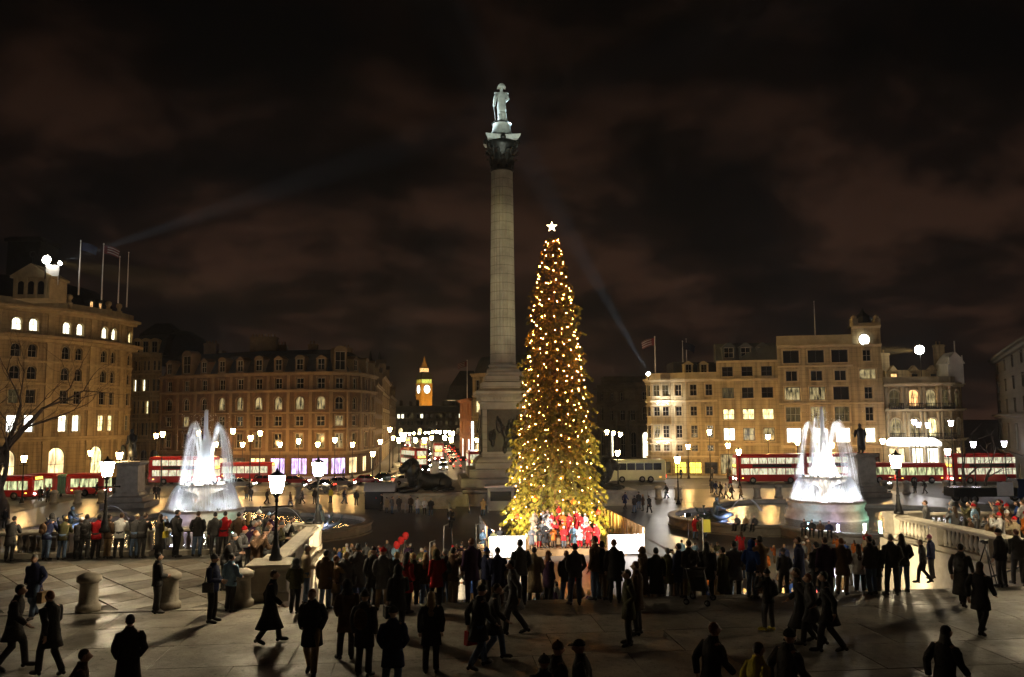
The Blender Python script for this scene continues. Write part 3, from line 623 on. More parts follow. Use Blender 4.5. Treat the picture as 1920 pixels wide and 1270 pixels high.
# ---- D: gabled terraces down the left of the street
W0, W1 = XY(703, 165), XY(742, 320)
def lerp(a, b_, t): return (a[0] + (b_[0] - a[0]) * t, a[1] + (b_[1] - a[1]) * t)
for k, (t0, t1, h, lab, wm) in enumerate(((0.0, 0.22, 17.0, 'narrow gabled brick house next to the hotel corner', 'brick_red'), (0.23, 0.55, 20.5, 'tall stone front with turret halfway down the left of the street', 'stone_warm'), (0.56, 1.0, 17.5, 'far brick terrace at the narrow end of the street', 'brick_red'))):
    n = 4; pth = [lerp(W0, W1, t0 + (t1 - t0) * j / n) for j in range(n + 1)]
    f4 = (h - 4) / 4
    tD = building('street_building', lab, pth, [fl(-0.1, 4, 3.0, 0.4, 3.2, False, 1, pick(k + 60, [('lit_shop', .8), ('lit_white', .2)]), (2, 1), True, sill=False)] + [fl(4 + f4 * j, 4 + f4 * (j + 1), 1.4, 4 + f4 * j + .7, 4 + f4 * (j + 1) - .7, False, 2, pick(70 + k * 5 + j, [('lit_warm', .14), ('lit_sparse', .15)])) for j in range(4)],
                   wm, 'brick_trim', [(3.8, .4, .4), (h - .5, .6, .6)], ('mansard', h, 3.5, 3), 14, 'terraced fronts down the left of the street', 'slate')
    for j in (0, 2):
        m = lerp(pth[j], pth[j + 1], .5); d = Vector(pth[1]) - Vector(pth[0]); dormer(tD, m, math.atan2(d.y, d.x), h + 0.2, 2.0, 3.2, 'brick_trim')
    x_, y_ = lerp(pth[0], pth[-1], .5); q = MB(); q.lathe([(1.0, 0), (1.0, 2.5), (1.3, 2.7), (0.8, 3.6), (0.1, 7.0)], 8, ph=.4); q.build('turret', 'lead', tD, loc=(x_ - 2, y_, h + 1))
sidewalk([W0, W1], 3.2)
# ---- E: fronts to the right of the street, behind the great column
pathE = along([(862, 215), (872, 205), (884, 196)])
tE = building('orange_brick_building', 'orange lit brick corner house left of the column', pathE, [fl(-0.1, 6, 3.0, .4, 5.2, False, 1, lambda b_, k: 'lit_white', (2, 1), True, sill=False)] + [fl(6 + 4.2 * j, 10.2 + 4.2 * j, 1.1, 6.8 + 4.2 * j, 9.2 + 4.2 * j, False, 1, pick(90 + j, [('glass_dim', .3)])) for j in range(2)], 'brick_orange', 'brick_orange', [(5.8, .5, .4), (10, .3, .3), (14.2, .7, .9)], None, 20)
x_, y_ = XY(877, 212); q = MB(); q.loft([[(-5.5, -5, 0), (3, -5, 0), (3, 5, 0), (-5.5, 5, 0)], [(-4.6, -4, 3.5), (2.6, -4, 3.5), (2.6, 4, 3.5), (-4.6, 4, 3.5)], [(-2, -1, 7.5), (1.5, -1, 7.5), (1.5, 1, 7.5), (-2, 1, 7.5)]]); q.build('roof', 'slate', tE, loc=(x_, y_, 14.8))
pathE2 = along([(886, 178), (905, 176), (925, 174), (948, 172), (975, 171), (1005, 170)])
tE2 = building('cream_building', 'pale stone front half hidden behind the column base', pathE2, [fl(-0.1, 6, 2.0, .4, 4.8, True, 1, pick(100, [('lit_shop', .6)]), (2, 2), sill=False)] + [fl(6 + 4.4 * j, 10.4 + 4.4 * j, 1.2, 6.9 + 4.4 * j, 9.4 + 4.4 * j, False, 1, pick(101 + j, [('lit_warm', .15)])) for j in range(3)], 'stone_warm', 'stone_warm_trim', [(5.8, .5, .5), (10.2, .3, .3), (14.6, .3, .3), (18.9, .7, .8)], ('mansard', 19.4, 4.0, 3), 18)
# the upright strip of lamps of a theatre sign
x_, y_ = XY(886, 171); t = thing('light_strip_sign', 'tall upright strip of white lamps on the wall left of the column', 'sign', (x_, y_, 2.2), -PSI)
q = MB(); q.box(-0.35, 0.35, 0, 0.3, 0, 7.2); q.build('board', 'window_frame_dark', t)
bm_ = MB(); bm_.ell((0, 0, 0), (0.2, 0.12, 0.2), 8, 5); bme = bm_.mesh('lamp', 'spot_glow')
for k in range(13): link('lamp', bme, t, (0, -0.1, 0.3 + k * 0.55))
# ---- Whitehall's far end, dark roofs with chimneys
x0, y0 = XY(742, 600); x1, y1 = XY(868, 600)
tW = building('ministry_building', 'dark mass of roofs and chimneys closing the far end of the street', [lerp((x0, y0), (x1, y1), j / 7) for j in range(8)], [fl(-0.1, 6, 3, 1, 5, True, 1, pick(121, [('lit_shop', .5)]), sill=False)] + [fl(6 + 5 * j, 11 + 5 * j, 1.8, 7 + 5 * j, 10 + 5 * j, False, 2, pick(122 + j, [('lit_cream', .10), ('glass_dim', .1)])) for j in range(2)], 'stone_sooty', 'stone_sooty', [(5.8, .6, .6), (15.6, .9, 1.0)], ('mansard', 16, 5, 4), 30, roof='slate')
for px in (752, 770, 783, 832, 838, 844, 850, 857): chimney(tW, XY(px, 606), 19.5, 2.2, 2, 4.5 + (px % 5) * .4, 'stone_sooty')
sidewalk([XY(884, 194), XY(862, 213), (11.5, 420)], 3.0)

# ---- F: dark classical building with pediment between tree and turret
pathF = along([(1120, 200), (1138, 196), (1158, 192), (1176, 190), (1196, 188), (1222, 186)])
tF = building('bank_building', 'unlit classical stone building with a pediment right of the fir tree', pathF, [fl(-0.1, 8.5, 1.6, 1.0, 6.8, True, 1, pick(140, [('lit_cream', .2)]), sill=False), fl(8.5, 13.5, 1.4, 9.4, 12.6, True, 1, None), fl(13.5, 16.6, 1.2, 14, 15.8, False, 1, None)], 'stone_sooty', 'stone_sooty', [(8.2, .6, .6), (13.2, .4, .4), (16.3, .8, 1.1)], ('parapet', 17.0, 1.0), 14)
x_, y_ = XY(1186, 188.5); q = MB(); q.loft([[(-5, yy, 0), (5, yy, 0), (0, yy, 2.2)] for yy in (-0.7, 2)]); q.box(-5, 5, -0.6, 1, -0.6, 0)
for x in (-4, -1.4, 1.4, 4): q.lathe([(0.55, -11), (0.5, -5), (0.45, -0.6)], 12, c=(x, -0.35, 0))
q.box(-1.7, 1.7, -0.2, 4, 2.2, 4.2); q.build('portico', 'stone_sooty', tF, loc=(x_, y_, 12.2), rz=-PSI + .03)
q = MB(); x_, y_ = XY(1165, 196); q.box(-4, 10, 0, 6, 0, 2.8); q.build('roof_block', 'stone_sooty', tF, loc=(x_, y_, 17), rz=-PSI)
# ---- G: white-lit round corner turret and its flank
zg = lambda py: Z(1280, py, 142)
gl = [zg(p) for p in (893, 857, 826, 790, 751, 712)]
tx, ty = XY(1241, 146.5); turr = [(tx + 2.6 * math.cos(a), ty + 2.6 * math.sin(a)) for a in np.linspace(R_(175), R_(292), 4)]
pathG = turr + along([(1287, 142.6), (1316, 142), (1346, 141.5)])
wg = lambda b_, k: 'glass_dim' if b_ < 3 else 'glass_dark'
floorsG = [fl(-0.1, gl[1], 2.2, .3, gl[1] - .9, False, 1, lambda b_, k: ['glass_dim', 'lit_warm', 'glass_dim', 'lit_signal', 'lit_signal', 'glass_dark'][b_], (2, 2), True, sill=False), fl(gl[1], gl[2], 1.1, gl[1] + .9, gl[2] - .8, False, 1, wg, (2, 2)), fl(gl[2], gl[3], 1.15, gl[2] + .4, gl[3] - .7, False, 1, lambda b_, k: 'lit_sparse' if b_ == 1 else 'glass_dark', (2, 3)),
           fl(gl[3], gl[4], 1.15, gl[3] + .9, gl[4] - 1.0, False, 1, None, (2, 2)), fl(gl[4], gl[5], 1.2, gl[4] + .8, gl[5] - .8, False, 1, wg, (2, 2))]
tG = building('turret_building', 'pale stone building with a floodlit round corner turret', pathG, floorsG, 'stone_pale', 'stone_pale_trim', [(gl[1] - .4, .5, .4), (gl[2] - .2, .3, .35), (gl[4] - .3, .4, .45), (gl[5] - .4, .7, .7)], ('parapet', gl[5] + .25, 1.0), 14)
x_, y_ = XY(1312, 148); q = MB(); q.box(-4.5, 4.2, 0, 6, 0, 3.4); q.build('roof', 'slate', tG, loc=(x_, y_, gl[5]), rz=-PSI)
for px in (1293, 1322): dormer(tG, XY(px, 146.6), -PSI, gl[5] + .5, 1.1, 2.4, 'stone_pale_trim')
# ---- H
hl = [Z(1400, p, 141) for p in (893, 832, 797, 757, 716, 678)]
pathH = along([(1346, 141.3), (1388, 140.6), (1420, 140.0), (1462, 139.5)])
lh = lambda rows: (lambda b_, k: rows[b_])
floorsH = [fl(-0.1, hl[1], 3.2, .3, 3.6, False, 1, lh(['lit_sparse', 'glass_dark', 'glass_dim']), (2, 1), True, sill=False), fl(hl[1], hl[2], 1.9, hl[1] + .5, hl[2] - .5, False, 1, lh(['lit_cream', 'lit_sparse', 'lit_sparse']), (2, 2), True), fl(hl[2], hl[3], 1.9, hl[2] + .9, hl[3] - .9, False, 1, lh(['lit_warm', 'lit_warm', 'lit_warm']), (2, 2), True),
           fl(hl[3], hl[4], 1.9, hl[3] + .9, hl[4] - 1.0, False, 1, lh(['glass_dim', 'glass_dark', 'glass_dark']), (2, 2), True), fl(hl[4], hl[5], 1.8, hl[4] + .9, hl[5] - .9, False, 1, None, (2, 2), True)]
tH = building('plain_stone_building', 'plain stone building with three columns of square windows and slate attic', pathH, floorsH, 'stone_pale', 'stone_pale_trim', [(hl[1] - .3, .35, .3), (hl[4] + .1, .45, .5), (hl[5] - .2, .35, .35)], ('mansard', hl[5] + .2, 3.0, 1.6), 14, roof='lead', surround=False)
for px in (1372, 1404, 1436): dormer(tH, XY(px, 140.5), -PSI, hl[5] + .3, 1.7, 2.1, 'lead', 'glass_dark', 0, -0.3)
# ---- I: stone building with the clock tower
il = [Z(1530, p, 137.5) for p in (893, 836, 797, 756, 719, 686, 650)]
pathI = along([(1462, 138.7), (1514, 137.9), (1556, 137.3), (1604, 136.6)])
def widen(b_): return b_
pan = pick(150, [('glass_dim', .4)])
floorsI = [fl(-0.1, il[1], 3.6, .3, il[1] - 1.2, False, 1, lh(['glass_dim', 'glass_dim', 'lit_sparse']), (3, 1), True, sill=False), fl(il[1], il[2], 2.3, il[1] + .5, il[2] - .5, False, 1, lh(['lit_white', 'lit_white', 'lit_white']), (3, 2)), fl(il[2], il[3], 2.4, il[2] + .5, il[3] - .6, False, 1, lh(['glass_dim', 'lit_sparse', 'glass_dim']), (3, 2)),
           fl(il[3], il[4], 2.5, il[3] + .5, il[4] - .6, False, 1, lh(['lit_sparse', 'lit_sparse', 'glass_dark']), (2, 1), True), fl(il[4], il[5], 1.9, il[4] + .4, il[5] - .8, False, 1, None, (2, 1)), fl(il[5], il[6], 2.6, il[5] + .5, il[6] - .6, False, 1, None, (2, 1), True)]
tI = building('clock_building', 'broad pale stone building with a glowing clock in its corner tower', pathI, floorsI, 'stone_pale', 'stone_pale_trim', [(il[1] - .4, .5, .4), (il[3] - .2, .3, .35), (il[5] - .2, .3, .3), (il[6] - .2, .55, .8)], ('parapet', il[6] + .3, 1.6), 14)
pathT = along([(1604, 136.4), (1659, 135.6)]); it = il + [Z(1630, 612, 136)]
floorsT = [fl(-0.1, it[1], 2.6, .3, it[1] - 1.2, False, 1, None, (2, 1), True, sill=False), fl(it[1], it[2], 1.6, it[1] + .5, it[2] - .5, False, 1, lh(['lit_cream']), (2, 2))] + [fl(it[j], it[j + 1], 1.3 if j != 4 else 2.6, it[j] + .6, it[j + 1] - .7, False, 1, lh(['lit_sparse' if j == 4 else 'glass_dark']), (2 if j != 4 else 3, 2)) for j in range(2, 6)] + [fl(it[6], it[7])]
tT = building('clock_tower', 'stone corner tower with a round white clock and dark cap', pathT, floorsT, 'stone_pale', 'stone_pale_trim', [(it[1] - .4, .5, .45), (it[3] - .2, .3, .37), (it[6] - .2, .4, .5), (it[7] - .35, .5, .7)], ('parapet', it[7] + .1, .5), 8)
x_, y_ = XY(1627, 135.8); cz = Z(1627, 637, 135.6)
q = MB(); q.lathe([(0.9, 0), (0.9, 0.12)], 28, m=0); q.v = [(x, -0.2 + z, y) for x, y, z in q.v]
o = q.build('clock_face', 'clock_glow', tT, loc=(x_, y_, cz), rz=-PSI)
q = MB(); q.tube([(1.0 * math.cos(k * math.pi / 12), -0.22, 1.0 * math.sin(k * math.pi / 12)) for k in range(25)], 0.1, 6); q.build('clock_rim', 'stone_pale_trim', o)
q = MB(); q.box(-0.05, 0.05, -0.26, -0.22, -0.1, 0.62); q.box(-0.1, 0.45, -0.28, -0.24, -0.05, 0.05); q.build('clock_hand', 'clock_black', o)
x_, y_ = XY(1627, 139); q = MB(); q.lathe([(2.6, 0), (2.4, .5), (1.6, 1.0), (1.5, 1.8), (.5, 2.6), (.1, 3.4)], 8, ph=.39, sm=False); q.build('roof_cap', 'slate', tT, loc=(x_, y_, it[7]), rz=-PSI)
for px in (1610, 1652): q = MB(); x_, y_ = XY(px, 136.6); q.box(-.5, .5, -.5, .5, 0, 1.3); q.lathe([(.4, 1.3), (.5, 1.6), (.1, 2.0)], 8); q.build('finial', 'stone_pale_trim', tT, loc=(x_, y_, it[7]))
# ---- J: ornate hotel with lit canopy
jl = [Z(1730, p, 137) for p in (893, 824, 768, 720)]
pathJ = along([(1659, 137.4), (1700, 137), (1732, 136.8), (1764, 136.6), (1786, 137), (1806, 140)])
floorsJ = [fl(-0.1, jl[1], 2.5, .3, jl[1] - 1.4, False, 1, lh(['lit_shop', 'lit_cream', 'lit_cream', 'lit_shop', 'lit_shop']), (2, 1), True, sill=False), fl(jl[1], jl[2], 1.6, jl[1] + .5, jl[2] - 1.4, True, 1, lh(['lit_sparse', 'lit_sparse', 'lit_warm', 'glass_dim', 'glass_dim']), (2, 2)), fl(jl[2], jl[3], 1.7, jl[2] + .5, jl[3] - .9, True, 1, lh(['glass_dim', 'lit_amber', 'lit_sparse', 'glass_dim', 'glass_dim']), (2, 2))]
tJ = building('ornate_hotel', 'ornate balconied building with a lit entrance canopy right of the clock tower', pathJ, floorsJ, 'stone_warm', 'stone_pale_trim', [(jl[1] - .3, .5, .7), (jl[2] - .3, .5, .7), (jl[3] - .4, .6, .8)], ('parapet', jl[3] + .2, 1.0), 12)
for i in range(4):
    for s in (0.12, 0.88):
        m = lerp(pathJ[i], pathJ[i + 1], s); q = MB()
        for z0_, z1_ in ((jl[1] + .25, jl[2] - .35), (jl[2] + .25, jl[3] - .45)): q.lathe([(.34, z0_), (.30, z0_ + .3), (.27, z1_ - .4), (.38, z1_)], 10)
        q.build('engaged_column', 'stone_pale_trim', tJ, loc=(m[0], m[1], 0))
    d = Vector(pathJ[i + 1]) - Vector(pathJ[i]); m = lerp(pathJ[i], pathJ[i + 1], .5)
    for z0_ in (jl[1] + .2, jl[2] + .2):
        q = MB(); q.box(-1.2, 1.2, -.75, 0, -.15, 0); q.box(-1.2, 1.2, -.74, -.66, .75, .85)
        for k in range(9): q.tube([(-1.1 + k * .275, -.7, 0), (-1.1 + k * .275, -.7, .8)], .05, 5)
        q.build('balcony', 'iron_black', tJ, loc=(m[0], m[1], z0_), rz=math.atan2(d.y, d.x))
x_, y_ = XY(1725, 142); q = MB(); q.box(-5.5, 6.5, 0, 6, 0, 2.6)
for x in (-4.2, -.6, 2.6): q.box(x - .5, x + .5, -.25, 0, .4, 2.0); q.loft([[(x - .9, yy, 2.4), (x + .9, yy, 2.4), (x, yy, 3.4)] for yy in (-.3, .8)])
o = q.build('attic', 'stone_warm', tJ, loc=(x_, y_, jl[3]), rz=-PSI)
pane, frame = window_meshes(0.95, 1.4, False, (2, 1), False)
for x, m in ((-4.2, 'lit_amber'), (-.6, 'glass_dark'), (2.6, 'glass_dark')): link('window', pane, o, (x, -.29, .5), 0, None, [m])
x_, y_ = XY(1792, 139.2); q = MB(); q.box(-1.3, 1.3, -1, 3, 0, 3.4); q.loft([[(-1.6, yy, 3.4), (1.6, yy, 3.4), (.8, yy, 4.6), (0, yy, 5.4), (-.8, yy, 4.6)] for yy in (-1.1, 2.5)]); q.tube([(0, -1, 5.2), (0, -1, 7.2)], .12, 6)
for x in (-1.1, 1.1): q.tube([(x, -1.05, 3.4), (x, -1.05, 4.8)], .14, 6)
q.build('gable', 'stone_white', tJ, loc=(x_, y_, jl[3]), rz=-PSI)
for px, w, h in ((1662, 1.6, 5.6), (1768, 1.4, 7.0)): chimney(tJ, XY(px, 143), jl[3], w, 1.2, h, 'stone_warm', -PSI)
x_, y_ = XY(1721, 132.5); t = thing('entrance_canopy', 'brightly lit white canopy over the hotel entrance', 'canopy', (x_, y_, 0), -PSI)
cz = Z(1721, 836, 132.5); q = MB(); q.loft([[(-3.6, 0, cz), (3.6, 0, cz), (3.6, 4, cz), (-3.6, 4, cz)], [(-3.6, 0, cz + .5), (3.6, 0, cz + .5), (3.6, 4, cz + .5), (-3.6, 4, cz + .5)], [(-2.8, .6, cz + 1.2), (2.8, .6, cz + 1.2), (2.8, 4, cz + 1.2), (-2.8, 4, cz + 1.2)]]); q.build('roof', 'lit_white', t)
for x in (-3.4, -1.2, 1.2, 3.4): q = MB(); q.lathe([(.35, 0), (.35, .4), (.26, .5), (.24, cz - .4), (.34, cz)], 12, c=(x, .4, 0)); q.build('post', 'stone_white', t)
q = MB(); q.box(-3.3, 3.3, .3, 3.8, cz - .08, cz - .01); q.build('soffit_light', 'lit_white', t)
sidewalk(along([(1215, 146), (1250, 142), (1346, 141), (1462, 139), (1604, 136), (1700, 136), (1764, 136), (1806, 139.5)]), 6.0)
# ---- K: block at the right edge
pathK = along([(1872, 142), (1884, 132), (1898, 122), (1914, 113), (1934, 104), (1958, 96)])
kl = [Z(1872, p, 142) for p in (893, 842, 782, 746, 712, 680)]
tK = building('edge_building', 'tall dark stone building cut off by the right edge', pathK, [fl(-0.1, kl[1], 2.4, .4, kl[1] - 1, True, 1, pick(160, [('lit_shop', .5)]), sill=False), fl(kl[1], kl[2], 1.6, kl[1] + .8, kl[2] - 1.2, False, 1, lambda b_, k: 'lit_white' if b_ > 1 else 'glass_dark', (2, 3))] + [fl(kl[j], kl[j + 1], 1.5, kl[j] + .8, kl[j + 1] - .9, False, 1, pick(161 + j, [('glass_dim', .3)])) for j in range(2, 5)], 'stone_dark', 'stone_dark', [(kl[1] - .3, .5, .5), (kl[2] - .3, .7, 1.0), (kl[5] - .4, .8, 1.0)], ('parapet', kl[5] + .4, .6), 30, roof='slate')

# ---- far clock tower
CT = P(795, 790, 900); t = thing('great_clock_tower', 'floodlit gothic clock tower far down the street', 'tower', (CT.x, CT.y, -6), R_(28), None, (.84, .84, 1))
zc = lambda py: Z(795, py, 900) + 6
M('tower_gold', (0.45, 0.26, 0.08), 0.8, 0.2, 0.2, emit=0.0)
q = MB(); hw = 6.9; q.box(-hw, hw, -hw, hw, 0, zc(742))
for x in (-hw, -2.3, 2.3, hw):
    for y_ in (-hw, hw): q.box(x - .7, x + .7, y_ - .5, y_ + .5, 0, zc(742)); q.box(y_ - .5, y_ + .5, x - .7, x + .7, 0, zc(742))
q.build('shaft', 'tower_gold', t)
q = MB(); q.box(-7.7, 7.7, -7.7, 7.7, zc(742), zc(720)); q.box(-8.2, 8.2, -8.2, 8.2, zc(743), zc(741)); q.box(-8.2, 8.2, -8.2, 8.2, zc(721), zc(719.5)); q.build('clock_stage', 'tower_gold', t)
for k in range(4):
    a = k * math.pi / 2; q = MB(); q.lathe([(4.6, 0), (4.6, .2)], 32); q.v = [(x, -7.75 - z, y) for x, y, z in q.v]
    o = q.build('clock_face', 'clock_glow', t, loc=(0, 0, zc(730.5)), rz=a)
    q = MB(); q.tube([(4.9 * math.cos(j * math.pi / 16), -8.0, 4.9 * math.sin(j * math.pi / 16)) for j in range(33)], .35, 6); q.build('clock_rim', 'clock_black', o)
    q = MB(); q.box(-.25, .25, -8.2, -8.0, -.5, 3.6); q.box(-.3, 2.4, -8.3, -8.1, -.25, .25); q.build('clock_hand', 'clock_black', o)
q = MB(); q.box(-6.8, 6.8, -6.8, 6.8, zc(720), zc(712)); q.build('belfry', 'lit_green', t)
q = MB()
for k in range(9):
    for y_ in (-7, 7): q.box(-7 + k * 1.75 - .3, -7 + k * 1.75 + .3, y_ - .3, y_ + .3, zc(720), zc(712)); q.box(y_ - .3, y_ + .3, -7 + k * 1.75 - .3, -7 + k * 1.75 + .3, zc(720), zc(712))
q.build('belfry_column', 'tower_gold', t)
sq = lambda w, z: [(-w, -w, z), (w, -w, z), (w, w, z), (-w, w, z)]
q = MB(); q.loft([sq(8, zc(712)), sq(7.8, zc(710)), sq(5.2, zc(700)), sq(4.6, zc(698))]); q.build('roof', 'slate', t)
q = MB(); q.box(-4.2, 4.2, -4.2, 4.2, zc(698), zc(691)); q.build('lantern', 'lit_amber', t)
q = MB(); q.loft([sq(4.8, zc(691)), sq(3.4, zc(688)), sq(.9, zc(676)), sq(.15, zc(668))]); q.build('spire', 'tower_gold', t)
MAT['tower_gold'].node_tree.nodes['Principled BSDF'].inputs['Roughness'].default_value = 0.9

# ================================================================== THE GREAT COLUMN
CX, CY = 9.0, 101.6
cz_ = lambda py: Z(945, py, 102)
t = thing('memorial_column', 'tall fluted stone column with a statue on top behind the fir tree', 'column', (CX, CY, 0))
def squares(*spec):
    q = MB(); q.loft([sq(w, z) for w, z in spec]); return q
squares((8.3, -.1), (8.3, 1.35), (8.0, 1.5), (8.0, 1.75)).build('platform', 'granite', t)
squares((5.4, 1.75), (5.4, 2.75), (5.3, 2.85)).build('base_step', 'pedestal_stone', t)
squares((4.4, 2.85), (4.4, 3.75), (4.3, 3.85)).build('base_step', 'pedestal_stone', t)
squares((3.6, 3.85), (3.6, 4.5), (3.45, 4.6), (3.3, 4.9), (3.05, 5.1), (2.95, 5.2)).build('base_moulding', 'pedestal_stone', t)
squares((2.72, 5.2), (2.72, 11.6)).build('die', 'pedestal_stone', t)
q = squares((2.8, 11.6), (2.95, 11.8), (2.95, 12.0), (3.1, 12.3), (3.5, 12.6), (3.55, 13.0), (3.0, 13.3))
for s in (-1, 1):
    for k in range(15): q.box(-2.8 + k * .4 - .1, -2.8 + k * .4 + .1, s * 3.06 - .12, s * 3.06 + .12, 12.0, 12.28); q.box(s * 3.06 - .12, s * 3.06 + .12, -2.8 + k * .4 - .1, -2.8 + k * .4 + .1, 12.0, 12.28)
q.build('pedestal_cornice', 'pedestal_stone', t)
squares((2.7, 13.3), (2.7, 14.1), (2.3, 14.25), (2.3, 14.9), (2.05, 15.0), (2.05, 15.4)).build('pedestal_block', 'pedestal_stone', t)
for k in range(4):
    a = k * math.pi / 2; q = MB(); q.box(-2.0, 2.0, -2.86, -2.72, 6.0, 10.6)
    for x in (-2.1, 2.1): q.box(x - .1, x + .1, -2.92, -2.72, 5.9, 10.7)
    for z in (5.9, 10.7): q.box(-2.2, 2.2, -2.93, -2.72, z - .1, z + .1)
    rr = random.Random(k)
    for j in range(26):
        x = rr.uniform(-1.8, 1.8); z = rr.uniform(6.2, 10.0); q.ell((x, -2.9, z), (.16, .16, .2), 8, 5); q.ell((x, -2.88, z - .55), (.26, .16, .5), 8, 5); q.tube([(x, -2.93, z - .2), (x + rr.uniform(-.6, .6), -2.95, z + rr.uniform(-.6, .3))], .07, 5)
    q.build('relief_panel', 'bronze', t, rz=a)
q = MB(); q.lathe([(2.0, 15.4), (2.05, 15.6), (1.95, 15.85), (1.75, 15.9), (1.72, 16.05), (1.82, 16.15), (1.8, 16.3), (1.62, 16.4)], 40); q.build('column_base', 'column_stone', t)
# shaft with 24 flutes and a slight entasis
q = MB(); rings = []; zs0, zs1 = 16.4, cz_(320)
for k in range(13):
    f = k / 12; r0 = 1.58 - 0.22 * f ** 1.35; ring = []
    for j in range(24 * 8):
        a = 2 * math.pi * j / (24 * 8); ph = (j % 8) / 8; fl_ = max(0.0, math.sin(math.pi * min(max((ph - .12) / .76, 0), 1))) * 0.105
        if k in (0, 12): fl_ = 0
        ring.append(((r0 - fl_) * math.cos(a), (r0 - fl_) * math.sin(a), zs0 + (zs1 - zs0) * f if 0 < k < 12 else (zs0 if k == 0 else zs1)))
    rings.append(ring)
q.loft(rings, 0, False); q.build('shaft', 'column_stone', t)
zc0 = zs1; zc1 = cz_(268)
q = MB(); q.lathe([(1.42, zc0 - .25), (1.5, zc0 - .12), (1.42, zc0), (1.3, zc0 + .02), (1.28, zc0 + 1.2), (1.45, zc0 + 2.2), (1.9, zc0 + 3.0), (2.0, zc1 - .1)], 24)
def leaf(q, ang, z0, h, w, r0, curl):
    ca, sa = math.cos(ang), math.sin(ang); pts = [(r0, 0), (r0 + .10, .35), (r0 + .16, .7), (r0 + curl, .92), (r0 + curl + .16, .86)]; ws = (.75, 1.0, .9, .55, .25); rings = []
    for (r_, f), ww in zip(pts, ws):
        row = []
        for s, o in ((-1, 0), (-.5, .10), (0, .16), (.5, .10), (1, 0)): row.append(((r_ + o) * ca - s * w * ww * sa, (r_ + o) * sa + s * w * ww * ca, z0 + h * f))
        for s in (1, -1): row.append(((r_ - .1) * ca - s * w * ww * sa, (r_ - .1) * sa + s * w * ww * ca, z0 + h * f))
        rings.append(row)
    q.loft(rings, 0, False)
for k in range(8): leaf(q, k * math.pi / 4, zc0 + .05, 1.5, .42, 1.3, .55)
for k in range(8): leaf(q, (k + .5) * math.pi / 4, zc0 + .5, 2.0, .42, 1.32, .75)
for k in range(4):
    a = (k + .5) * math.pi / 2
    pts = []
    for j in range(17): th = j / 16 * 2.6 * math.pi; r_ = .55 * (1 - j / 20); pts.append((2.25 + r_ * math.cos(th + math.pi / 2), zc1 - .75 + r_ * math.sin(th + math.pi / 2)))
    q.tube([((r_) * math.cos(a), r_ * math.sin(a), z) for r_, z in [(1.4, zc0 + 1.6), (1.7, zc0 + 2.6)] + pts], .15, 7)
    a = k * math.pi / 2; q.ell((2.05 * math.cos(a), 2.05 * math.sin(a), zc1 + .1), (.35, .35, .35), 8, 6)
q.build('capital', 'bronze', t)
q = MB(); rings = []
for w, z in ((1.0, zc1 - .05), (1.06, zc1 + .15), (1.1, zc1 + .3), (1.14, zc1 + .5), (1.06, zc1 + .52)):
    ring = []
    for k in range(4):
        for j in range(6):
            f = j / 6; a0 = (k + .5) * math.pi / 2; c0 = Vector((2.75 * math.cos(a0), 2.75 * math.sin(a0))); a1 = a0 + math.pi / 2; c1 = Vector((2.75 * math.cos(a1), 2.75 * math.sin(a1)))
            p = c0.lerp(c1, f); p *= (1 - .17 * math.sin(math.pi * f)); ring.append((p.x * w, p.y * w, z))
    rings.append(ring)
q.loft(rings); q.build('abacus', 'statue_stone', t)
zd = zc1 + .52; zf = cz_(232)
q = MB(); q.lathe([(1.55, zd), (1.6, zd + .15), (1.45, zd + .3), (1.25, zd + .9), (1.12, zf - .6), (1.1, zf - .12), (1.22, zf - .08), (1.22, zf), (1.0, zf + .02)], 28); q.build('drum', 'statue_stone', t)
q = MB(); q.lathe([(1.28, zf - .13), (1.3, zf - .1), (1.28, zf - .06)], 28); q.lathe([(1.64, zd + .12), (1.66, zd + .17), (1.62, zd + .22)], 28); q.build('band', 'bronze', t)
# the figure, seen from behind: cocked hat, tail coat, one arm by the side, coil of rope behind the legs
S = 4.95 / 1.78; st = MB(); o3 = lambda x, y, z: (x * S, y * S, zf + z * S)
for s in (-1, 1): st.tube([o3(s * .10, .02, .92), o3(s * .11, .05, .5), o3(s * .11, 0, .08), o3(s * .13, .12, .03)], [.1 * S, .075 * S, .055 * S, .05 * S], 10)
st.loft([[o3(rx * math.cos(2 * math.pi * k / 16), yo + ry * math.sin(2 * math.pi * k / 16), z) for k in range(16)] for rx, ry, z, yo in ((.20, .13, .48, -.08), (.21, .15, .75, -.03), (.185, .135, .98, 0), (.20, .14, 1.2, 0), (.225, .14, 1.36, 0), (.17, .12, 1.46, 0), (.08, .08, 1.5, .01))], 0, True)
for s in (-1, 1): st.ell(o3(s * .235, 0, 1.43), (.11 * S, .1 * S, .045 * S), 10, 6)
st.tube([o3(-.22, -.0, 1.40), o3(-.30, -.05, 1.16), o3(-.33, .08, .92), o3(-.34, .1, .84)], [.085 * S, .075 * S, .055 * S, .045 * S], 9)
st.tube([o3(.22, 0, 1.40), o3(.30, .0, 1.17), o3(.16, .17, 1.08), o3(.05, .2, 1.12)], [.085 * S, .07 * S, .055 * S, .05 * S], 9)
st.tube([o3(0, .01, 1.46), o3(0, .02, 1.6)], [.07 * S, .065 * S], 10); st.ell(o3(0, .03, 1.65), (.085 * S, .1 * S, .12 * S), 12, 9)
st.loft([[o3(-.2, y, 1.68), o3(-.1, y, 1.70), o3(.1, y, 1.70), o3(.2, y, 1.68), o3(.15, y, 1.79), o3(.06, y, 1.87), o3(-.06, y, 1.87), o3(-.15, y, 1.79)] for y in (-.11, -.03, .1, .16)], 0, True)
st.tube([o3(-.34, .1, .84), o3(-.30, -.22, .1)], [.025 * S, .015 * S], 6)
st.build('statue_figure', 'statue_stone', t)
q = MB()
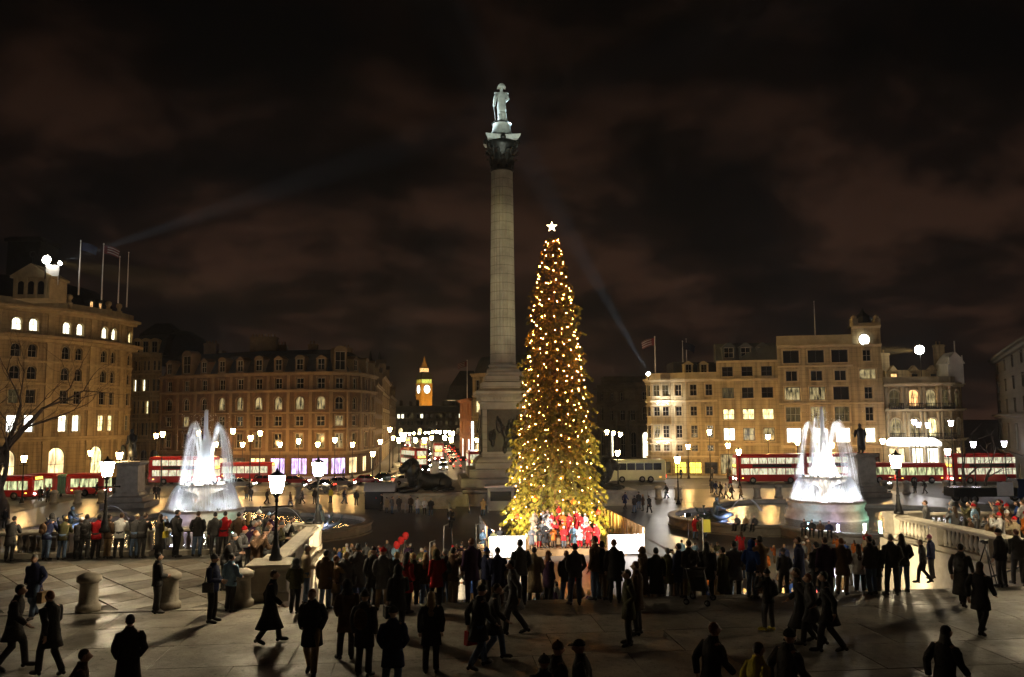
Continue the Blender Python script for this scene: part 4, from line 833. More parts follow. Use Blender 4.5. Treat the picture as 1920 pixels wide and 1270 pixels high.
for k in range(6): q.tube([o3(.03 + (.19 - .012 * k) * math.cos(j * math.pi / 10), -.15 + (.12 - .01 * k) * math.sin(j * math.pi / 10), .05 + k * .075) for j in range(21)], .05 * S, 6)
q.ell(o3(.05, -.12, .3), (.16 * S, .11 * S, .27 * S), 10, 7); q.build('rope_coil', 'statue_stone', t)
# lightning rods of the floodlights are left to the roofs

# ---- bronze lions on their plinths
def lion(label, x, y, rz, z):
    t = thing('bronze_lion', label, 'statue', (x, y, z), rz, 'bronze lions at the column')
    q = MB()                                             # local +x is where the lion faces
    q.loft([[(xx, ry * math.cos(2 * math.pi * k / 14), zz + rz_ * math.sin(2 * math.pi * k / 14)) for k in range(14)] for xx, ry, rz_, zz in
            ((-3.0, .35, .35, .55), (-2.8, .8, .75, .85), (-2.1, 1.0, 1.0, 1.05), (-1.2, .85, .9, 1.0), (-.2, .8, .95, 1.15), (.7, .85, 1.15, 1.55), (1.3, .8, 1.15, 1.9), (1.7, .5, .7, 2.1))], 0, True)
    for s in (-1, 1):
        q.tube([(.9, s * .62, 1.3), (1.1, s * .72, .55), (1.3, s * .72, .34), (2.4, s * .7, .28), (2.9, s * .68, .2)], [.5, .36, .32, .28, .26], 9)
        q.ell((3.0, s * .68, .22), (.36, .3, .22), 8, 6)
        q.ell((-2.2, s * .85, .85), (.85, .42, .8), 10, 8); q.tube([(-2.0, s * 1.0, .5), (-1.2, s * 1.1, .35), (-.9, s * 1.1, .2)], [.36, .27, .25], 8); q.ell((-.75, s * 1.1, .18), (.34, .25, .18), 8, 6)
    q.tube([(-2.9, .3, .5), (-3.3, .8, .25), (-2.9, 1.4, .16), (-2.0, 1.6, .14)], [.16, .13, .12, .14], 7); q.ell((-1.8, 1.62, .16), (.35, .18, .16), 8, 5)
    o = q.build('body', 'bronze', t)
    q = MB(); rr = random.Random(4)
    def wob(p): return p * (1 + .07 * math.sin(9 * math.atan2(p.y, p.z) ) * math.cos(p.x * 7))
    q.ell((1.45, 0, 2.45), (.85, 1.0, 1.25), 22, 14, fn=wob); q.ell((1.15, 0, 1.7), (.9, .95, 1.1), 18, 12, fn=wob)
    for k in range(46): a = rr.uniform(0, 6.28); z_ = rr.uniform(1.0, 3.4); q.tube([(1.3 + .3 * math.cos(a), .95 * math.sin(a), z_), (1.2 + .4 * math.cos(a), 1.08 * math.sin(a), z_ - .5)], [.16, .05], 5)
    q.build('mane', 'bronze', o)
    q = MB(); q.ell((2.1, 0, 2.7), (.62, .58, .66), 14, 10); q.ell((2.62, 0, 2.5), (.38, .38, .34), 12, 8); q.ell((2.6, 0, 2.22), (.28, .26, .18), 10, 6); q.ell((2.95, 0, 2.62), (.12, .2, .12), 8, 6)
    for s in (-1, 1): q.ell((1.9, s * .62, 3.2), (.14, .2, .24), 8, 6); q.ell((2.5, s * .25, 2.86), (.1, .1, .08), 6, 5); q.ell((2.42, s * .28, 2.98), (.16, .18, .08), 8, 5)
    q.build('head', 'bronze', o)
    return t
LP = G(806, 938, 0)
for s, lab in ((-1, 'dark bronze lion lying on its plinth left of the column'), (1, 'dark bronze lion behind the fir tree right of the column')):
    x, y = CX + s * 9.6, CY - 8.2
    q = MB(); q.sweep([(x - 4.4 if s < 0 else x - 3.4, y - 2.0), (x + 3.4 if s < 0 else x + 4.4, y - 2.0), (x + 3.4 if s < 0 else x + 4.4, y + 2.2), (x - 4.4 if s < 0 else x - 3.4, y + 2.2)], [(0, -.1), (0, 1.3), (.12, 1.4), (.12, 1.6), (0, 1.7), (-.6, 1.72)], closed=True)
    q.box(x - 4.2, x + 4.2, y - 1.9, y + 2.1, 1.2, 1.715)
    q.build('lion_plinth', 'granite', None, label='long granite plinth under the %s bronze lion' % ('left' if s < 0 else 'right'), category='plinth', group='lion plinths')
    lion(lab, x, y, R_(205) if s < 0 else R_(-25), 1.72)

# ================================================================== CHRISTMAS TREE
TX, TY, TH = 10.3, 68.4, 25.3
TOFF = 0.0
def tree_r(z):          # crown radius at height
    f = (TH - z) / TH; return 0.10 + 3.95 * (max(f, 0) ** 0.60) * (1.0 if z > 2.2 else 0.82 + 0.08 * z)
t = thing('fir_tree', 'tall fir tree covered in strings of warm white lights', 'tree', (TX, TY, 0))
q = MB(); q.tube([(0, 0, -.1), (0.02, 0, 3), (0, .03, 9), (.03, 0, 17), (0, 0, TH - .2)], [.42, .38, .29, .16, .04], 12); q.build('trunk', 'bark', t)
def fir():
    V = []; F = []; n = 0
    bq = MB()
    for lev in range(56):
        z0 = 1.2 + (TH - 1.7) * (lev / 55) ** 0.95; R0 = tree_r(z0)
        nb = int(7 + 8 * (R0 / 4.6))
        for k in range(nb):
            a = 2 * math.pi * (k + (lev * 0.618) + random.uniform(-.3, .3)) / nb
            if random.random() < .10: continue
            R = R0 * random.choice((random.uniform(.70, 1.0), random.uniform(.95, 1.18), random.uniform(1.0, 1.32) if z0 < 21 else 1.0)); droop = (0.10 + 0.34 * (1 - z0 / TH)) * R
            ca, sa = math.cos(a), math.sin(a); m = max(4, int(R * 3.2)); pts = []
            rise = random.uniform(.15, .4) * R
            for j in range(m + 1):
                f = j / m; r_ = R * f; pts.append(np.array((r_ * ca, r_ * sa, z0 + rise * f * .7 - (droop + rise) * f * f + random.uniform(-.03, .03))))
            if lev % 2 == 0: bq.tube([Vector(p) for p in pts[::2]] , [.05 * (1 - .8 * j / len(pts[::2])) * (.5 + R / 5) for j in range(len(pts[::2]))], 4, sm=True)
            for j in range(1, m + 1):
                f = j / m; p = pts[j]; dirv = pts[j] - pts[j - 1]; dirv /= np.linalg.norm(dirv)
                ns = (5 if z0 < 9 else 4) if f > .5 else 1
                for s_ in range(ns):
                    side = random.uniform(-1.5, 1.5); ln = random.uniform(.35, .75) * (1.15 - .35 * f) * (.55 + .5 * R0 / 4.6)
                    c2, s2 = math.cos(side), math.sin(side); dv = np.array((dirv[0] * c2 - dirv[1] * s2, dirv[0] * s2 + dirv[1] * c2, dirv[2] - random.uniform(.25, .85))); dv /= np.linalg.norm(dv)
                    up = np.array((random.uniform(-.5, .5), random.uniform(-.5, .5), 1.0)); w = np.cross(dv, up); w /= np.linalg.norm(w); wd = random.uniform(.03, .065)
                    q0 = p + np.array((random.uniform(-.1, .1), random.uniform(-.1, .1), random.uniform(-.08, .08)))
                    # a twig with needles: three slim blades
                    for b_ in (-.45, 0.0, .45):
                        tip = q0 + dv * ln * (1 - abs(b_) * .5) + w * b_ * ln * .75; mid = q0 * .55 + tip * .45
                        V += [q0, mid + w * wd, tip, mid - w * wd]; F.append((n, n + 1, n + 2, n + 3)); n += 4
    return np.array(V), F, bq
V, F, bq = fir()
me = bpy.data.meshes.new('foliage'); me.from_pydata(V.tolist(), [], F); me.materials.append(MAT['fir']); me.update()
cr = link('crown', me, t); cr['kind'] = 'stuff'
o = bq.build('branch_wood', 'bark', t); o['kind'] = 'stuff'
NS = 19
for s_ in range(NS):
    q = MB(); a = 2 * math.pi * (s_ + random.uniform(-.25, .25)) / NS; z = TH - .6 - random.random() * 0.5; line = []
    stop = .9 if s_ % 1 == 0 else 3
    while z > stop:
        r_ = tree_r(z) * random.uniform(.80, .97) + .05; aa = a + random.uniform(-.06, .06) * 2.5 / max(r_, 1)
        p = (r_ * math.cos(aa), r_ * math.sin(aa), z); line.append(p)
        if not (z > 19 and s_ % 3 == 1 and z > 22) and not (z > 17 and s_ % 2 == 1 and random.random() < .5):
            rad = random.uniform(.028, .039); q.add([(p[0] + rad * dx, p[1] + rad * dy, p[2] + rad * dz * 1.2) for dx, dy, dz in ((1, 0, 0), (0, 1, 0), (-1, 0, 0), (0, -1, 0), (0, 0, 1), (0, 0, -1))], [(0, 1, 4), (1, 2, 4), (2, 3, 4), (3, 0, 4), (1, 0, 5), (2, 1, 5), (3, 2, 5), (0, 3, 5)], 1)
        z -= random.uniform(.65, 1.30)
    q.tube(line, .012, 3, 0); q.build('light_string', ['wire', 'bulb_glow'], t)
# baubles and ribbons near the foot
for k in range(5):
    a = R_(200 + 30 * k + random.uniform(-8, 8)); z = random.uniform(1.8, 3.6); q = MB(); q.ell((0, 0, 0), (.2, .2, .2), 12, 8); q.tube([(0, 0, .18), (0, 0, .3)], .03, 5)
    q.build('bauble', 'chorus_red' if k % 2 == 0 else 'cloth_orange', t, loc=(tree_r(z) * math.cos(a), tree_r(z) * math.sin(a), z))
q = MB(); pts = []
for k in range(10): r_ = .47 if k % 2 == 0 else .19; a = math.pi / 2 + k * math.pi / 5; pts.append((r_ * math.cos(a), r_ * math.sin(a)))
q.loft([[(x * .75, -.1, z * .75) for x, z in pts], [(x, -.06, z) for x, z in pts], [(x, .06, z) for x, z in pts], [(x * .75, .1, z * .75) for x, z in pts]])
q.build('star', 'star_glow', t, loc=(0, 0, TH + .55), rz=-PSI)
q = MB(); q.tube([(0, 0, TH - .4), (0, 0, TH + .1)], .03, 5); q.build('star_rod', 'iron_black', t)

# ---- the singers' pen: hoardings round the foot of the tree
def hoarding(label, p0, p1, h, mat, backmat=None):
    p0, p1 = Vector(p0), Vector(p1); L = (p1 - p0).length; t = thing('hoarding', label, 'hoarding', (p0.x, p0.y, 0), math.atan2(p1.y - p0.y, p1.x - p0.x), 'hoardings of the singers\' pen')
    n = max(1, round(L / 1.25))
    for k in range(n): q = MB(); q.cbox(L * k / n + .012, L * (k + 1) / n - .01, 0, .06, .12, h, .012); q.build('panel', mat, t)
    for k in range(n + 1): q = MB(); q.box(L * k / n - .05, L * k / n + .05, .062, .16, 0, h - .04); q.build('post', 'wood', t)
    return t
PXL, PXR, PYF, PYB = 4.1, 15.0, 57.6, 73.5
hoarding('bright white hoarding left of the singers', (PXL, PYF), (PXL + 2.5, PYF), 1.55, 'hoarding_white')
hoarding('bright white hoarding right of the singers', (PXR - 2.6, PYF + .3), (PXR, PYF + .3), 1.45, 'hoarding_white')
hoarding('bare wooden hoarding running back along the right of the pen', (PXR + .1, PYF + .6), (PXR + .1, PYB), 1.9, 'wood')
hoarding('painted hoarding panels along the left of the pen behind the chairs', (PXL - .1, PYB - 6), (PXL - .1, PYF + 3.0), 1.9, 'hoarding_white')
q = MB(); q.cbox(PXL + 2.6, PXR - 2.4, PYF + .8, PYF + 6.2, -.02, .45, .02); q.build('choir_stage', 'wood', None, label='low wooden platform under the singers at the tree', category='stage')
q = MB(); q.cbox(PXL + 3.2, PXR - 2.6, PYF + 3.2, PYF + 6.1, .45, .9, .02); q.build('choir_riser', 'wood', None, label='upper wooden riser behind the front singers', category='stage')

# ================================================================== FOUNTAINS
def quatre(c, R, rl, n=128):
    pts = []
    for k in range(n):
        a = 2 * math.pi * k / n; best = R * .74
        for j in range(4):
            b_ = j * math.pi / 2; cx, cy_ = (R - rl) * math.cos(b_), (R - rl) * math.sin(b_); d = (math.cos(a), math.sin(a)); dt = cx * d[0] + cy_ * d[1]; disc = dt * dt - (cx * cx + cy_ * cy_ - rl * rl)
            if disc > 0: best = max(best, dt + math.sqrt(disc))
        pts.append((c[0] + best * math.cos(-a), c[1] + best * math.sin(-a)))     # clockwise: outside lies right... of travel reversed below
    return pts[::-1]
def strands(q, n, fn, seg=10, w=.012):
    for i in range(n):
        pts = fn(i, seg); q.tube(pts, [w * (1 - .5 * j / len(pts)) for j in range(len(pts))], 3, sm=True, cap=False)
def fountain(label, c, seed, main):
    rr = random.Random(seed); t = thing('fountain', label, 'fountain', (c[0], c[1], 0))
    outl = quatre((0, 0), 14.2, 7.6)
    q = MB(); q.sweep(outl, [(.10, -.05), (.10, .12), (0, .16), (-.02, .62), (.10, .70), (.14, .78), (.14, .88), (.06, .92), (-.55, .92), (-.6, .86), (-.55, .1), (-.4, -.05)], closed=True); q.build('basin_wall', 'pool_stone', t)
    q = MB(); inn = [(x * .965, y * .965, .56) for x, y in outl]; q.add(inn, [tuple(range(len(inn)))]); q.build('water', 'pool_water', t)
    q = MB(); q.lathe([(3.55, .2), (3.55, .75), (3.42, .82), (3.42, 1.15), (3.3, 1.22), (3.2, 1.55), (3.28, 1.62), (3.28, 1.8), (3.4, 1.9), (3.4, 2.1), (3.25, 2.2), (2.9, 2.2), (2.8, 2.12), (.8, 2.12)], 48); q.build('pedestal_basin', 'fountain_stone', t)
    q = MB(); q.lathe([(.75, 2.1), (.75, 2.5), (.55, 2.6), (.45, 3.0), (.6, 3.35), (.9, 3.5), (1.6, 3.75), (1.95, 4.0), (2.02, 4.2), (1.95, 4.28), (1.8, 4.22), (1.4, 4.1), (.3, 4.05), (.28, 4.6), (.1, 4.8)], 36); q.build('bowl', 'fountain_stone', t)
    # water: central plume, ring of arching jets, curtain off the bowl
    q = MB()
    def plume(i, seg):
        a = rr.uniform(0, 6.283); core = rr.random() < .45; rad = rr.uniform(0, .2) if core else rr.uniform(.05, 1.0) * main ** .5; top = 6.4 * rr.uniform(.6, 1.0) if core else (5.2 - 3.4 * rad) * rr.uniform(.45, 1.05)
        out = []; th = rr.uniform(.5, .8); wv = rr.uniform(0, 6)
        for k in range(seg + 1):
            f = k / seg; z = top * (1 - ((f - th) / th) ** 2) if f < th else top * (1 - .75 * ((f - th) / (1 - th)) ** 2); r_ = rad * (.25 + .75 * f) + .02 * math.sin(9 * f + wv)
            out.append((r_ * math.cos(a + .1 * f), r_ * math.sin(a + .1 * f), 4.2 + z))
        return out
    strands(q, 1500, plume, 12, .012)
    for k in range(900):
        a = rr.uniform(0, 6.283); r_ = abs(rr.gauss(0, 1.0)); z = 4.2 + rr.random() ** 1.5 * 6.0; d = .012 + .02 * rr.random(); q.add([(r_ * math.cos(a) + d, r_ * math.sin(a), z), (r_ * math.cos(a) - d, r_ * math.sin(a) + d, z), (r_ * math.cos(a), r_ * math.sin(a) - d, z), (r_ * math.cos(a), r_ * math.sin(a), z + 2.2 * d)], [(0, 1, 2), (0, 1, 3), (1, 2, 3), (2, 0, 3)])
    o = q.build('central_jet', 'spray', t); o['kind'] = 'stuff'
    for j in range(9):
        q = MB(); a0 = 2 * math.pi * j / 9 + .2; reach = rr.uniform(2.0, 2.9); hh = rr.uniform(3.9, 5.2)
        def arc(i, seg):
            a = a0 + rr.gauss(0, .05); rc = reach * (1 + rr.gauss(0, .08)); h2 = hh * (1 + rr.gauss(0, .03)); 
            out = []
            for k in range(seg + 1):
                f = k / seg; r_ = .35 + (rc - .35) * f; z = 4.3 + h2 * (1 - ((f - .42) / .42) ** 2) if f < .42 else 4.3 + h2 - (h2 + 2.0) * ((f - .42) / .58) ** 2
                out.append((r_ * math.cos(a), r_ * math.sin(a), z))
            return out
        strands(q, 40, arc, 16, .006); o = q.build('jet', 'spray', t); o['kind'] = 'stuff'
    q = MB()
    def curtain(i, seg):
        a = rr.uniform(0, 6.283); r1 = 1.98; r2 = rr.uniform(2.3, 3.15)
        return [((r1 + (r2 - r1) * (k / seg) ** .8) * math.cos(a), (r1 + (r2 - r1) * (k / seg) ** .8) * math.sin(a), 4.2 - 2.0 * (k / seg) ** 1.7) for k in range(seg + 1)]
    strands(q, 520, curtain, 6, .010)
    def splash(i, seg):
        a = rr.uniform(0, 6.283); r1 = rr.uniform(1.2, 3.0); h = rr.uniform(.15, .8)
        return [((r1 + .25 * k / seg) * math.cos(a), (r1 + .25 * k / seg) * math.sin(a), 2.15 + h * (1 - (1 - 2 * k / seg) ** 2)) for k in range(seg + 1)]
    strands(q, 420, splash, 4, .012)
    o = q.build('falling_water', 'spray', t); o['kind'] = 'stuff'
    # lamps under the jets
    for k in range(3):
        a = 2 * math.pi * k / 3 + .9; q = MB(); q.lathe([(.16, 0), (.2, .15), (.2, .25)], 10); q.build('jet_lamp', 'iron_black', t, loc=(1.1 * math.cos(a), 1.1 * math.sin(a), 4.12)); 
        point_light('jet_light', (1.1 * math.cos(a), 1.1 * math.sin(a), 4.62), 1100 * main, (0.96, .97, 1.0), .12, t)
    for k in range(5):
        a = 2 * math.pi * k / 5 + .2; q = MB(); q.lathe([(.1, 0), (.13, .12), (.13, .2)], 8); q.build('rim_lamp', 'iron_black', t, loc=(1.78 * math.cos(a), 1.78 * math.sin(a), 4.2))
        spot_light('rim_light', (1.78 * math.cos(a), 1.78 * math.sin(a), 4.45), (0.1 * math.cos(a), 0.1 * math.sin(a), 8.2), 4200 * main, 60, (1.0, .97, .9) if main > 1.2 else (.95, .97, 1.0), .6, .08, t)
    for k in range(5):
        a = 2 * math.pi * k / 5 + .5; q = MB(); q.lathe([(.14, 0), (.17, .1), (.17, .18)], 10); q.build('basin_lamp', 'iron_black', t, loc=(2.2 * math.cos(a), 2.2 * math.sin(a), 2.13)); 
        point_light('basin_light', (2.2 * math.cos(a), 2.2 * math.sin(a), 2.5), 320 * main, (.9, .93, 1.0), .1, t)
    for k in range(4):
        a = R_(225 + 30 * k); point_light('pool_light', (4.6 * math.cos(a), 4.6 * math.sin(a), .75), 90, ((.45, .75, 1.0), (.7, .6, 1.0), (1.0, .9, .7), (.4, 1.0, .8))[k], .1, t)
        q = MB(); q.lathe([(.15, .5), (.15, .62)], 8, c=(4.6 * math.cos(a), 4.6 * math.sin(a), 0)); q.build('pool_lamp', 'iron_black', t)
    return t
def sea_group(label, x, y, rz):
    t = thing('fountain_sculpture', label, 'sculpture', (x, y, .3), rz, 'bronze sea figures in the pools')
    q = MB(); q.lathe([(1.0, 0), (1.1, .25), (.7, .5), (.3, .55)], 14); q.build('rock', 'bronze_green', t)
    q = MB(); q.tube([(-.2, 0, .5), (-.1, .05, .9), (0, 0, 1.3), (.05, 0, 1.75), (.05, 0, 1.95)], [.28, .30, .24, .27, .09], 12); q.ell((.1, 0, 2.12), (.16, .14, .19), 10, 8)
    q.tube([(.05, .25, 1.7), (.35, .5, 1.5), (.8, .55, 1.6)], [.1, .08, .06], 8); q.tube([(.05, -.25, 1.7), (.3, -.55, 1.45), (.7, -.6, 1.25)], [.1, .08, .06], 8)
    q.tube([(-.15, .1, .7), (-.8, .2, .55), (-1.4, .1, .7), (-1.7, 0, 1.15)], [.28, .22, .13, .05], 10); q.loft([[(-1.7, -.4, 1.4), (-1.65, 0, 1.1), (-1.7, .4, 1.4)], [(-1.78, -.4, 1.4), (-1.75, 0, 1.1), (-1.78, .4, 1.4)]])
    q.build('figure', 'bronze_green', t)
    for s in (-1, 1):
        q = MB(); q.tube([(1.4, s * .5, .75), (1.05, s * .6, .85), (.5, s * .75, .7), (-.1, s * .9, .55), (-.6, s * 1.0, .8), (-.8, s * 1.0, 1.3)], [.10, .24, .3, .24, .14, .05], 10); q.loft([[(-.7, s * 1.0 - .3, 1.5), (-.8, s * 1.0, 1.25), (-.7, s * 1.0 + .3, 1.5)], [(-.77, s * 1.0 - .3, 1.5), (-.88, s * 1.0, 1.25), (-.77, s * 1.0 + .3, 1.5)]]); q.build('dolphin', 'bronze_green', t)
    q = MB()
    def sp(i, seg): a = random.gauss(0, .06); return [(1.4 + 3.0 * (k / seg), .5 + a * 3 * k / seg, .85 + 1.3 * (1 - (1 - 2.3 * k / seg * .85) ** 2) * 1.0) for k in range(seg + 1)]
    strands(q, 24, sp, 10, .012); o = q.build('water_spout', 'spray', t); o['kind'] = 'stuff'
    point_light('sculpture_light', (.9, -1.3, .75), 150, (.55, .55, 1.0), .1, t); point_light('sculpture_light', (-.6, 1.3, .6), 60, (.9, .7, 1.0), .1, t)
    return t
FLC, FRC = (-19.2, 74.0), (35.6, 72.6)
fountain('lit fountain with arching white jets left of the column', FLC, 1, 1.0)
fountain('lit fountain with a solid white plume at the right', FRC, 2, 1.7)
for lab, c, dx, rz in (('bronze sea figures lit violet in the right pool', FRC, -10.4, 0.0), ('bronze sea figures in the pool left of the stage', FLC, 10.2, math.pi), ('bronze sea figures at the far left behind the balustrade', FLC, -10.6, .2)): sea_group(lab, c[0] + dx, c[1] - (2.5 if dx > 0 else .5), rz)

# ---- bronze men on plinths
def plinth_statue(label, x, y, rz, flip):
    t = thing('plinth_statue', label, 'statue', (x, y, 0), 0, 'bronze statues on stone plinths')
    q = MB(); q.loft([sq(2.4, -.1), sq(2.4, .55), sq(2.25, .6), sq(2.0, .65), sq(2.0, 1.15), sq(1.85, 1.2), sq(1.5, 1.3), sq(1.35, 1.6), sq(1.2, 1.7), sq(1.16, 4.6), sq(1.25, 4.7), sq(1.45, 4.85), sq(1.45, 5.1), sq(1.2, 5.15)]); q.build('plinth', 'granite', t)
    S = 3.7 / 1.78; o3 = lambda x, y, z: (x * S, y * S, z * S); q = MB()
    for s in (-1, 1): q.tube([o3(s * .10, 0, .9), o3(s * .12, .03, .5), o3(s * .13, 0, .08), o3(s * .15, .13, .03)], [.11 * S, .08 * S, .06 * S, .05 * S], 10)
    q.loft([[o3((rx + .018 * math.cos(5 * k)) * math.cos(2 * math.pi * k / 18), yo + ry * math.sin(2 * math.pi * k / 18), z) for k in range(18)] for rx, ry, z, yo in ((.25, .18, .22, -.06), (.25, .18, .6, -.04), (.22, .16, .98, -.02), (.25, .16, 1.25, 0), (.27, .15, 1.38, 0), (.18, .12, 1.47, 0), (.09, .08, 1.52, .01))], 0, True)
    q.tube([o3(-.25, 0, 1.4), o3(-.34, .04, 1.14), o3(-.22, .2, 1.0)], [.1 * S, .085 * S, .06 * S], 9); q.tube([o3(.25, 0, 1.4), o3(.33, -.02, 1.14), o3(.32, .08, .92)], [.1 * S, .085 * S, .06 * S], 9)
    q.tube([o3(0, .01, 1.48), o3(0, .02, 1.6)], [.07 * S, .065 * S], 10); q.ell(o3(0, .02, 1.67), (.09 * S, .1 * S, .12 * S), 12, 9)
    o = q.build('figure', 'bronze', t, loc=(0, 0, 5.12), rz=rz)
    q = MB(); q.tube([o3(.33, .1, .95), o3(.36, .25, .06)], [.02 * S, .015 * S], 6); q.build('sword', 'bronze', o)
plinth_statue('dark bronze man on a tall stone plinth left of the left fountain', -34.1, 99.8, R_(150), 1)
plinth_statue('dark bronze cloaked man on a plinth behind the right fountain', 52.9, 98.0, R_(10), 1)

# ================================================================== LAMPS
LAMPM = {}
def lantern_parts(kind):
    if kind in LAMPM: return LAMPM[kind]
    glow = dict(near='lantern_glow', far='lantern_far', warm='lantern_warm', cool='lantern_cool')[kind]
    d = {}
    q = MB(); q.lathe([(.15, 0), (.20, .18), (.245, .46), (.25, .52)], 8, sm=False); d['glass'] = q.mesh('glass', glow)
    q = MB(); q.lathe([(.25, .522), (.262, .54), (.20, .57), (.11, .62), (.05, .65), (.035, .72), (.01, .76)], 10); q.lathe([(.05, -.16), (.09, -.1), (.16, -.005)], 10)
    for k in range(8): a = k * math.pi / 4; q.tube([(.155 * math.cos(a), .155 * math.sin(a), 0), (.255 * math.cos(a), .255 * math.sin(a), .52)], .012, 4)
    d['cap'] = q.mesh('lantern_frame', 'iron_black'); LAMPM[kind] = d; return d
def lamp_post(label, x, y, z0, head, kind, scale=1.0, ladder=True, group='lamp posts of the square', category='lamp post', name='lamp_post', fat=1.0):
    """head = height of the lantern's middle above z0"""
    t = thing(name, label, category, (x, y, z0), random.uniform(0, .5), group); h = head - .26 * scale
    q = MB(); f = fat; q.lathe([(.30 * f, 0), (.30 * f, .12), (.22 * f, .18), (.20 * f, .34), (.13 * f, .5), (.10 * f, .75), (.13 * f, .8), (.085 * f, .86), (.075 * f, h * .55), (.1 * f, h * .56), (.06 * f, h * .58), (.05 * f, h - .3), (.09 * f, h - .27), (.05 * f, h - .1)], 12); q.build('post', 'iron_black', t)
    if ladder: q = MB(); q.tube([(-.45, 0, h - .42), (.45, 0, h - .42)], .025, 6); q.ell((-.47, 0, h - .42), (.045, .045, .045), 6, 5); q.ell((.47, 0, h - .42), (.045, .045, .045), 6, 5); q.build('ladder_bar', 'iron_black', t)
    d = lantern_parts(kind); g = link('lantern', d['cap'], t, (0, 0, h), 0, scale); link('glass', d['glass'], g)
    return t
# lamp on the plinth at the head of the stair, and those on the balustrade piers
p = G(505, 1125, TZ); q = MB(); q.loft([sq(.62, 0), sq(.62, .25), sq(.55, .3), sq(.53, .85), sq(.6, .92), sq(.66, .98), sq(.66, 1.08), sq(.5, 1.12)]); q.build('lamp_plinth', 'balustrade_stone', None, loc=(p.x, p.y + .3, TZ), label='square stone plinth under the large lamp at the stairs', category='plinth')
hz = P(511, 905, math.hypot(p.x, p.y)).z; lamp_post('large glowing lantern on a black post on the stone plinth at the stairs', p.x + .1, p.y + .3, TZ + 1.1, hz - TZ - 1.1, 'near', 1.0, True, fat=.65)
q = MB(); q.loft([sq(.62, 0), sq(.62, .25), sq(.55, .3), sq(.53, .85), sq(.6, .92), sq(.66, .98), sq(.66, 1.08), sq(.5, 1.12)]); q.build('lamp_plinth', 'balustrade_stone', None, loc=(SX1 + .6, p.y + .3, TZ), label='square stone plinth under the lamp at the right end of the terrace', category='plinth')
lamp_post('glowing lantern on a plinth at the right end of the terrace', SX1 + .6, p.y + .3, TZ + 1.1, hz - TZ - 1.1, 'near', 1.0, True, fat=.65)
for px, py, dep, z0, lab in ((597, 880, 34.8, TZ + 1.12, 'glowing lantern on the balustrade corner left of the stairs'), (1680, 866, 37.0, TZ + 1.12, 'glowing lantern on the balustrade corner right of the stairs'), (201, 880, 33.2, TZ + 1.06, 'glowing lantern above the people on the left balustrade')):
    c = P(px, py, dep); lamp_post(lab, c.x, c.y, z0, c.z - z0, 'near', 1.05, fat=.7)
far_lamps = [(224, 855, 95, 'far'), (1270, 863, 94, 'far'), (1385, 848, 118, 'far'), (1158, 850, 122, 'far'), (437, 809, 128, 'far'), (470, 822, 122, 'far'), (305, 815, 128, 'warm'), (293, 818, 140, 'warm'),
             (488, 813, 138, 'warm'), (628, 826, 136, 'warm'), (699, 852, 134, 'far'), (713, 829, 150, 'far'), (731, 806, 158, 'far'), (737, 822, 172, 'warm'), (1138, 811, 150, 'far'), (1150, 813, 156, 'far'), (1163, 815, 150, 'far'), (1330, 811, 130, 'warm'),
             (45, 861, 101, 'warm'), (1740, 798, 124, 'cool'), (1722, 797, 127, 'cool'), (1783, 794, 120, 'cool'), (1714, 792, 126, 'cool'), (1825, 834, 112, 'cool'), (1883, 833, 114, 'cool'), (1777, 848, 104, 'cool'), (894, 826, 160, 'far'),
             (372, 813, 135, 'warm'), (560, 828, 138, 'warm'), (525, 834, 141, 'warm'), (596, 834, 141, 'warm'), (661, 834, 142, 'warm'), (455, 834, 143, 'warm'), (405, 834, 146, 'warm'), (1365, 836, 133, 'warm'), (1290, 838, 135, 'warm'), (1560, 836, 131, 'warm'), (1495, 830, 129, 'warm'), (1440, 820, 131, 'warm'), (170, 850, 113, 'warm'), (1655, 828, 128, 'warm')]
WORD = ['first', 'second', 'third', 'fourth', 'fifth', 'sixth', 'seventh', 'eighth', 'ninth', 'tenth', 'eleventh', 'twelfth', 'thirteenth', 'fourteenth', 'fifteenth', 'sixteenth', 'seventeenth', 'eighteenth', 'nineteenth', 'twentieth', 'twenty-first', 'twenty-second', 'twenty-third', 'twenty-fourth', 'twenty-fifth', 'twenty-sixth', 'twenty-seventh', 'twenty-eighth', 'twenty-ninth', 'thirtieth', 'thirty-first', 'thirty-second', 'thirty-third', 'thirty-fourth', 'thirty-fifth', 'thirty-sixth', 'thirty-seventh', 'thirty-eighth', 'thirty-ninth', 'fortieth'] + ['later'] * 60
for i, (px, py, dep, kind) in enumerate(sorted(far_lamps)):
    c = P(px, py, dep); z0 = 0.0 if dep < 108 or dep > 130 else -.12
    lamp_post('%s street lamp from the left of those along the far roads, lit' % WORD[i], c.x, c.y, z0, c.z - z0, kind, 1.4, dep < 123, 'street lamps along the far roads', 'street lamp', 'street_lamp')
for i, (px, py, dep) in enumerate(((753, 816, 255), (760, 815, 300), (768, 814, 350), (776, 813, 400), (786, 813, 440), (797, 812, 470), (804, 812, 430), (811, 811, 390), (818, 810, 350), (825, 811, 330), (835, 811, 300), (843, 812, 270), (849, 813, 240), (748, 826, 200), (756, 824, 230), (779, 826, 210), (809, 822, 260), (834, 822, 220), (846, 825, 185), (796, 826, 190))):
    c = P(px, py, dep); lamp_post('%s in the list of small far lamps down the street' % WORD[i] if False else 'small lit lamp down the far street, %s counting from the left' % WORD[sorted([753, 760, 768, 776, 786, 797, 804, 811, 818, 825, 835, 843, 849, 748, 756, 779, 809, 834, 846, 796]).index(px)], c.x, c.y, -.12, c.z + .12, 'far', 2.1, False, 'lamps down the far street', 'street lamp', 'street_lamp')

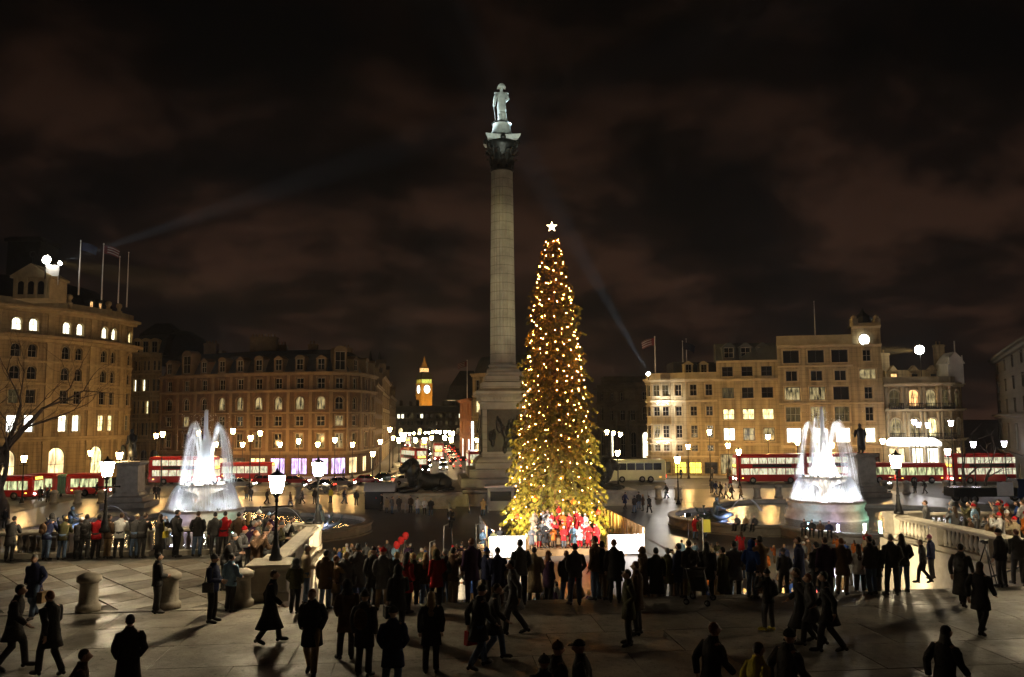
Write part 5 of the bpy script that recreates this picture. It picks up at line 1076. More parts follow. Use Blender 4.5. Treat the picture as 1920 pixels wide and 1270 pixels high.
def floodlight(label, loc, target, powers, post=1.0, size=1.0, glow='flood_glow', lens=True):
    loc = Vector(loc); dv = (Vector(target) - loc).normalized()
    t = thing('floodlight', label, 'floodlight', loc, 0, 'floodlights on the roofs'); rot = dv.to_track_quat('Y', 'Z').to_matrix()
    q = MB(); q.loft([[rot @ Vector((x * s, y, z * s)) * size for x, z in ((-.5, -.4), (.5, -.4), (.5, .4), (-.5, .4))] for y, s in ((-.35, .6), (-.1, .9), (.15, 1.0))]); q.build('housing', 'iron_black', t)
    q = MB(); q.loft([[rot @ Vector((.47 * f * math.cos(k * .524), y, .47 * f * math.sin(k * .524))) * size for k in range(12)] for y, f in ((.152, 1), (.2, .97), (.27, .6))]); q.build('lens', glow, t)
    q = MB(); q.tube([(0, 0, -post), (0, 0, -.2)], .07, 6); q.build('bracket', 'iron_black', t)
    for tg, pw, ang, colr, bl in powers: spot_light('flood_beam', loc + dv * .5, tg, pw, ang, colr, bl, .25)
    return t
LF = P(86, 487, 122); RF = P(1725, 656, 139)
WARM = (1.0, .80, .52)
floodlight('dazzling floodlight on the roof of the round-fronted building', LF, (30, 60, 4), [(P(1470, 770, 138), 175000, 19, (1.0, .62, .19), .6)], 3.0, 1.3)
floodlight('dazzling yellow floodlight above the ornate hotel roof', RF, (-10, 60, 6), [(P(110, 720, 125), 680000, 19, (1.0, .62, .20), .6)], 4.5, 1.6)
# white panel beside the roof floodlight
c = P(98, 503, 122.5); q = MB(); q.cbox(-1.0, 1.0, 0, .12, -1.2, .5, .02); q.tube([(-.8, .2, -2.5), (-.8, .2, -1.0)], .06, 6); q.tube([(.8, .2, -2.5), (.8, .2, -1.0)], .06, 6); q.build('roof_panel', 'hoarding_white', None, loc=c, rz=-PSI + .3, label='pale board below the floodlight on the left roof', category='panel')
# column floodlights on the turret roof and left roof, aimed at the statue
CFp = P(1216, 702, 143); ST = Vector((CX, CY, 48.5))
floodlight('blue-white floodlight on the turret roof aimed at the statue', CFp, ST, [(ST, 800000, 5.5, (.58, .84, 1.0), .5)], 1.0, .8)
LF2 = P(112, 494, 121); floodlight('small floodlight on the left roof aimed at the statue', LF2, ST, [(ST, 700000, 5, (.74, .90, 1.0), .5)], 2.5, .6)
# floodlights clamped to the lamp posts beside the stair, turned on the column
for lab, px, dep, pw in (('small black floodlight clamped to the lamp post left of the stairs', 597, 34.8, 1.0), ('small black floodlight clamped to the lamp post right of the stairs', 1680, 37.0, .75)):
    c = P(px, 880, dep); base = Vector((c.x + (.28 if px < 900 else -.28), c.y + .12, c.z - .75)); floodlight(lab, base, ST, [(ST, 80000 * pw, 8, (.84, 1.0, .90), .5), (Vector((CX, CY, 27)), 34000 * pw, 17, (1.0, .84, .52), .6), (Vector((CX, CY, 9)), 14000 * pw, 13, (1.0, .78, .42), .8)], .25, .32)
# uplights washing the turret white
for k, (px, py, dd) in enumerate(((1232, 757, 142.6), (1252, 757, 142.4), (1232, 830, 142.6), (1253, 830, 142.4))):
    c = P(px, py, dd); cc = Vector((tx, ty, c.z)); dirv = (c - cc); dirv.z = 0; c = cc + dirv.normalized() * 3.9
    t = thing('wall_uplight', 'small uplight on the %s ledge of the turret, %s' % ('upper' if k < 2 else 'lower', 'left one' if k % 2 == 0 else 'right one'), 'uplight', c, 0, 'uplights on the turret')
    q = MB(); q.lathe([(.08, -.25), (.16, -.1), (.18, 0)], 8); q.build('housing', 'iron_black', t); q = MB(); q.lathe([(.16, .004), (.15, .03)], 8); q.build('lens', 'spot_glow', t)
    point_light('uplight_lamp', (0, 0, .25), 330, (1.0, .98, .93), .1, t)
# clock tower floodlights
for dx, dy in ((-30, -60), (45, -50)): spot_light('tower_beam', (CT.x + dx, CT.y + dy, 4), (CT.x, CT.y, 50), 260000, 60, (1.0, .58, .14), .6, 1.0)
# lights that the street lit: tree and stage lamps
def stage_lamp(label, x, y, h, target, pw, ang, colr, z0=0.0):
    t = thing('stage_lamp', label, 'stage lamp', (x, y, z0), 0, 'stage lamps round the tree'); q = MB(); q.tube([(0, 0, .3), (0, 0, h)], .03, 6)
    for k in range(3): a = k * 2.094; q.tube([(0, 0, .45), (.4 * math.cos(a), .4 * math.sin(a), 0)], .02, 5)
    q.build('stand', 'iron_black', t)
    dv = (Vector(target) - Vector((x, y, z0 + h))).normalized(); rot = dv.to_track_quat('Y', 'Z').to_matrix()
    q = MB(); q.loft([[rot @ Vector((r_ * math.cos(k * .785), y_, r_ * math.sin(k * .785))) + Vector((0, 0, h)) for k in range(8)] for y_, r_ in ((-.25, .1), (-.05, .16), (.15, .17))]); q.build('lamp_head', 'iron_black', t)
    q = MB(); q.loft([[rot @ Vector((r_ * math.cos(k * .785), y_, r_ * math.sin(k * .785))) + Vector((0, 0, h)) for k in range(8)] for y_, r_ in ((.152, .155), (.17, .14))]); q.build('lens', 'spot_glow', t)
    spot_light('stage_beam', Vector((x, y, z0 + h)) + dv * .35, target, pw, ang, colr, .6, .12)
stage_lamp('stage lamp on a stand left of the white hoarding', PXL - 2.6, PYF - 1.8, 3.0, (9.5, PYF + 3, 1.4), 9500, 75, (1.0, .95, .88))
stage_lamp('stage lamp on a stand right of the white hoarding', PXR + 2.4, PYF - 2.2, 3.0, (9.5, PYF + 3, 1.4), 9500, 75, (1.0, .93, .9))
for k, (dx, dy) in enumerate(((-3.6, -6.2), (0.2, -6.4), (3.9, -6.0), (-5.4, -1.5), (5.4, -1.0))): stage_lamp('%s low lamp from the left lighting the foot of the fir tree' % WORD[k], TX + dx, TY + dy + .2, .6, (TX + dx * .5, TY - .5, 3.4), 9500, 88, (1.0, .84, .28))
# bright step lamps in the stair
for k, (px, yy) in enumerate(((1598, 27.8), (1685, 27.4), (1712, 30.4), (708, 30.0), (1545, 31.0))):
    x = XatY(px, yy, 1070); z = ground_z(x, yy); t = thing('step_lamp', '%s bright floor lamp from the left among the crowd on the stairs' % WORD[[1, 3, 4, 0, 2][k]] if True else '', 'floor lamp', (x, yy, z), 0, 'floor lamps on the stairs')
    q = MB(); q.cbox(-.22, .22, -.12, .12, 0, .3, .02); q.build('housing', 'iron_black', t); q = MB(); q.cbox(-.2, .2, -.16, -.122, .08, .28, .01); q.build('lens', 'spot_glow', t); q = MB(); q.cbox(-.2, .2, .122, .16, .08, .28, .01); q.build('lens', 'spot_glow', t)
    spot_light('step_beam', (x, yy + .3, z + .9), (x + (-3 if k == 3 else 1.5), yy + 22, 1.2), 7500 if k == 3 else 2400, 100, (1.0, .80, .48), .5, .12)

# ================================================================== VEHICLES
WH = {}
def wheel(parent, x, y, r, w=.28):
    k = (round(r, 2), round(w, 2))
    if k not in WH:
        q = MB(); q.lathe([(r * .55, -w / 2), (r * .95, -w / 2), (r, -w / 4), (r, w / 4), (r * .95, w / 2), (r * .55, w / 2)], 18); q.v = [(a, c, b_) for a, b_, c in q.v]
        h = MB(); h.lathe([(r * .12, -w / 2 - .05), (r * .3, -w / 2 - .03), (r * .54, -w / 2 - .01), (r * .54, w / 2 + .01), (r * .3, w / 2 + .03), (r * .12, w / 2 + .05)], 12); h.v = [(a, c, b_) for a, b_, c in h.v]
        WH[k] = (q.mesh('tyre', 'tyre'), h.mesh('rim', 'hub'))
    o = link('wheel', WH[k][0], parent, (x, y, r)); link('rim', WH[k][1], o)
def rrect(x, w, z0, z1, c):
    return [(x, -w + c, z0), (x, w - c, z0), (x, w, z0 + c), (x, w, z1 - c * 2.2), (x, w - c * 2.2, z1), (x, -w + c * 2.2, z1), (x, -w, z1 - c * 2.2), (x, -w, z0 + c)]
def pane_box(parent, x0, x1, y, z0, z1, mat, name='window'):
    """a pane standing 2 cm proud of the side at y (its sign gives the side)"""
    s = 1 if y > 0 else -1; q = MB(); q.box(x0, x1, min(y, y + s * .02), max(y, y + s * .02), z0, z1); return q.build(name, mat, parent)
def bus(name, label, x, y, rz, length=10.6, decks=2, body='bus_red', glow='bus_lit', group='red buses', z=-.12, coach=False, w=1.26, cat='bus', lights=True):
    t = thing(name, label, cat, (x, y, z), rz, group); h = 4.35 if decks == 2 else (3.5 if coach else 3.0); L = length / 2; q = MB()
    nose = .35 if coach else .18
    q.loft([rrect(-L, w - .12, .42, h - .35, .12), rrect(-L + .12, w, .34, h - .06, .12), rrect(-L + .6, w, .32, h, .12), rrect(L - .7 - nose, w, .32, h, .12), rrect(L - nose, w, .34, h - .06, .14), rrect(L, w - .16, .42, h - .55 if coach else h - .3, .14)], 0)
    bo = q.build('body', body, t)
    rows = [(1.35, 2.25), (2.95, 3.80)] if decks == 2 else ([(1.9, 2.95)] if coach else [(1.25, 2.35)])
    for ri_, (z0, z1) in enumerate(rows):
        n = int(length / 1.45) if not coach else 6; seg = (length - 1.3) / n
        for s in (-1, 1):
            for k in range(n):
                x0 = -L + .65 + k * seg; 
                if ri_ == 0 and decks == 2 and s < 0 and k == n - 1: pane_box(t, x0 + .1, x0 + seg - .15, s * w, .5, 2.25, glow, 'door'); continue
                pane_box(t, x0 + .06, x0 + seg - .06, s * w, z0, z1, 'glass_dark' if coach else glow)
    fm = 'glass_dark' if coach else glow
    for ri_, (z0, z1) in enumerate(rows):
        q = MB(); q.box(L - .02, L + .03, -w + .28, w - .28, z0 - .1, z1); q.build('windscreen', fm, t); q = MB(); q.box(-L - .03, -L + .02, -w + .35, w - .35, z0, z1); q.build('rear_window', fm, t)
    if not coach: q = MB(); zt = 2.45 if decks == 2 else 2.5; q.box(L - .02, L + .04, -.8, .8, zt, zt + .35); q.build('destination_blind', 'lit_signal', t)
    if decks == 2:
        for s in (-1, 1): q = MB(); q.box(-L * .55, L * .55, min(s * w, s * (w + .015)), max(s * w, s * (w + .015)), 2.42, 2.86); q.build('advert_panel', 'bus_dark', t)
    for s in (-1, 1):
        q = MB(); q.box(L - .03, L + .05, s * .85 - .16, s * .85 + .16, .62, .85); q.build('headlight', 'headlight_glow', t)
        q = MB(); q.box(-L - .05, -L + .03, s * .95 - .1, s * .95 + .1, .75, 1.2); q.build('taillight', 'taillight_glow', t)
        for k in (-1, 1): q = MB(); q.box(k * (L - .9) - .12, k * (L - .9) + .12, min(s * w, s * (w + .03)), max(s * w, s * (w + .03)), .78, .9); q.build('side_light', 'amber_glow', t)
        for xx in ((-L + 2.6, L - 2.4) if not coach else (-L + 2.4, -L + 3.7, L - 2.6)): wheel(t, xx, s * (w - .12), .5)
    return t
def car(label, x, y, rz, paint, cat='car', z=-.12, name='parked_car', tall=1.0, group='cars on the roads'):
    t = thing(name, label, cat, (x, y, z), rz, group); q = MB(); W = .86
    prof = [(-2.1, .35), (-2.12, .62), (-2.0, .88), (-1.3, .93), (1.0, .90), (1.95, .74), (2.1, .55), (2.06, .32)]
    q.loft([[(px_, -W + ins, .3 + (pz - .3) * sc) for px_, pz in prof] for ins, sc in ()] or [[(px_ * f, yy, pz * tall) for px_, pz in prof] for yy, f in ((-W, .97), (-W + .08, 1.0), (W - .08, 1.0), (W, .97))], 0, False); bo = q.build('body', paint, t)
    cab = [(-1.75, .9), (-1.2, 1.42), (.1, 1.45), (.95, .9)]
    q = MB(); q.loft([[(px_, yy * (1 - .0) * (1 if pz < 1 else .86), pz * tall) for px_, pz in cab] for yy in (-W + .06, W - .06)]); q.build('cabin', paint, t)
    for s in (-1, 1):
        q = MB(); yb, yt = s * (W - .045), s * ((W - .06) * .86 + .02)
        for x0, x1, xa, xb in ((-1.5, -.45, -1.15, -.45), (-.35, .75, -.35, .12)): q.add([(x0, yb, .95 * tall), (x1, yb, .95 * tall), (xb, yt, 1.38 * tall), (xa, yt, 1.38 * tall)], [(0, 1, 2, 3)])
        q.build('side_window', 'glass_dark', t)
        q = MB(); q.box(1.98, 2.1, s * .62 - .16, s * .62 + .16, .58 * tall, .72 * tall); q.build('headlight', 'headlight_glow', t)
        q = MB(); q.box(-2.14, -2.0, s * .65 - .15, s * .65 + .15, .64 * tall, .8 * tall); q.build('taillight', 'taillight_glow', t)
        for xx in (-1.3, 1.3): wheel(t, xx, s * (W - .1), .32, .2)
    q = MB(); q.add([(.93, -.66, .95 * tall), (.93, .66, .95 * tall), (.16, .6, 1.40 * tall), (.16, -.6, 1.40 * tall)], [(0, 1, 2, 3)]); q.v = [(a + .02, b_, c + .02) for a, b_, c in q.v]; q.build('windscreen', 'glass_dark', t)
    if cat == 'taxi': q = MB(); q.box(-.15, .15, -.3, .3, 1.47 * tall, 1.6 * tall); q.build('roof_sign', 'lit_signal', t)
    return t
def at(px, py): p = G(px, py, -.12); return p.x, p.y
x, y = at(1444, 906); bus('double_decker_bus', 'red double-decker bus with lit windows in front of the clock building', x, y, math.pi - PSI)
x, y = at(1578, 905); bus('double_decker_bus', 'red double-decker bus mostly hidden behind the right fountain', x, y + 2, math.pi - PSI)
x, y = at(1722, 906); bus('single_decker_bus', 'red single-decker bus in front of the lit hotel entrance', x, y, -PSI, 7.6, 1, glow='bus_dim')
x, y = at(1848, 906); bus('double_decker_bus', 'red double-decker bus near the right edge behind the bare tree', x, y, math.pi - PSI)
x, y = at(1962, 905); bus('double_decker_bus', 'red double-decker bus cut off by the right edge', x, y, math.pi - PSI)
x, y = at(1642, 906); bus('single_decker_bus', 'red single-decker bus half hidden by the cloaked statue\'s plinth', x, y + 1, -PSI, 6.0, 1, glow='bus_dim')
x, y = at(345, 908); bus('double_decker_bus', 'red double-decker bus behind the left fountain', x, y, -PSI - .06, 10.6)
x, y = at(455, 903); bus('double_decker_bus', 'red double-decker bus right of the left fountain, partly hidden', x, y + 3, -PSI, 9.0, 1)
# articulated bus: two sections and a green bellows
x, y = at(90, 930); bus('single_decker_bus', 'rear half of the red articulated bus in front of the round building', x - .4, y, -PSI, 4.6, 1, glow='bus_dim')
x2, y2 = at(166, 930); bus('single_decker_bus', 'front half of the red articulated bus in front of the round building', x2, y2, -PSI, 5.0, 1, glow='bus_dim')
q = MB(); q.loft([rrect(-.55 + k * .1375, 1.2 - .08 * (k % 2), .4, 2.9 - .08 * (k % 2), .12) for k in range(9)]); q.build('bus_bellows', 'bus_green', None, loc=((x + x2) / 2 - .3, (y + y2) / 2, -.12), rz=-PSI, label='green concertina bellows joining the two halves of the articulated bus', category='bellows')
x, y = at(24, 936); bus('single_decker_bus', 'red single-decker bus at the left edge behind the bare tree', x, y, -PSI, 6.5, 1, glow='bus_dim')
x, y = at(1190, 904); bus('coach', 'cream touring coach with dark windows right of the fir tree', x, y, math.pi - PSI, 9.4, 1, 'coach_cream', coach=True, group=None, cat='coach')
for px, dep, lab in ((776, 168, 'red double-decker bus facing down the street left of the lion'), (822, 205, 'red double-decker bus in traffic just above the lion'), (889, 150, 'red bus half hidden behind the column steps'), (795, 260, 'distant red double-decker bus in the middle of the street'), (765, 320, 'far red double-decker bus by the left kerb of the street')):
    xx, yy = XY(px, dep); bus('double_decker_bus', lab, xx, yy, -math.pi / 2 if px != 776 else -math.pi / 2 + .35, 9.5, 2)
cars = [(556, 909, 0, 'car_red', 'red car passing the purple lit shop windows'), (640, 913, 0, 'car_silver', 'silver car in front of the brick hotel'), (724, 904, 0, 'car_green', 'dark green car near the hotel corner'), (600, 918, math.pi, 'car_black', 'black car under the lantern by the hotel'),
        (500, 908, 0, 'car_red', 'red car between the left fountain and the hotel'), (762, 908, .3, 'car_white', 'white car just left of the lion'), (690, 908, 0, 'car_red', 'second red car from the corner near the hotel'), (452, 915, 0, 'car_silver', 'silver car beside the left fountain'), (230, 912, 0, 'car_black', 'black car left of the statue plinth')]
for px, py, rz, paint, lab in cars: x, y = at(px, py); car(lab, x, y, rz - PSI, paint, 'car')
i = 0
for lane, rz in ((-.5, -math.pi / 2), (2.8, -math.pi / 2), (5.6, math.pi / 2), (8.2, math.pi / 2)):
    for k in range(8):
        yy = 158 + k * 19 + lane * 2.1 + random.uniform(-3, 3); xx = lane + random.uniform(-.3, .3) - (yy - 158) * .003
        car('car in the queue of traffic down the street, %s in its lane, %s' % (WORD[k], ('left kerb lane', 'left centre lane', 'right centre lane', 'right kerb lane')[int(i / 8)]), xx, yy, rz, random.choice(['car_black', 'car_silver', 'car_white', 'car_black', 'car_red']), 'car', group='traffic in the far street'); i += 1
# dark lorry with a pale tailboard at the right
x, y = at(1855, 944); t = thing('lorry', 'dark flatbed lorry with a pale tailboard right of the stairs', 'lorry', (x, y, 0), -PSI)
q = MB(); q.cbox(-4.5, 2.6, -1.1, 1.1, .7, 1.7, .05); q.build('bed', 'car_black', t); q = MB(); q.loft([rrect(2.7, 1.1, .5, 2.6, .12), rrect(3.6, 1.1, .5, 2.6, .12), rrect(4.6, 1.05, .5, 1.6, .12)]); q.build('cab', 'car_blue', t)
q = MB(); q.cbox(.3, 2.1, -1.2, -1.12, .8, 2.3, .02); q.build('tailboard', 'hoarding_white', t)
for s in (-1, 1):
    for xx in (-3.2, -2.2, 3.4): wheel(t, xx, s * .95, .48)

# ================================================================== BARE TREES, FLAGPOLES, SMALL THINGS
def bare_tree(label, x, y, h, seed, lean=(0, 0), z=0.0, spread=.55, thick=.027):
    rr = random.Random(seed); t = thing('bare_tree', label, 'tree', (x, y, z), 0, 'bare winter trees'); tq = MB(); bq = MB()
    def grow(q, p, d, ln, r_, lev):
        n = 4; pts = [p]; rs = [r_]
        for k in range(n): d = (d + Vector((rr.gauss(0, .13), rr.gauss(0, .13), rr.gauss(.05, .08)))).normalized(); p = p + d * ln / n; pts.append(p); rs.append(r_ * (1 - .42 * (k + 1) / n))
        q.tube(pts, rs, 7 if lev < 2 else 4)
        if lev >= 5: return
        for k in range(3 if lev < 4 else 2):
            a = rr.uniform(0, 6.283); s = rr.uniform(.35, .9) * (spread / .55); u = d.orthogonal().normalized(); w = d.cross(u); nd = (d + (u * math.cos(a) + w * math.sin(a)) * s).normalized()
            grow(bq, pts[-1] if k < 2 else pts[2], nd, ln * rr.uniform(.62, .85), rs[-1] * rr.uniform(.6, .8), lev + 1)
    grow(tq, Vector((0, 0, -.2)), Vector((lean[0], lean[1], 1)).normalized(), h * .3, h * thick, 0)
    tq.build('trunk', 'bare_bark', t); o = bq.build('crown', 'bare_bark', t); o['kind'] = 'stuff'
c = P(8, 905, 84); bare_tree('large leaning bare tree at the left edge', c.x, c.y, 19.0, 5, (.22, 0), thick=.036)
x, y = XY(-18, 96); bare_tree('tall bare tree beyond the left edge with branches over the round building', x, y, 24.0, 9, (.16, 0), thick=.032)
x, y = XY(281, 128); bare_tree('small bare tree lit yellow by street lamps behind the left statue', x, y, 8.0, 12)
x, y = XY(325, 132); bare_tree('slim bare tree behind the left fountain', x, y, 9.0, 13)
x, y = XY(1802, 106); bare_tree('bare tree in front of the double-decker buses at the right', x, y, 11.0, 21)
x, y = XY(1840, 118); bare_tree('thin bare tree near the right edge of the square', x, y, 9.0, 24)
for px, y0, y1, dep, fm, lab in ((148, 452, 535, 124, 'flag_blue', 'flagpole with a dark blue flag on the left roof'), (191, 458, 545, 128, 'flag_mix', 'flagpole with a red striped flag on the left roof'), (222, 482, 552, 134, None, 'bare flagpole third along the left roof'), (238, 474, 560, 140, None, 'bare flagpole at the right end of the left roof'),
                                 (1229, 632, 694, 146, 'flag_mix', 'flagpole with a striped flag on the turret roof'), (1281, 640, 692, 150, 'flag_blue', 'flagpole with a dark flag behind the turret'), (1288, 636, 692, 151, None, 'bare flagpole behind the turret'), (1529, 566, 632, 142, None, 'tall bare flagpole on the clock building'), (876, 676, 740, 200, 'flag_mix', 'flagpole on the orange corner house')):
    a, c = P(px, y1, dep), P(px, y0, dep); t = thing('flagpole', lab, 'flagpole', (a.x, a.y, a.z - 1.5), 0, 'flagpoles on the roofs'); H_ = c.z - a.z + 1.5
    q = MB(); q.lathe([(.12, 0), (.09, H_ * .5), (.05, H_ - .1), (.12, H_ - .05), (.1, H_ + .1), (.02, H_ + .15)], 8); q.build('pole', 'hoarding_white', t)
    if fm:
        q = MB(); s = -1 if px in (1229, 876) else 1; rows = []
        for k in range(9):
            u = k / 8; rows.append([(s * u * 2.4, .22 * math.sin(u * 7) * u, H_ - .2 - .75 * u * u), (s * u * 2.2, .22 * math.sin(u * 7 + .7) * u + .03, H_ - 1.5 - .7 * u * u)])
        vs_ = [v for r_ in rows for v in r_]; q.add(vs_, [(2 * k, 2 * k + 1, 2 * k + 3, 2 * k + 2) for k in range(8)], 0, True)
        fo = q.build('flag', fm, t)
        if fm == 'flag_mix':
            for b_ in range(3):
                q = MB(); f0, f1 = .12 + .3 * b_, .24 + .3 * b_; vv = []
                for r_ in rows[2:]: 
                    p0_, p1_ = Vector(r_[0]), Vector(r_[1]); 
                    for f in (f0, f1): vv.append(tuple(p0_.lerp(p1_, f) + Vector((0, -.02, 0))))
                q.add(vv, [(2 * k, 2 * k + 1, 2 * k + 3, 2 * k + 2) for k in range(6)]); q.build('stripe', 'flag_white', fo)
# small kiosk beside the column
x, y = XY(935, 90); t = thing('kiosk', 'small grey kiosk with pale roof left of the fir tree', 'kiosk', (x, y, 0), -PSI); q = MB(); q.cbox(-1.2, 1.6, -1.2, 1.2, 0, 2.4, .03); q.build('cabin', 'canvas_grey', t)
q = MB(); q.loft([[(-1.5, -1.5, 2.4), (1.9, -1.5, 2.4), (1.9, 1.5, 2.4), (-1.5, 1.5, 2.4)], [(-1.5, -1.5, 2.55), (1.9, -1.5, 2.75), (1.9, 1.5, 2.75), (-1.5, 1.5, 2.55)]]); q.build('roof', 'hoarding_white', t); q = MB(); q.box(-.9, 1.3, -1.23, -1.2, 1.0, 2.0); q.build('hatch', 'glass_dark', t)
# grey covered stand left of the lion
x, y = XY(716, 92); t = thing('covered_stand', 'grey canvas covered stand among people left of the lion', 'stand', (x, y, 0), -PSI); q = MB()
q.loft([[(xx, 1.4 * math.cos(math.pi * k / 10), 1.9 + .9 * math.sin(math.pi * k / 10)) for k in range(11)] for xx in (-1.7, 1.7)]); q.build('canopy', 'canvas_grey', t)
q = MB(); q.cbox(-1.6, 1.6, -1.1, 1.1, 0, 1.9, .03); q.build('counter', 'iron_black', t)
# railing posts with chain in front of the column
t = thing('chain_railing', 'low posts with chains in front of the column base', 'railing', (0, 0, 0))
pp = [G(px, 962, 0) for px in (760, 800, 842, 880, 915)]
for k, p in enumerate(pp):
    q = MB(); q.lathe([(.14, 0), (.07, .15), (.06, .95), (.09, 1.0), (.03, 1.1)], 8); q.build('post', 'steel', t, loc=p)
    if k: a = pp[k - 1]; q = MB(); q.tube([Vector(a).lerp(p, j / 6) + Vector((0, 0, .92 - .25 * math.sin(math.pi * j / 6))) for j in range(7)], .025, 5); q.build('chain', 'steel', t)
# crowd barriers at the right of the tree
for k, (px, py) in enumerate(((1205, 938), (1232, 936), (1178, 942), (610, 925), (650, 925))):
    p = G(px, py, 0); t = thing('crowd_barrier', 'steel crowd barrier %s' % ('middle one right of the fir tree', 'farthest right of the fir tree', 'nearest the fir tree on the right', 'left one near the left pool', 'right one near the left pool')[k], 'barrier', p, random.uniform(-.4, .4), 'steel crowd barriers')
    q = MB(); q.tube([(-1.1, 0, .15), (-1.1, 0, 1.1), (1.1, 0, 1.1), (1.1, 0, .15), (-1.1, 0, .15)], .03, 6); q.build('frame', 'steel', t)
    for j in range(14): q = MB(); q.tube([(-1.0 + j * .154, 0, .16), (-1.0 + j * .154, 0, 1.09)], .012, 4); q.build('bar', 'steel', t)
    for s in (-1, 1): q = MB(); q.box(s * .8 - .03, s * .8 + .03, -.3, .3, 0, .05); q.box(s * .8 - .02, s * .8 + .02, -.02, .02, .04, .2); q.build('foot', 'steel', t)
# wooden chairs by the pen
def chair(label, x, y, rz):
    t = thing('wooden_chair', label, 'chair', (x, y, 0), rz, 'wooden chairs by the pen'); q = MB(); q.cbox(-.23, .23, -.23, .23, .43, .47, .01); q.build('seat', 'wood', t)
    for sx in (-1, 1):
        for sy in (-1, 1): q = MB(); q.box(sx * .2 - .025, sx * .2 + .025, sy * .2 - .025, sy * .2 + .025, 0, .43 if sy < 0 else 1.0); q.build('leg', 'wood', t)
    for z in (.62, .76, .90): q = MB(); q.box(-.18, .18, .18, .22, z, z + .07); q.build('slat', 'wood', t)
for k, (px, yy) in enumerate(((908, 56.6), (900, 58.2), (915, 55.4))): chair(('wooden chair between the lamp and the white hoarding', 'wooden chair farthest from the stairs left of the hoarding', 'wooden chair nearest the stairs left of the hoarding')[k], XatY(px, yy, 1030), yy, R_(170 + 20 * k))
# lectern box with cables
x = XatY(842, 50, 1025); t = thing('lectern', 'boxy wooden lectern with papers left of the stage', 'lectern', (x, 50, 0), .2); q = MB(); q.cbox(-.4, .4, -.3, .3, 0, 1.15, .02); q.build('body', 'wood', t); q = MB(); q.loft([[(-.45, -.35, 1.15), (.45, -.35, 1.15), (.45, .35, 1.15), (-.45, .35, 1.15)], [(-.45, -.35, 1.2), (.45, -.35, 1.2), (.45, .35, 1.34), (-.45, .35, 1.34)]]); q.build('desk', 'wood', t); q = MB(); q.box(-.2, .2, -.2, .15, 1.3, 1.31); q.build('paper', 'paper', t)
# posts of the stage rig
for k, (px, yy, h) in enumerate(((832, 52, 3.0), (806, 48, 2.6), (893, 54, 2.8), (898, 49, 2.4))):
    x = XatY(px, yy, 1000); q = MB(); q.tube([(0, 0, 0), (0, 0, h), (.3, 0, h + .1)], .035, 6); q.lathe([(.25, 0), (.2, .06)], 10); q.build('rig_pole', 'steel', None, loc=(x, yy, 0), label='%s thin steel pole from the left, left of the stage' % WORD[k], category='pole', group='steel poles by the stage')
# sign on a pole held up in the crowd
x = XatY(1318, 52, 1010); t = thing('pole_sign', 'small yellow sign on a pole above the crowd right of the stage', 'sign', (x, 52, 0), -PSI); q = MB(); q.tube([(0, 0, 0), (0, 0, 3.2)], .035, 6); q.build('pole', 'paper', t); q = MB(); q.cbox(.04, .5, -.03, .03, 2.3, 3.1, .01); q.build('board', 'sign_yellow', t)
# red balloons
t = thing('balloon_bunch', 'red balloons floating over the crowd left of the stage', 'balloon', (XatY(752, 50, 1010), 50, 2.2))
for k in range(3): q = MB(); q.ell((0, 0, 0), (.2, .2, .25), 12, 9); q.build('balloon', 'chorus_red', t, loc=((k - 1) * .25, .1 * k, .25 * k)); q = MB(); q.tube([((k - 1) * .25, .1 * k, .25 * k - .25), (0, 0, -1.2)], .008, 4); q.build('string', 'paper', t)
# pushchair
p = G(1308, 1128, TZ); t = thing('pushchair', 'folding pushchair at the top of the stairs', 'pushchair', (p.x, p.y - .2, TZ), R_(-30)); q = MB(); q.loft([[(-.22, -.1, .35), (.22, -.1, .35), (.22, .3, .38), (-.22, .3, .38)], [(-.22, -.1, .42), (.22, -.1, .42), (.22, .3, .46), (-.22, .3, .46)]]); q.loft([[(-.22, -.12, .4), (.22, -.12, .4), (.22, -.06, .42), (-.22, -.06, .42)], [(-.22, -.35, .95), (.22, -.35, .95), (.22, -.28, .97), (-.22, -.28, .97)]]); q.build('seat', 'cloth_charcoal', t)
for s in (-1, 1): q = MB(); q.tube([(s * .26, .45, .08), (s * .26, -.15, .55), (s * .26, -.55, 1.05)], .015, 6); q.tube([(s * .26, -.4, .08), (s * .26, .1, .45)], .015, 6); q.build('frame', 'steel', t); [wheel(t, s * .3, yy, .09, .04) for yy in (.45, -.4)]
q = MB(); q.tube([(-.26, -.55, 1.05), (.26, -.55, 1.05)], .02, 6); q.build('handle', 'iron_black', t)
q = MB(); q.loft([[(-.24 * math.cos(0), -.1 - .3 * math.cos(a), .75 + .3 * math.sin(a)) for a in np.linspace(.2, 1.9, 6)], [(.24, -.1 - .3 * math.cos(a), .75 + .3 * math.sin(a)) for a in np.linspace(.2, 1.9, 6)]], cap=False, closed=False); q.build('hood', 'cloth_charcoal', t)
# camera tripod at the right
p = G(1852, 1098, TZ); t = thing('camera_tripod', 'camera on a tripod beside the right balustrade', 'tripod', (p.x, p.y, TZ), .3)
for k in range(3): a = k * 2.094; q = MB(); q.tube([(0, 0, 1.25), (.42 * math.cos(a), .42 * math.sin(a), 0)], .02, 6); q.build('leg', 'iron_black', t)
q = MB(); q.cbox(-.08, .08, -.05, .05, 1.3, 1.42, .01); q.tube([(0, .04, 1.36), (0, .17, 1.36)], .045, 10); q.tube([(0, 0, 1.2), (0, 0, 1.32)], .025, 6); q.build('camera', 'iron_black', t)

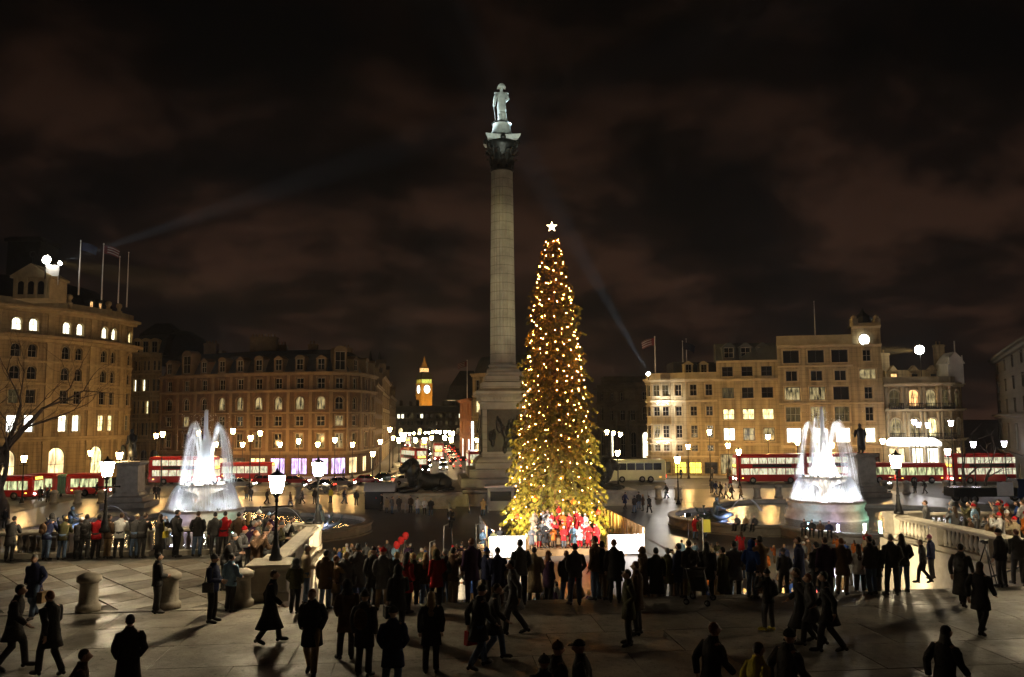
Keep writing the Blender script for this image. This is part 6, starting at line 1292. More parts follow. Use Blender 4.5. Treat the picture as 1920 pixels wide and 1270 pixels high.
# ================================================================== PEOPLE
LEGS = dict(stand=[(-.095, 0, .93), (-.11, .02, .5), (-.12, -.02, .085), (-.15, .15, .035), (.095, 0, .93), (.11, .02, .5), (.12, -.02, .085), (.15, .15, .035)],
            walk=[(-.095, .02, .93), (-.10, .17, .52), (-.10, .23, .095), (-.12, .40, .06), (.095, -.02, .93), (.10, .0, .50), (.10, -.28, .13), (.12, -.13, .035)],
            ease=[(-.095, 0, .93), (-.13, .06, .5), (-.16, .03, .085), (-.22, .19, .035), (.095, 0, .93), (.10, 0, .5), (.10, -.04, .085), (.12, .14, .035)],
            sit=[(-.095, 0, .98), (-.13, .42, .99), (-.13, .44, .55), (-.14, .60, .48), (.095, 0, .98), (.13, .42, .98), (.14, .46, .55), (.15, .62, .48)])
ARMS = dict(down=[(-.25, -.04, 1.13), (-.245, .06, .88), (.25, -.04, 1.13), (.245, .06, .88)],
            pocket=[(-.262, -.08, 1.14), (-.19, .11, .97), (.262, -.08, 1.14), (.19, .11, .97)],
            photo=[(-.27, .2, 1.22), (-.08, .33, 1.52), (.27, .2, 1.22), (.08, .33, 1.52)],
            clasp=[(-.27, .02, 1.13), (-.05, .24, 1.06), (.27, .02, 1.13), (.06, .25, 1.08)],
            sing=[(-.26, .03, 1.15), (-.12, .27, 1.20), (.26, .03, 1.15), (.12, .27, 1.20)],
            swing=[(-.25, -.15, 1.15), (-.23, -.12, .90), (.25, .08, 1.14), (.22, .29, .97)],
            carry=[(-.25, -.03, 1.13), (-.26, .02, .87), (.25, .05, 1.13), (.16, .27, 1.05)],
            rail=[(-.25, .26, 1.12), (-.10, .46, 1.13), (.25, .26, 1.12), (.12, .45, 1.14)])
POSES = dict(stand=('stand', 'down', 0), pocket=('ease', 'pocket', 0), photo=('ease', 'photo', 0), clasp=('stand', 'clasp', 0), walk=('walk', 'swing', .10), stroll=('walk', 'pocket', .06), carry=('ease', 'carry', 0), rail=('ease', 'rail', .34), sing=('stand', 'sing', 0), sit=('sit', 'clasp', .1))
def joints(pose):
    l, a, lean = POSES[pose]
    L = [Vector(p) for p in LEGS[l]]; A = [Vector(p) for p in ARMS[a]]
    J = dict(pel=Vector((0, 0, .96)), sp=Vector((0, -.01, 1.14)), ch=Vector((0, 0, 1.33)), nk=Vector((0, .012, 1.49)), hd=Vector((0, .03, 1.64)), sl=Vector((-.185, -.01, 1.42)), sr=Vector((.185, -.01, 1.42)), el=A[0], wl=A[1], er=A[2], wr=A[3])
    for k, v in J.items():
        if k in ('el', 'wl', 'er', 'wr') and pose in ('rail', 'sit'): continue
        v.y += max(0, v.z - .96) * lean
    for i, n in enumerate(('hl', 'kl', 'al', 'tl', 'hr', 'kr', 'ar', 'tr')): J[n] = L[i]
    return J
def head_shape(q, c):
    def fn(p):
        x, y, z = p
        if y > 0: y *= 1 - .10 * abs(z / .115)
        if z < 0: x *= 1 + z * 2.2; y = y * (1 + z * .6) + (.012 if y > .02 else 0)
        if y > .07 and abs(x) < .03 and -.035 < z < .03: y += .024
        return Vector((x, y, z))
    q.ell(c, (.077, .096, .118), 16, 12, 0, fn=fn)
    for s in (-1, 1): q.ell(Vector(c) + Vector((s * .078, -.005, -.005)), (.014, .026, .034), 6, 5); q.ell(Vector(c) + Vector((s * .032, .082, .008)), (.012, .010, .008), 6, 4, 1)
    q.ell(Vector(c) + Vector((0, .094, -.012)), (.013, .018, .022), 6, 5); q.ell(Vector(c) + Vector((0, .080, -.055)), (.026, .012, .007), 6, 4, 1)
def body_mesh(pose):
    J = joints(pose); V = []; E_ = []; Rd = []
    def v(p, r_, to=None):
        V.append(Vector(p)); Rd.append(r_)
        if to is not None: E_.append((to, len(V) - 1))
        return len(V) - 1
    pel = v(J['pel'], .125); sp = v(J['sp'], .12, pel); ch = v(J['ch'], .135, sp); nk = v(J['nk'], .055, ch); v(J['nk'] + Vector((0, .006, .07)), .05, nk)
    for s in ('l', 'r'):
        sh = v(J['s' + s], .062, ch); e = v(J['e' + s], .045, sh); w = v(J['w' + s], .03, e)
        d = (J['w' + s] - J['e' + s]).normalized(); sg = -1 if s == 'l' else 1
        if POSES[pose][1] != 'pocket':
            palm = v(J['w' + s] + d * .07, .034, w); side = d.cross(Vector((0, 1, 0))); side = (side if side.length > .2 else d.cross(Vector((1, 0, 0)))).normalized(); up = side.cross(d).normalized()
            for k, ln in enumerate((.075, .085, .08, .06)):
                o = side * (k - 1.5) * .019; k1 = v(J['w' + s] + d * .10 + o, .010, palm); k2 = v(J['w' + s] + d * (.10 + ln * .5) + o * 1.1 + up * .012, .009, k1); v(J['w' + s] + d * (.10 + ln * .85) + o * 1.1 + up * .035, .008, k2)
            k1 = v(J['w' + s] + d * .05 - side * .035, .011, palm); v(J['w' + s] + d * .09 - side * .052 + up * .02, .009, k1)
        hp = v(J['h' + s], .088, pel); kn = v(J['k' + s], .058, hp); an = v(J['a' + s], .042, kn); v(J['t' + s], .035, an)
    me = bpy.data.meshes.new('person'); me.from_pydata(V, E_, []); o = bpy.data.objects.new('tmp', me); COL.objects.link(o)
    md = o.modifiers.new('s', 'SKIN'); md.use_smooth_shade = True
    sv = me.skin_vertices[0].data if me.skin_vertices else None
    if sv is None: 
        bpy.context.view_layer.objects.active = o
        bpy.ops.mesh.customdata_skin_add() ; sv = me.skin_vertices[0].data
    for i, r_ in enumerate(Rd): sv[i].radius = (r_, r_)
    sv[0].use_root = True
    sb = o.modifiers.new('d', 'SUBSURF'); sb.levels = 1; sb.render_levels = 1
    dg = bpy.context.evaluated_depsgraph_get(); ev = bpy.data.meshes.new_from_object(o.evaluated_get(dg)); bpy.data.objects.remove(o)
    q = MB(); q.add([x.co for x in ev.vertices], [tuple(p.vertices) for p in ev.polygons], 0, True); head_shape(q, J['hd']); bpy.data.meshes.remove(ev)
    return q.mesh('person', ['skin_light', 'eye_dark'])
def wobble(q, amp, seed):
    r_ = random.Random(seed); ph = [r_.uniform(0, 6) for _ in range(6)]
    q.v = [(x + amp * math.sin(23 * z + ph[0] + 9 * y), y + amp * math.sin(19 * z + ph[1] + 11 * x), z + amp * .5 * math.sin(17 * x + ph[2])) for x, y, z in q.v]
def coat_mesh(pose, long, seed):
    J = joints(pose); lean = POSES[pose][2]; leg = POSES[pose][0]; q = MB(); n = 16
    hem = {0: .80, 1: .62, 2: .36}[long]
    prof = [(hem, .205 + .03 * long, .15 + .03 * long + (.07 * long if leg == 'walk' else 0)), ((hem + .98) / 2, .205 + .012 * long, .152 + (.03 * long if leg == 'walk' else 0)), (.98, .195, .142), (1.10, .182, .136), (1.24, .204, .146), (1.36, .218, .142), (1.43, .198, .118), (1.475, .125, .095), (1.52, .082, .086), (1.545, .080, .088)]
    if leg == 'sit': prof = [(.93, .21, .19)] + prof[2:]
    rings = []
    for z, rx, ry in prof: yo = max(0, z - .96) * lean + .0; rings.append([(rx * math.cos(2 * math.pi * k / n), yo + ry * math.sin(2 * math.pi * k / n), z) for k in range(n)])
    q.loft(rings, 0, True)
    for s in ('l', 'r'):
        a, e, w = J['s' + s], J['e' + s], J['w' + s]; ii = Vector((-.5 * a.x, 0, -.05)); q.tube([a + ii, a + ii * .45, a + Vector((0, 0, -.03)), a.lerp(e, .35), a.lerp(e, .7), e, e.lerp(w, .5), e.lerp(w, .96)], [.03, .068, .084, .082, .074, .069, .062, .054], 10)
    wobble(q, .008, seed); return q.mesh('coat', 'cloth_black')
def trouser_mesh(pose):
    J = joints(pose); q = MB(); n = 12; zb = J['pel'].z
    q.loft([[(rx * math.cos(2 * math.pi * k / n), ry * math.sin(2 * math.pi * k / n), z) for k in range(n)] for z, rx, ry in ((zb - .14, .155, .125), (zb - .06, .178, .138), (zb + .03, .175, .132), (zb + .10, .165, .125))], 0, True)
    for s in ('l', 'r'): h, k_, a = J['h' + s], J['k' + s], J['a' + s]; q.tube([h + Vector((0, 0, .02)), h.lerp(k_, .5), k_, k_.lerp(a, .5), k_.lerp(a, .97)], [.105, .095, .078, .072, .068], 10)
    wobble(q, .007, 5); return q.mesh('trousers', 'cloth_black')
def shoe_mesh(pose, s):
    J = joints(pose); q = MB()
    for s in (s,): a, t_ = J['a' + s], J['t' + s]; d = t_ - a; q.tube([a + Vector((0, 0, .05)), a + Vector((0, 0, -.0)), a + d * .35 - Vector((0, 0, .012)), t_, t_ + d.normalized() * .05], [.05, .056, .052, .046, .02], 9); h = a - Vector((d.x, d.y, 0)).normalized() * .04; q.ell((h.x, h.y, max(.045, h.z - .04)), (.042, .05, .045), 8, 6)
    return q.mesh('shoe', 'leather')
def hair_mesh(kind, lean):
    q = MB(); c = Vector((0, .03 + .68 * lean, 1.64))
    if kind == 'short': q.ell(c + Vector((0, -.016, .022)), (.086, .100, .112), 14, 9, fn=lambda p: Vector((p.x, p.y if p.y < .045 else .045 + (p.y - .045) * (.9 if p.z > .05 else .2), max(p.z, -.07 if p.y < 0 else .025))))
    elif kind == 'long':
        q.ell(c + Vector((0, -.016, .022)), (.090, .102, .114), 14, 9, fn=lambda p: Vector((p.x, p.y if p.y < .045 else .045 + (p.y - .045) * (.9 if p.z > .05 else .2), max(p.z, -.09 if p.y < 0 else .02))))
        q.loft([[(rx * math.cos(2 * math.pi * k / 10), c.y + yo + ry * math.sin(2 * math.pi * k / 10), z) for k in range(10)] for z, rx, ry, yo in ((1.25, .05, .025, -.155), (1.34, .085, .04, -.145), (1.46, .10, .05, -.10), (1.58, .092, .065, -.05), (1.66, .085, .07, -.03))], 0, True)
    elif kind == 'beanie': q.ell(c + Vector((0, -.006, .035)), (.092, .106, .108), 14, 9, fn=lambda p: Vector((p.x, p.y, max(p.z, -.02)))); q.lathe([(.096, 0), (.104, .012), (.104, .045), (.096, .055)], 14, c=(0, c.y - .005, c.z + .012)); q.ell(c + Vector((0, -.01, .152)), (.02, .02, .016), 8, 6)
    elif kind == 'cap': q.ell(c + Vector((0, -.004, .035)), (.090, .104, .098), 14, 9, fn=lambda p: Vector((p.x, p.y, max(p.z, 0)))); q.loft([[(-.07, c.y + .07, c.z + .035), (.07, c.y + .07, c.z + .035), (.05, c.y + .18, c.z + .02), (-.05, c.y + .18, c.z + .02)], [(-.07, c.y + .07, c.z + .05), (.07, c.y + .07, c.z + .05), (.05, c.y + .18, c.z + .03), (-.05, c.y + .18, c.z + .03)]])
    elif kind == 'hood': q.ell(c + Vector((0, -.03, 0)), (.115, .115, .15), 14, 10, fn=lambda p: Vector((p.x, min(p.y, .06), p.z))); q.lathe([(.15, 0), (.13, .07), (.10, .12)], 12, c=(0, c.y - .03, 1.44))
    return q.mesh('hair' if kind in ('short', 'long') else {'beanie': 'woolly_hat', 'cap': 'cap', 'hood': 'hood'}[kind], 'hair_black')
def bag_mesh(kind):
    q = MB()
    if kind == 'backpack': q.ell((0, -.20, 1.22), (.16, .10, .22), 12, 8); q.ell((0, -.29, 1.14), (.11, .05, .1), 10, 6); [q.tube([(s * .1, -.12, 1.36), (s * .12, .02, 1.46), (s * .13, .13, 1.30)], .018, 5) for s in (-1, 1)]
    elif kind == 'shoulder': q.cbox(.20, .32, -.16, .14, .82, 1.08, .03); q.tube([(.26, -.1, 1.08), (.2, -.08, 1.44), (.2, .08, 1.43), (.26, .1, 1.08)], .012, 5)
    else: q.loft([[(-.29 - .07 * math.cos(0) , y_, z) for y_, z in ((-.15, .45), (.21, .45), (.19, .75), (-.13, .75))], [(-.21, y_, z) for y_, z in ((-.15, .45), (.21, .45), (.19, .75), (-.13, .75))]]); q.tube([(-.25, -.05, .75), (-.25, .06, .86), (-.25, .14, .75)], .01, 5)
    return q.mesh('bag' if kind != 'backpack' else 'backpack', 'cloth_charcoal')
CACHE = {}
def cached(key, fn, *a):
    if key not in CACHE: CACHE[key] = fn(*a)
    return CACHE[key]
PEOPLE = []
COATW = {0: 'jacket', 1: 'coat', 2: 'long coat'}
def person(x, y, z, rz, pose, coat, long, legs, head, headcol, zone, h=1.74, skin='skin_light', bag=None, bagcol='charcoal', shoes=None, extra=None, group=None):
    s = h / 1.76; o = link('person', cached(('b', pose), body_mesh, pose), None, (x, y, z), rz, (s, s, s), [skin, None])
    link('coat', cached(('c', pose, long), coat_mesh, pose, long, 3), o, mats=['cloth_' + coat] if coat != 'chorus' else ['chorus_red']); link('trousers', cached(('t', pose), trouser_mesh, pose), o, mats=['cloth_' + legs])
    [link('shoe', cached(('s', pose, sd), shoe_mesh, pose, sd), o, mats=[shoes] if shoes else None) for sd in ('l', 'r')]
    hm = ('hair_' + headcol) if head in ('short', 'long') else 'cloth_' + headcol
    hmesh = cached(('h', head, POSES[pose][2]), hair_mesh, head, POSES[pose][2]); link(hmesh.name.split('.')[0], hmesh, o, mats=[hm])
    if bag: bm2 = cached(('g', bag), bag_mesh, bag); link(bm2.name.split('.')[0], bm2, o, mats=['cloth_' + bagcol])
    if extra == 'sheet': q = CACHE.get('sheet') or CACHE.setdefault('sheet', (lambda b_: (b_.loft([[(-.17, .31, 1.14), (.17, .31, 1.14), (.17, .42, 1.36), (-.17, .42, 1.36)], [(-.17, .315, 1.135), (.17, .315, 1.135), (.17, .425, 1.355), (-.17, .425, 1.355)]]), b_.mesh('song_sheet', 'paper'))[1])(MB())); link('song_sheet', q, o)
    if extra == 'camera': q = CACHE.get('cam') or CACHE.setdefault('cam', (lambda b_: (b_.cbox(-.07, .07, .36, .42, 1.56, 1.66, .01), b_.tube([(0, .42, 1.61), (0, .5, 1.61)], .035, 8), b_.mesh('camera', 'iron_black'))[2])(MB())); link('camera', q, o)
    hair = dict(short='', long=', long %s hair' % headcol, beanie=', %s woolly hat' % headcol, cap=', %s cap' % headcol, hood=', hood up')[head].replace('_', ' ')
    PEOPLE.append((o, 'in %s %s%s' % ('red' if coat == 'chorus' else coat.replace('_', ' '), COATW[long], hair), zone, pixel((x, y, z + 1))[0], group or ('people ' + zone)))
    return o
def T(px, py, pose, face, coat, long, legs, head, hc, zone='on the terrace', **k):
    p = G(px, py, TZ); return person(p.x, p.y, TZ, R_(face), pose, coat, long, legs, head, hc, zone, **k)
# facing: 0 = towards the tree (away from camera), 90 = facing left, -90 = facing right, 180 = towards the camera
ZN = 'walking across terrace'
T(62, 1160, 'stroll', 170, 'navy', 1, 'denim', 'short', 'grey', ZN, h=1.72, bag='hand', bagcol='tan')
T(22, 1256, 'walk', -80, 'black', 1, 'charcoal', 'short', 'black', ZN, h=1.8); T(92, 1268, 'walk', 60, 'black', 1, 'black', 'short', 'red', ZN, h=1.75)
T(140, 1412, 'walk', -70, 'brown', 1, 'charcoal', 'short', 'brown', ZN, h=1.62); T(238, 1332, 'stroll', 20, 'black', 2, 'black', 'short', 'black', ZN, h=1.72)
T(293, 1150, 'clasp', -60, 'black', 0, 'charcoal', 'short', 'black', ZN, h=1.66)
T(397, 1167, 'clasp', -100, 'navy', 0, 'black', 'beanie', 'grey', ZN, h=1.78, extra=None, bag='shoulder'); T(431, 1147, 'carry', -30, 'pale_blue', 0, 'black', 'short', 'black', ZN, h=1.6)
T(505, 1206, 'walk', -85, 'black', 2, 'black', 'short', 'brown', ZN, h=1.72); T(584, 1266, 'stroll', 175, 'black', 1, 'tan', 'short', 'red', ZN, h=1.78)
T(650, 1236, 'pocket', 10, 'brown', 1, 'charcoal', 'hood', 'black', ZN, h=1.74); T(682, 1268, 'stand', -20, 'charcoal', 1, 'charcoal', 'beanie', 'black', ZN, h=1.74, bag='backpack', bagcol='brown')
T(736, 1310, 'pocket', 0, 'navy', 1, 'denim', 'beanie', 'black', ZN, h=1.72); T(746, 1190, 'carry', 15, 'black', 1, 'black', 'hood', 'black', ZN, h=1.7, bag='hand', bagcol='black')
T(808, 1262, 'stand', 0, 'black', 1, 'black', 'long', 'blonde', ZN, h=1.68); T(762, 1150, 'pocket', -40, 'red', 1, 'black', 'long', 'black', ZN, h=1.66); T(818, 1138, 'pocket', 30, 'red', 1, 'black', 'hood', 'olive', ZN, h=1.62)
T(897, 1254, 'walk', -60, 'black', 1, 'denim', 'beanie', 'black', ZN, h=1.74, bag='hand', bagcol='red'); T(926, 1238, 'walk', -95, 'charcoal', 1, 'denim', 'short', 'brown', ZN, h=1.66)
T(966, 1190, 'walk', 80, 'grey', 1, 'charcoal', 'short', 'black', ZN, h=1.82); T(1180, 1209, 'pocket', 90, 'olive', 1, 'charcoal', 'short', 'brown', ZN, h=1.74); T(1196, 1190, 'stand', 60, 'brown', 1, 'charcoal', 'short', 'red', ZN, h=1.78)
T(1022, 1432, 'pocket', -10, 'black', 1, 'black', 'beanie', 'charcoal', ZN, h=1.62); T(1046, 1408, 'clasp', -70, 'charcoal', 1, 'black', 'beanie', 'brown', ZN, h=1.70); T(1092, 1412, 'pocket', 70, 'charcoal', 1, 'black', 'cap', 'black', ZN, h=1.76)
T(1443, 1182, 'photo', 25, 'black', 0, 'grey', 'beanie', 'black', ZN, h=1.5, extra='camera', shoes='cloth_yellow', bag='backpack', bagcol='black')
T(1505, 1204, 'walk', 65, 'black', 2, 'black', 'short', 'brown', ZN, h=1.72); T(1558, 1224, 'walk', 60, 'black', 1, 'charcoal', 'short', 'black', ZN, h=1.8); T(1525, 1212, 'stroll', 60, 'charcoal', 1, 'black', 'short', 'red', ZN, h=1.66)
T(1337, 1372, 'walk', -70, 'black', 1, 'charcoal', 'short', 'red', ZN, h=1.8); T(1424, 1415, 'stroll', -70, 'yellow', 0, 'black', 'short', 'brown', ZN, h=1.72); T(1480, 1392, 'walk', -70, 'charcoal', 1, 'black', 'beanie', 'black', ZN, h=1.8)
T(1778, 1372, 'walk', -70, 'black', 1, 'black', 'long', 'black', ZN, h=1.74); T(1842, 1190, 'walk', -60, 'black', 1, 'black', 'long', 'brown', ZN, h=1.74); T(1806, 1137, 'walk', -50, 'charcoal', 2, 'black', 'short', 'black', ZN, h=1.72, bag='backpack', bagcol='grey')
ZS = 'by right balustrade'
T(1880, 1101, 'stand', 20, 'black', 0, 'charcoal', 'beanie', 'black', ZS, h=1.8); T(1912, 1096, 'pocket', -20, 'charcoal', 0, 'charcoal', 'short', 'red', ZS, h=1.74)
p = G(1733, 1094, TZ); person(p.x, p.y, TZ, R_(60), 'stroll', 'charcoal', 0, 'black', 'short', 'brown', ZS, h=1.38); p = G(1748, 1085, TZ); person(p.x, p.y, TZ, R_(40), 'stand', 'navy', 0, 'charcoal', 'beanie', 'pink', ZS, h=1.42)
# row along the left balustrade
ZB = 'along left balustrade'
for px, pose, coat, lg, legs, hd, hc, face, h, bag, bc in ((88, 'rail', 'navy', 0, 'denim', 'hood', 'charcoal', -20, 1.78, 'backpack', 'brown'), (148, 'rail', 'charcoal', 0, 'black', 'beanie', 'white', 0, 1.6, None, None), (160, 'rail', 'black', 0, 'charcoal', 'short', 'black', 10, 1.72, 'backpack', 'black'), (181, 'rail', 'red', 0, 'black', 'short', 'black', 0, 1.70, None, None), (203, 'pocket', 'brown', 0, 'tan', 'short', 'black', -25, 1.72, None, None), (224, 'rail', 'white', 0, 'charcoal', 'short', 'brown', 5, 1.75, None, None),
        (253, 'rail', 'charcoal', 0, 'denim', 'beanie', 'beige', 0, 1.68, None, None), (266, 'rail', 'black', 0, 'charcoal', 'short', 'brown', -10, 1.72, None, None), (300, 'photo', 'black', 2, 'black', 'long', 'brown', -15, 1.70, 'shoulder', 'yellow'), (331, 'pocket', 'black', 0, 'black', 'short', 'black', -35, 1.86, 'hand', 'white'), (371, 'pocket', 'black', 0, 'denim', 'short', 'brown', 5, 1.78, None, None), (403, 'stand', 'charcoal', 0, 'charcoal', 'short', 'black', 10, 1.74, None, None), (419, 'rail', 'red', 0, 'black', 'short', 'black', 0, 1.74, None, None), (447, 'pocket', 'brown', 0, 'denim', 'short', 'black', 0, 1.72, None, None), (466, 'stand', 'black', 0, 'denim', 'long', 'blonde', 0, 1.70, None, None), (484, 'rail', 'black', 0, 'denim', 'beanie', 'white', 5, 1.76, None, None), (502, 'rail', 'charcoal', 0, 'denim', 'beanie', 'pale_blue', 0, 1.66, None, None), (20, 'rail', 'charcoal', 1, 'black', 'short', 'black', 0, 1.7, None, None), (118, 'rail', 'olive', 0, 'denim', 'short', 'blonde', 0, 1.66, None, None)):
    yy = SY1 + .4 - random.uniform(.72, .85); x = XatY(px, yy, 1000); person(x, yy, TZ, R_(face), pose, coat, lg, legs, hd, hc, ZB, h=h, bag=bag, bagcol=bc or 'charcoal')
ZC = 'beside stair balustrade'
for k in range(13):
    yy = 27.9 + k * .55 + random.uniform(-.1, .1); x = SX0 - .55 - random.uniform(.75, .95) - (0 if k % 3 else .9)
    person(x, yy, TZ, R_(-90 + random.uniform(-25, 35)), random.choice(['rail', 'rail', 'pocket', 'photo']), random.choice(['black', 'charcoal', 'grey', 'brown', 'navy', 'white', 'purple', 'olive']), random.choice([0, 0, 1]), random.choice(['denim', 'black', 'charcoal']), random.choice(['short', 'beanie', 'long', 'beanie', 'short']), random.choice(['brown', 'grey', 'black', 'red']), ZC, h=random.uniform(1.58, 1.8))
T(482, 1080, 'pocket', -30, 'grey', 1, 'black', 'hood', 'grey', ZC, h=1.66); T(573, 1133, 'clasp', -80, 'beige', 0, 'denim', 'short', 'grey', 'at stair top', h=1.72); T(553, 1150, 'pocket', -20, 'olive', 0, 'black', 'hood', 'grey', 'at stair top', h=1.5)
# front row at the top of the stairs (feet on the top steps)
ZT = 'at stair top'
row = [(607, 'stand', 'brown', 1, 'denim', 'short', 'black', 1.66), (628, 'photo', 'tan', 1, 'charcoal', 'short', 'red', 1.6), (650, 'photo', 'black', 0, 'denim', 'short', 'blonde', 1.7), (672, 'stand', 'black', 1, 'black', 'short', 'black', 1.9), (697, 'pocket', 'charcoal', 1, 'black', 'cap', 'black', 1.72), (722, 'pocket', 'black', 1, 'black', 'beanie', 'red', 1.74), (742, 'pocket', 'charcoal', 0, 'brown', 'short', 'blonde', 1.6), (778, 'pocket', 'olive', 1, 'black', 'short', 'blonde', 1.64), (796, 'stand', 'black', 0, 'denim', 'long', 'blonde', 1.62), (832, 'photo', 'charcoal', 0, 'denim', 'short', 'grey', 1.7), (851, 'photo', 'brown', 0, 'beige', 'short', 'black', 1.74), (884, 'stand', 'purple', 1, 'navy', 'short', 'red', 1.86), (912, 'clasp', 'navy', 0, 'charcoal', 'beanie', 'blue', 1.62), (928, 'pocket', 'navy', 1, 'black', 'beanie', 'grey', 1.66), (950, 'stand', 'purple', 0, 'black', 'short', 'black', 1.6), (972, 'pocket', 'grey', 0, 'black', 'short', 'black', 1.86), (998, 'pocket', 'beige', 2, 'charcoal', 'short', 'black', 1.66), (1030, 'stand', 'purple', 1, 'charcoal', 'long', 'red', 1.68), (1062, 'pocket', 'charcoal', 0, 'denim', 'short', 'red', 1.66), (1082, 'pocket', 'black', 0, 'denim', 'short', 'black', 1.74), (1112, 'stand', 'brown', 0, 'black', 'short', 'brown', 1.86), (1133, 'pocket', 'black', 0, 'charcoal', 'short', 'black', 1.7), (1152, 'stand', 'black', 1, 'black', 'short', 'red', 1.82), (1204, 'pocket', 'brown', 2, 'black', 'hood', 'brown', 1.76), (1228, 'stand', 'black', 2, 'tan', 'short', 'black', 1.72), (1250, 'photo', 'olive', 1, 'charcoal', 'short', 'grey', 1.66), (1276, 'stand', 'black', 1, 'black', 'short', 'black', 1.8), (1298, 'pocket', 'charcoal', 1, 'black', 'short', 'brown', 1.7), (1330, 'stand', 'black', 1, 'black', 'long', 'black', 1.72), (1356, 'stand', 'black', 2, 'black', 'short', 'black', 1.68), (1380, 'pocket', 'grey', 1, 'charcoal', 'short', 'black', 1.84), (1406, 'pocket', 'blue', 0, 'denim', 'hood', 'blue', 1.7), (1428, 'photo', 'tan', 1, 'brown', 'short', 'black', 1.82), (1472, 'pocket', 'grey', 0, 'grey', 'beanie', 'grey', 1.45), (1500, 'stand', 'black', 2, 'black', 'short', 'brown', 1.82), (1528, 'pocket', 'black', 0, 'charcoal', 'short', 'black', 1.76), (1550, 'stand', 'purple', 1, 'black', 'short', 'brown', 1.78), (1580, 'pocket', 'brown', 1, 'tan', 'short', 'red', 1.68), (1613, 'clasp', 'white', 0, 'black', 'long', 'brown', 1.68), (1630, 'stand', 'charcoal', 0, 'denim', 'short', 'black', 1.74), (1643, 'stand', 'black', 1, 'black', 'short', 'black', 1.72), (1668, 'pocket', 'charcoal', 0, 'charcoal', 'short', 'grey', 1.8), (1697, 'pocket', 'black', 0, 'denim', 'long', 'black', 1.74)]
swap = random.Random(3)
for px, pose, coat, lg, legs, hd, hc, h in row:
    if coat == 'black' and swap.random() < .55: coat = swap.choice(['charcoal', 'navy', 'brown', 'olive', 'grey', 'purple'])
    if legs in ('black', 'charcoal') and swap.random() < .4: legs = swap.choice(['denim', 'brown', 'grey', 'tan'])
    yy = SY0 - .05 + random.uniform(-.75, .95); x = XatY(px + random.uniform(-6, 6), yy, 1090); z = ground_z(x, yy); person(x, yy, z, R_(random.choice((random.uniform(-22, 22), random.uniform(-60, 60)))), pose, coat, lg, legs, hd, hc, ZT, h=h, extra='camera' if pose == 'photo' else None, bag='shoulder' if px in (928, 650) else ('backpack' if px in (1298, 832) else None), bagcol='beige' if px == 928 else 'charcoal', shoes='cloth_tan' if px in (928, 1228) else None)
# crowd standing down the stairs
ZD = 'down the stairs'; spots = []
def free(x, y, d, lst): return all((x - a) ** 2 + (y - b_) ** 2 > d * d for a, b_ in lst)
cols = ['black', 'charcoal', 'navy', 'brown', 'grey', 'beige', 'olive', 'red', 'white', 'tan', 'purple', 'blue', 'pale_blue', 'tan', 'beige', 'brown', 'orange', 'grey']
tries = 0
while len(spots) < 58 and tries < 6000:
    tries += 1; yy = random.uniform(26.4, 34.6); px = random.choice([random.uniform(610, 880), random.uniform(1190, 1680), random.uniform(900, 1180) if yy > 28 else random.uniform(1220, 1660)]); x = XatY(px, yy, 1040)
    if not (SX0 + .3 < x < SX1 - .5 and free(x, yy, .62, spots)) or (AX - 1 < x < AX + 5 and random.random() < .6): continue
    spots.append((x, yy)); kid = random.random() < .22
    person(x, yy, ground_z(x, yy), R_(random.uniform(-25, 25)), random.choice(['pocket', 'stand', 'clasp', 'photo', 'pocket']), random.choice(cols), random.choice([0, 0, 1, 1]), random.choice(['black', 'charcoal', 'denim', 'denim', 'tan']), *random.choice([('short', 'black'), ('short', 'brown'), ('long', 'blonde'), ('long', 'brown'), ('beanie', 'red'), ('beanie', 'white'), ('beanie', 'grey'), ('short', 'grey'), ('short', 'blonde')]), ZD, h=random.uniform(1.15, 1.4) if kid else random.uniform(1.58, 1.84), skin=random.choice(['skin_light', 'skin_light', 'skin_tan']))
# listeners facing the camera at the foot of the stairs on the left
ZL = 'left of the stage'
for px, yy, coat, hd, hc in ((645, 53, 'yellow', 'hood', 'yellow'), (677, 52, 'olive', 'short', 'brown'), (699, 53.5, 'beige', 'short', 'black'), (714, 51, 'white', 'short', 'blonde'), (724, 49, 'white', 'beanie', 'white'), (770, 50, 'beige', 'long', 'blonde'), (792, 52, 'tan', 'long', 'blonde')):
    x = XatY(px, yy, 1030); person(x, yy, 0, R_(180 + random.uniform(-30, 30)), random.choice(['clasp', 'pocket']), coat, 1, 'denim', hd, hc, ZL, h=1.7)
# the choir
ZQ = 'singing below fir tree'; k = 0
for rowi, (yy, z, n, x0, x1) in enumerate(((PYF + 1.4, .45, 9, PXL + 3.0, PXR - 2.7), (PYF + 2.6, .45, 9, PXL + 3.1, PXR - 2.8), (PYF + 3.9, .9, 8, PXL + 3.4, PXR - 3.0), (PYF + 5.2, .9, 8, PXL + 3.5, PXR - 3.0))):
    for j in range(n):
        x = x0 + (x1 - x0) * (j + .5 * (rowi % 2)) / n + random.uniform(-.2, .2); c = (['grey', 'grey', 'black', 'orange', 'chorus', 'pale_blue', 'white', 'chorus', 'chorus', 'white'] if rowi == 0 else ['beige', 'grey', 'white', 'chorus', 'orange', 'chorus', 'chorus', 'white', 'chorus', 'orange'])[j % 10]
        person(x, yy + random.uniform(-.35, .35), z, R_(180 + random.uniform(-40, 40)), random.choice(['sing', 'sing', 'clasp', 'photo', 'carry']), c, random.choice([1, 2, 2]), random.choice(['charcoal', 'brown', 'red', 'grey']), *random.choice([('short', 'brown'), ('long', 'brown'), ('short', 'blonde'), ('beanie', 'white'), ('beanie', 'red'), ('long', 'blonde'), ('short', 'grey')]), ZQ, h=random.uniform(1.4, 1.8), extra=None); k += 1
ZP = 'by painted hoarding'
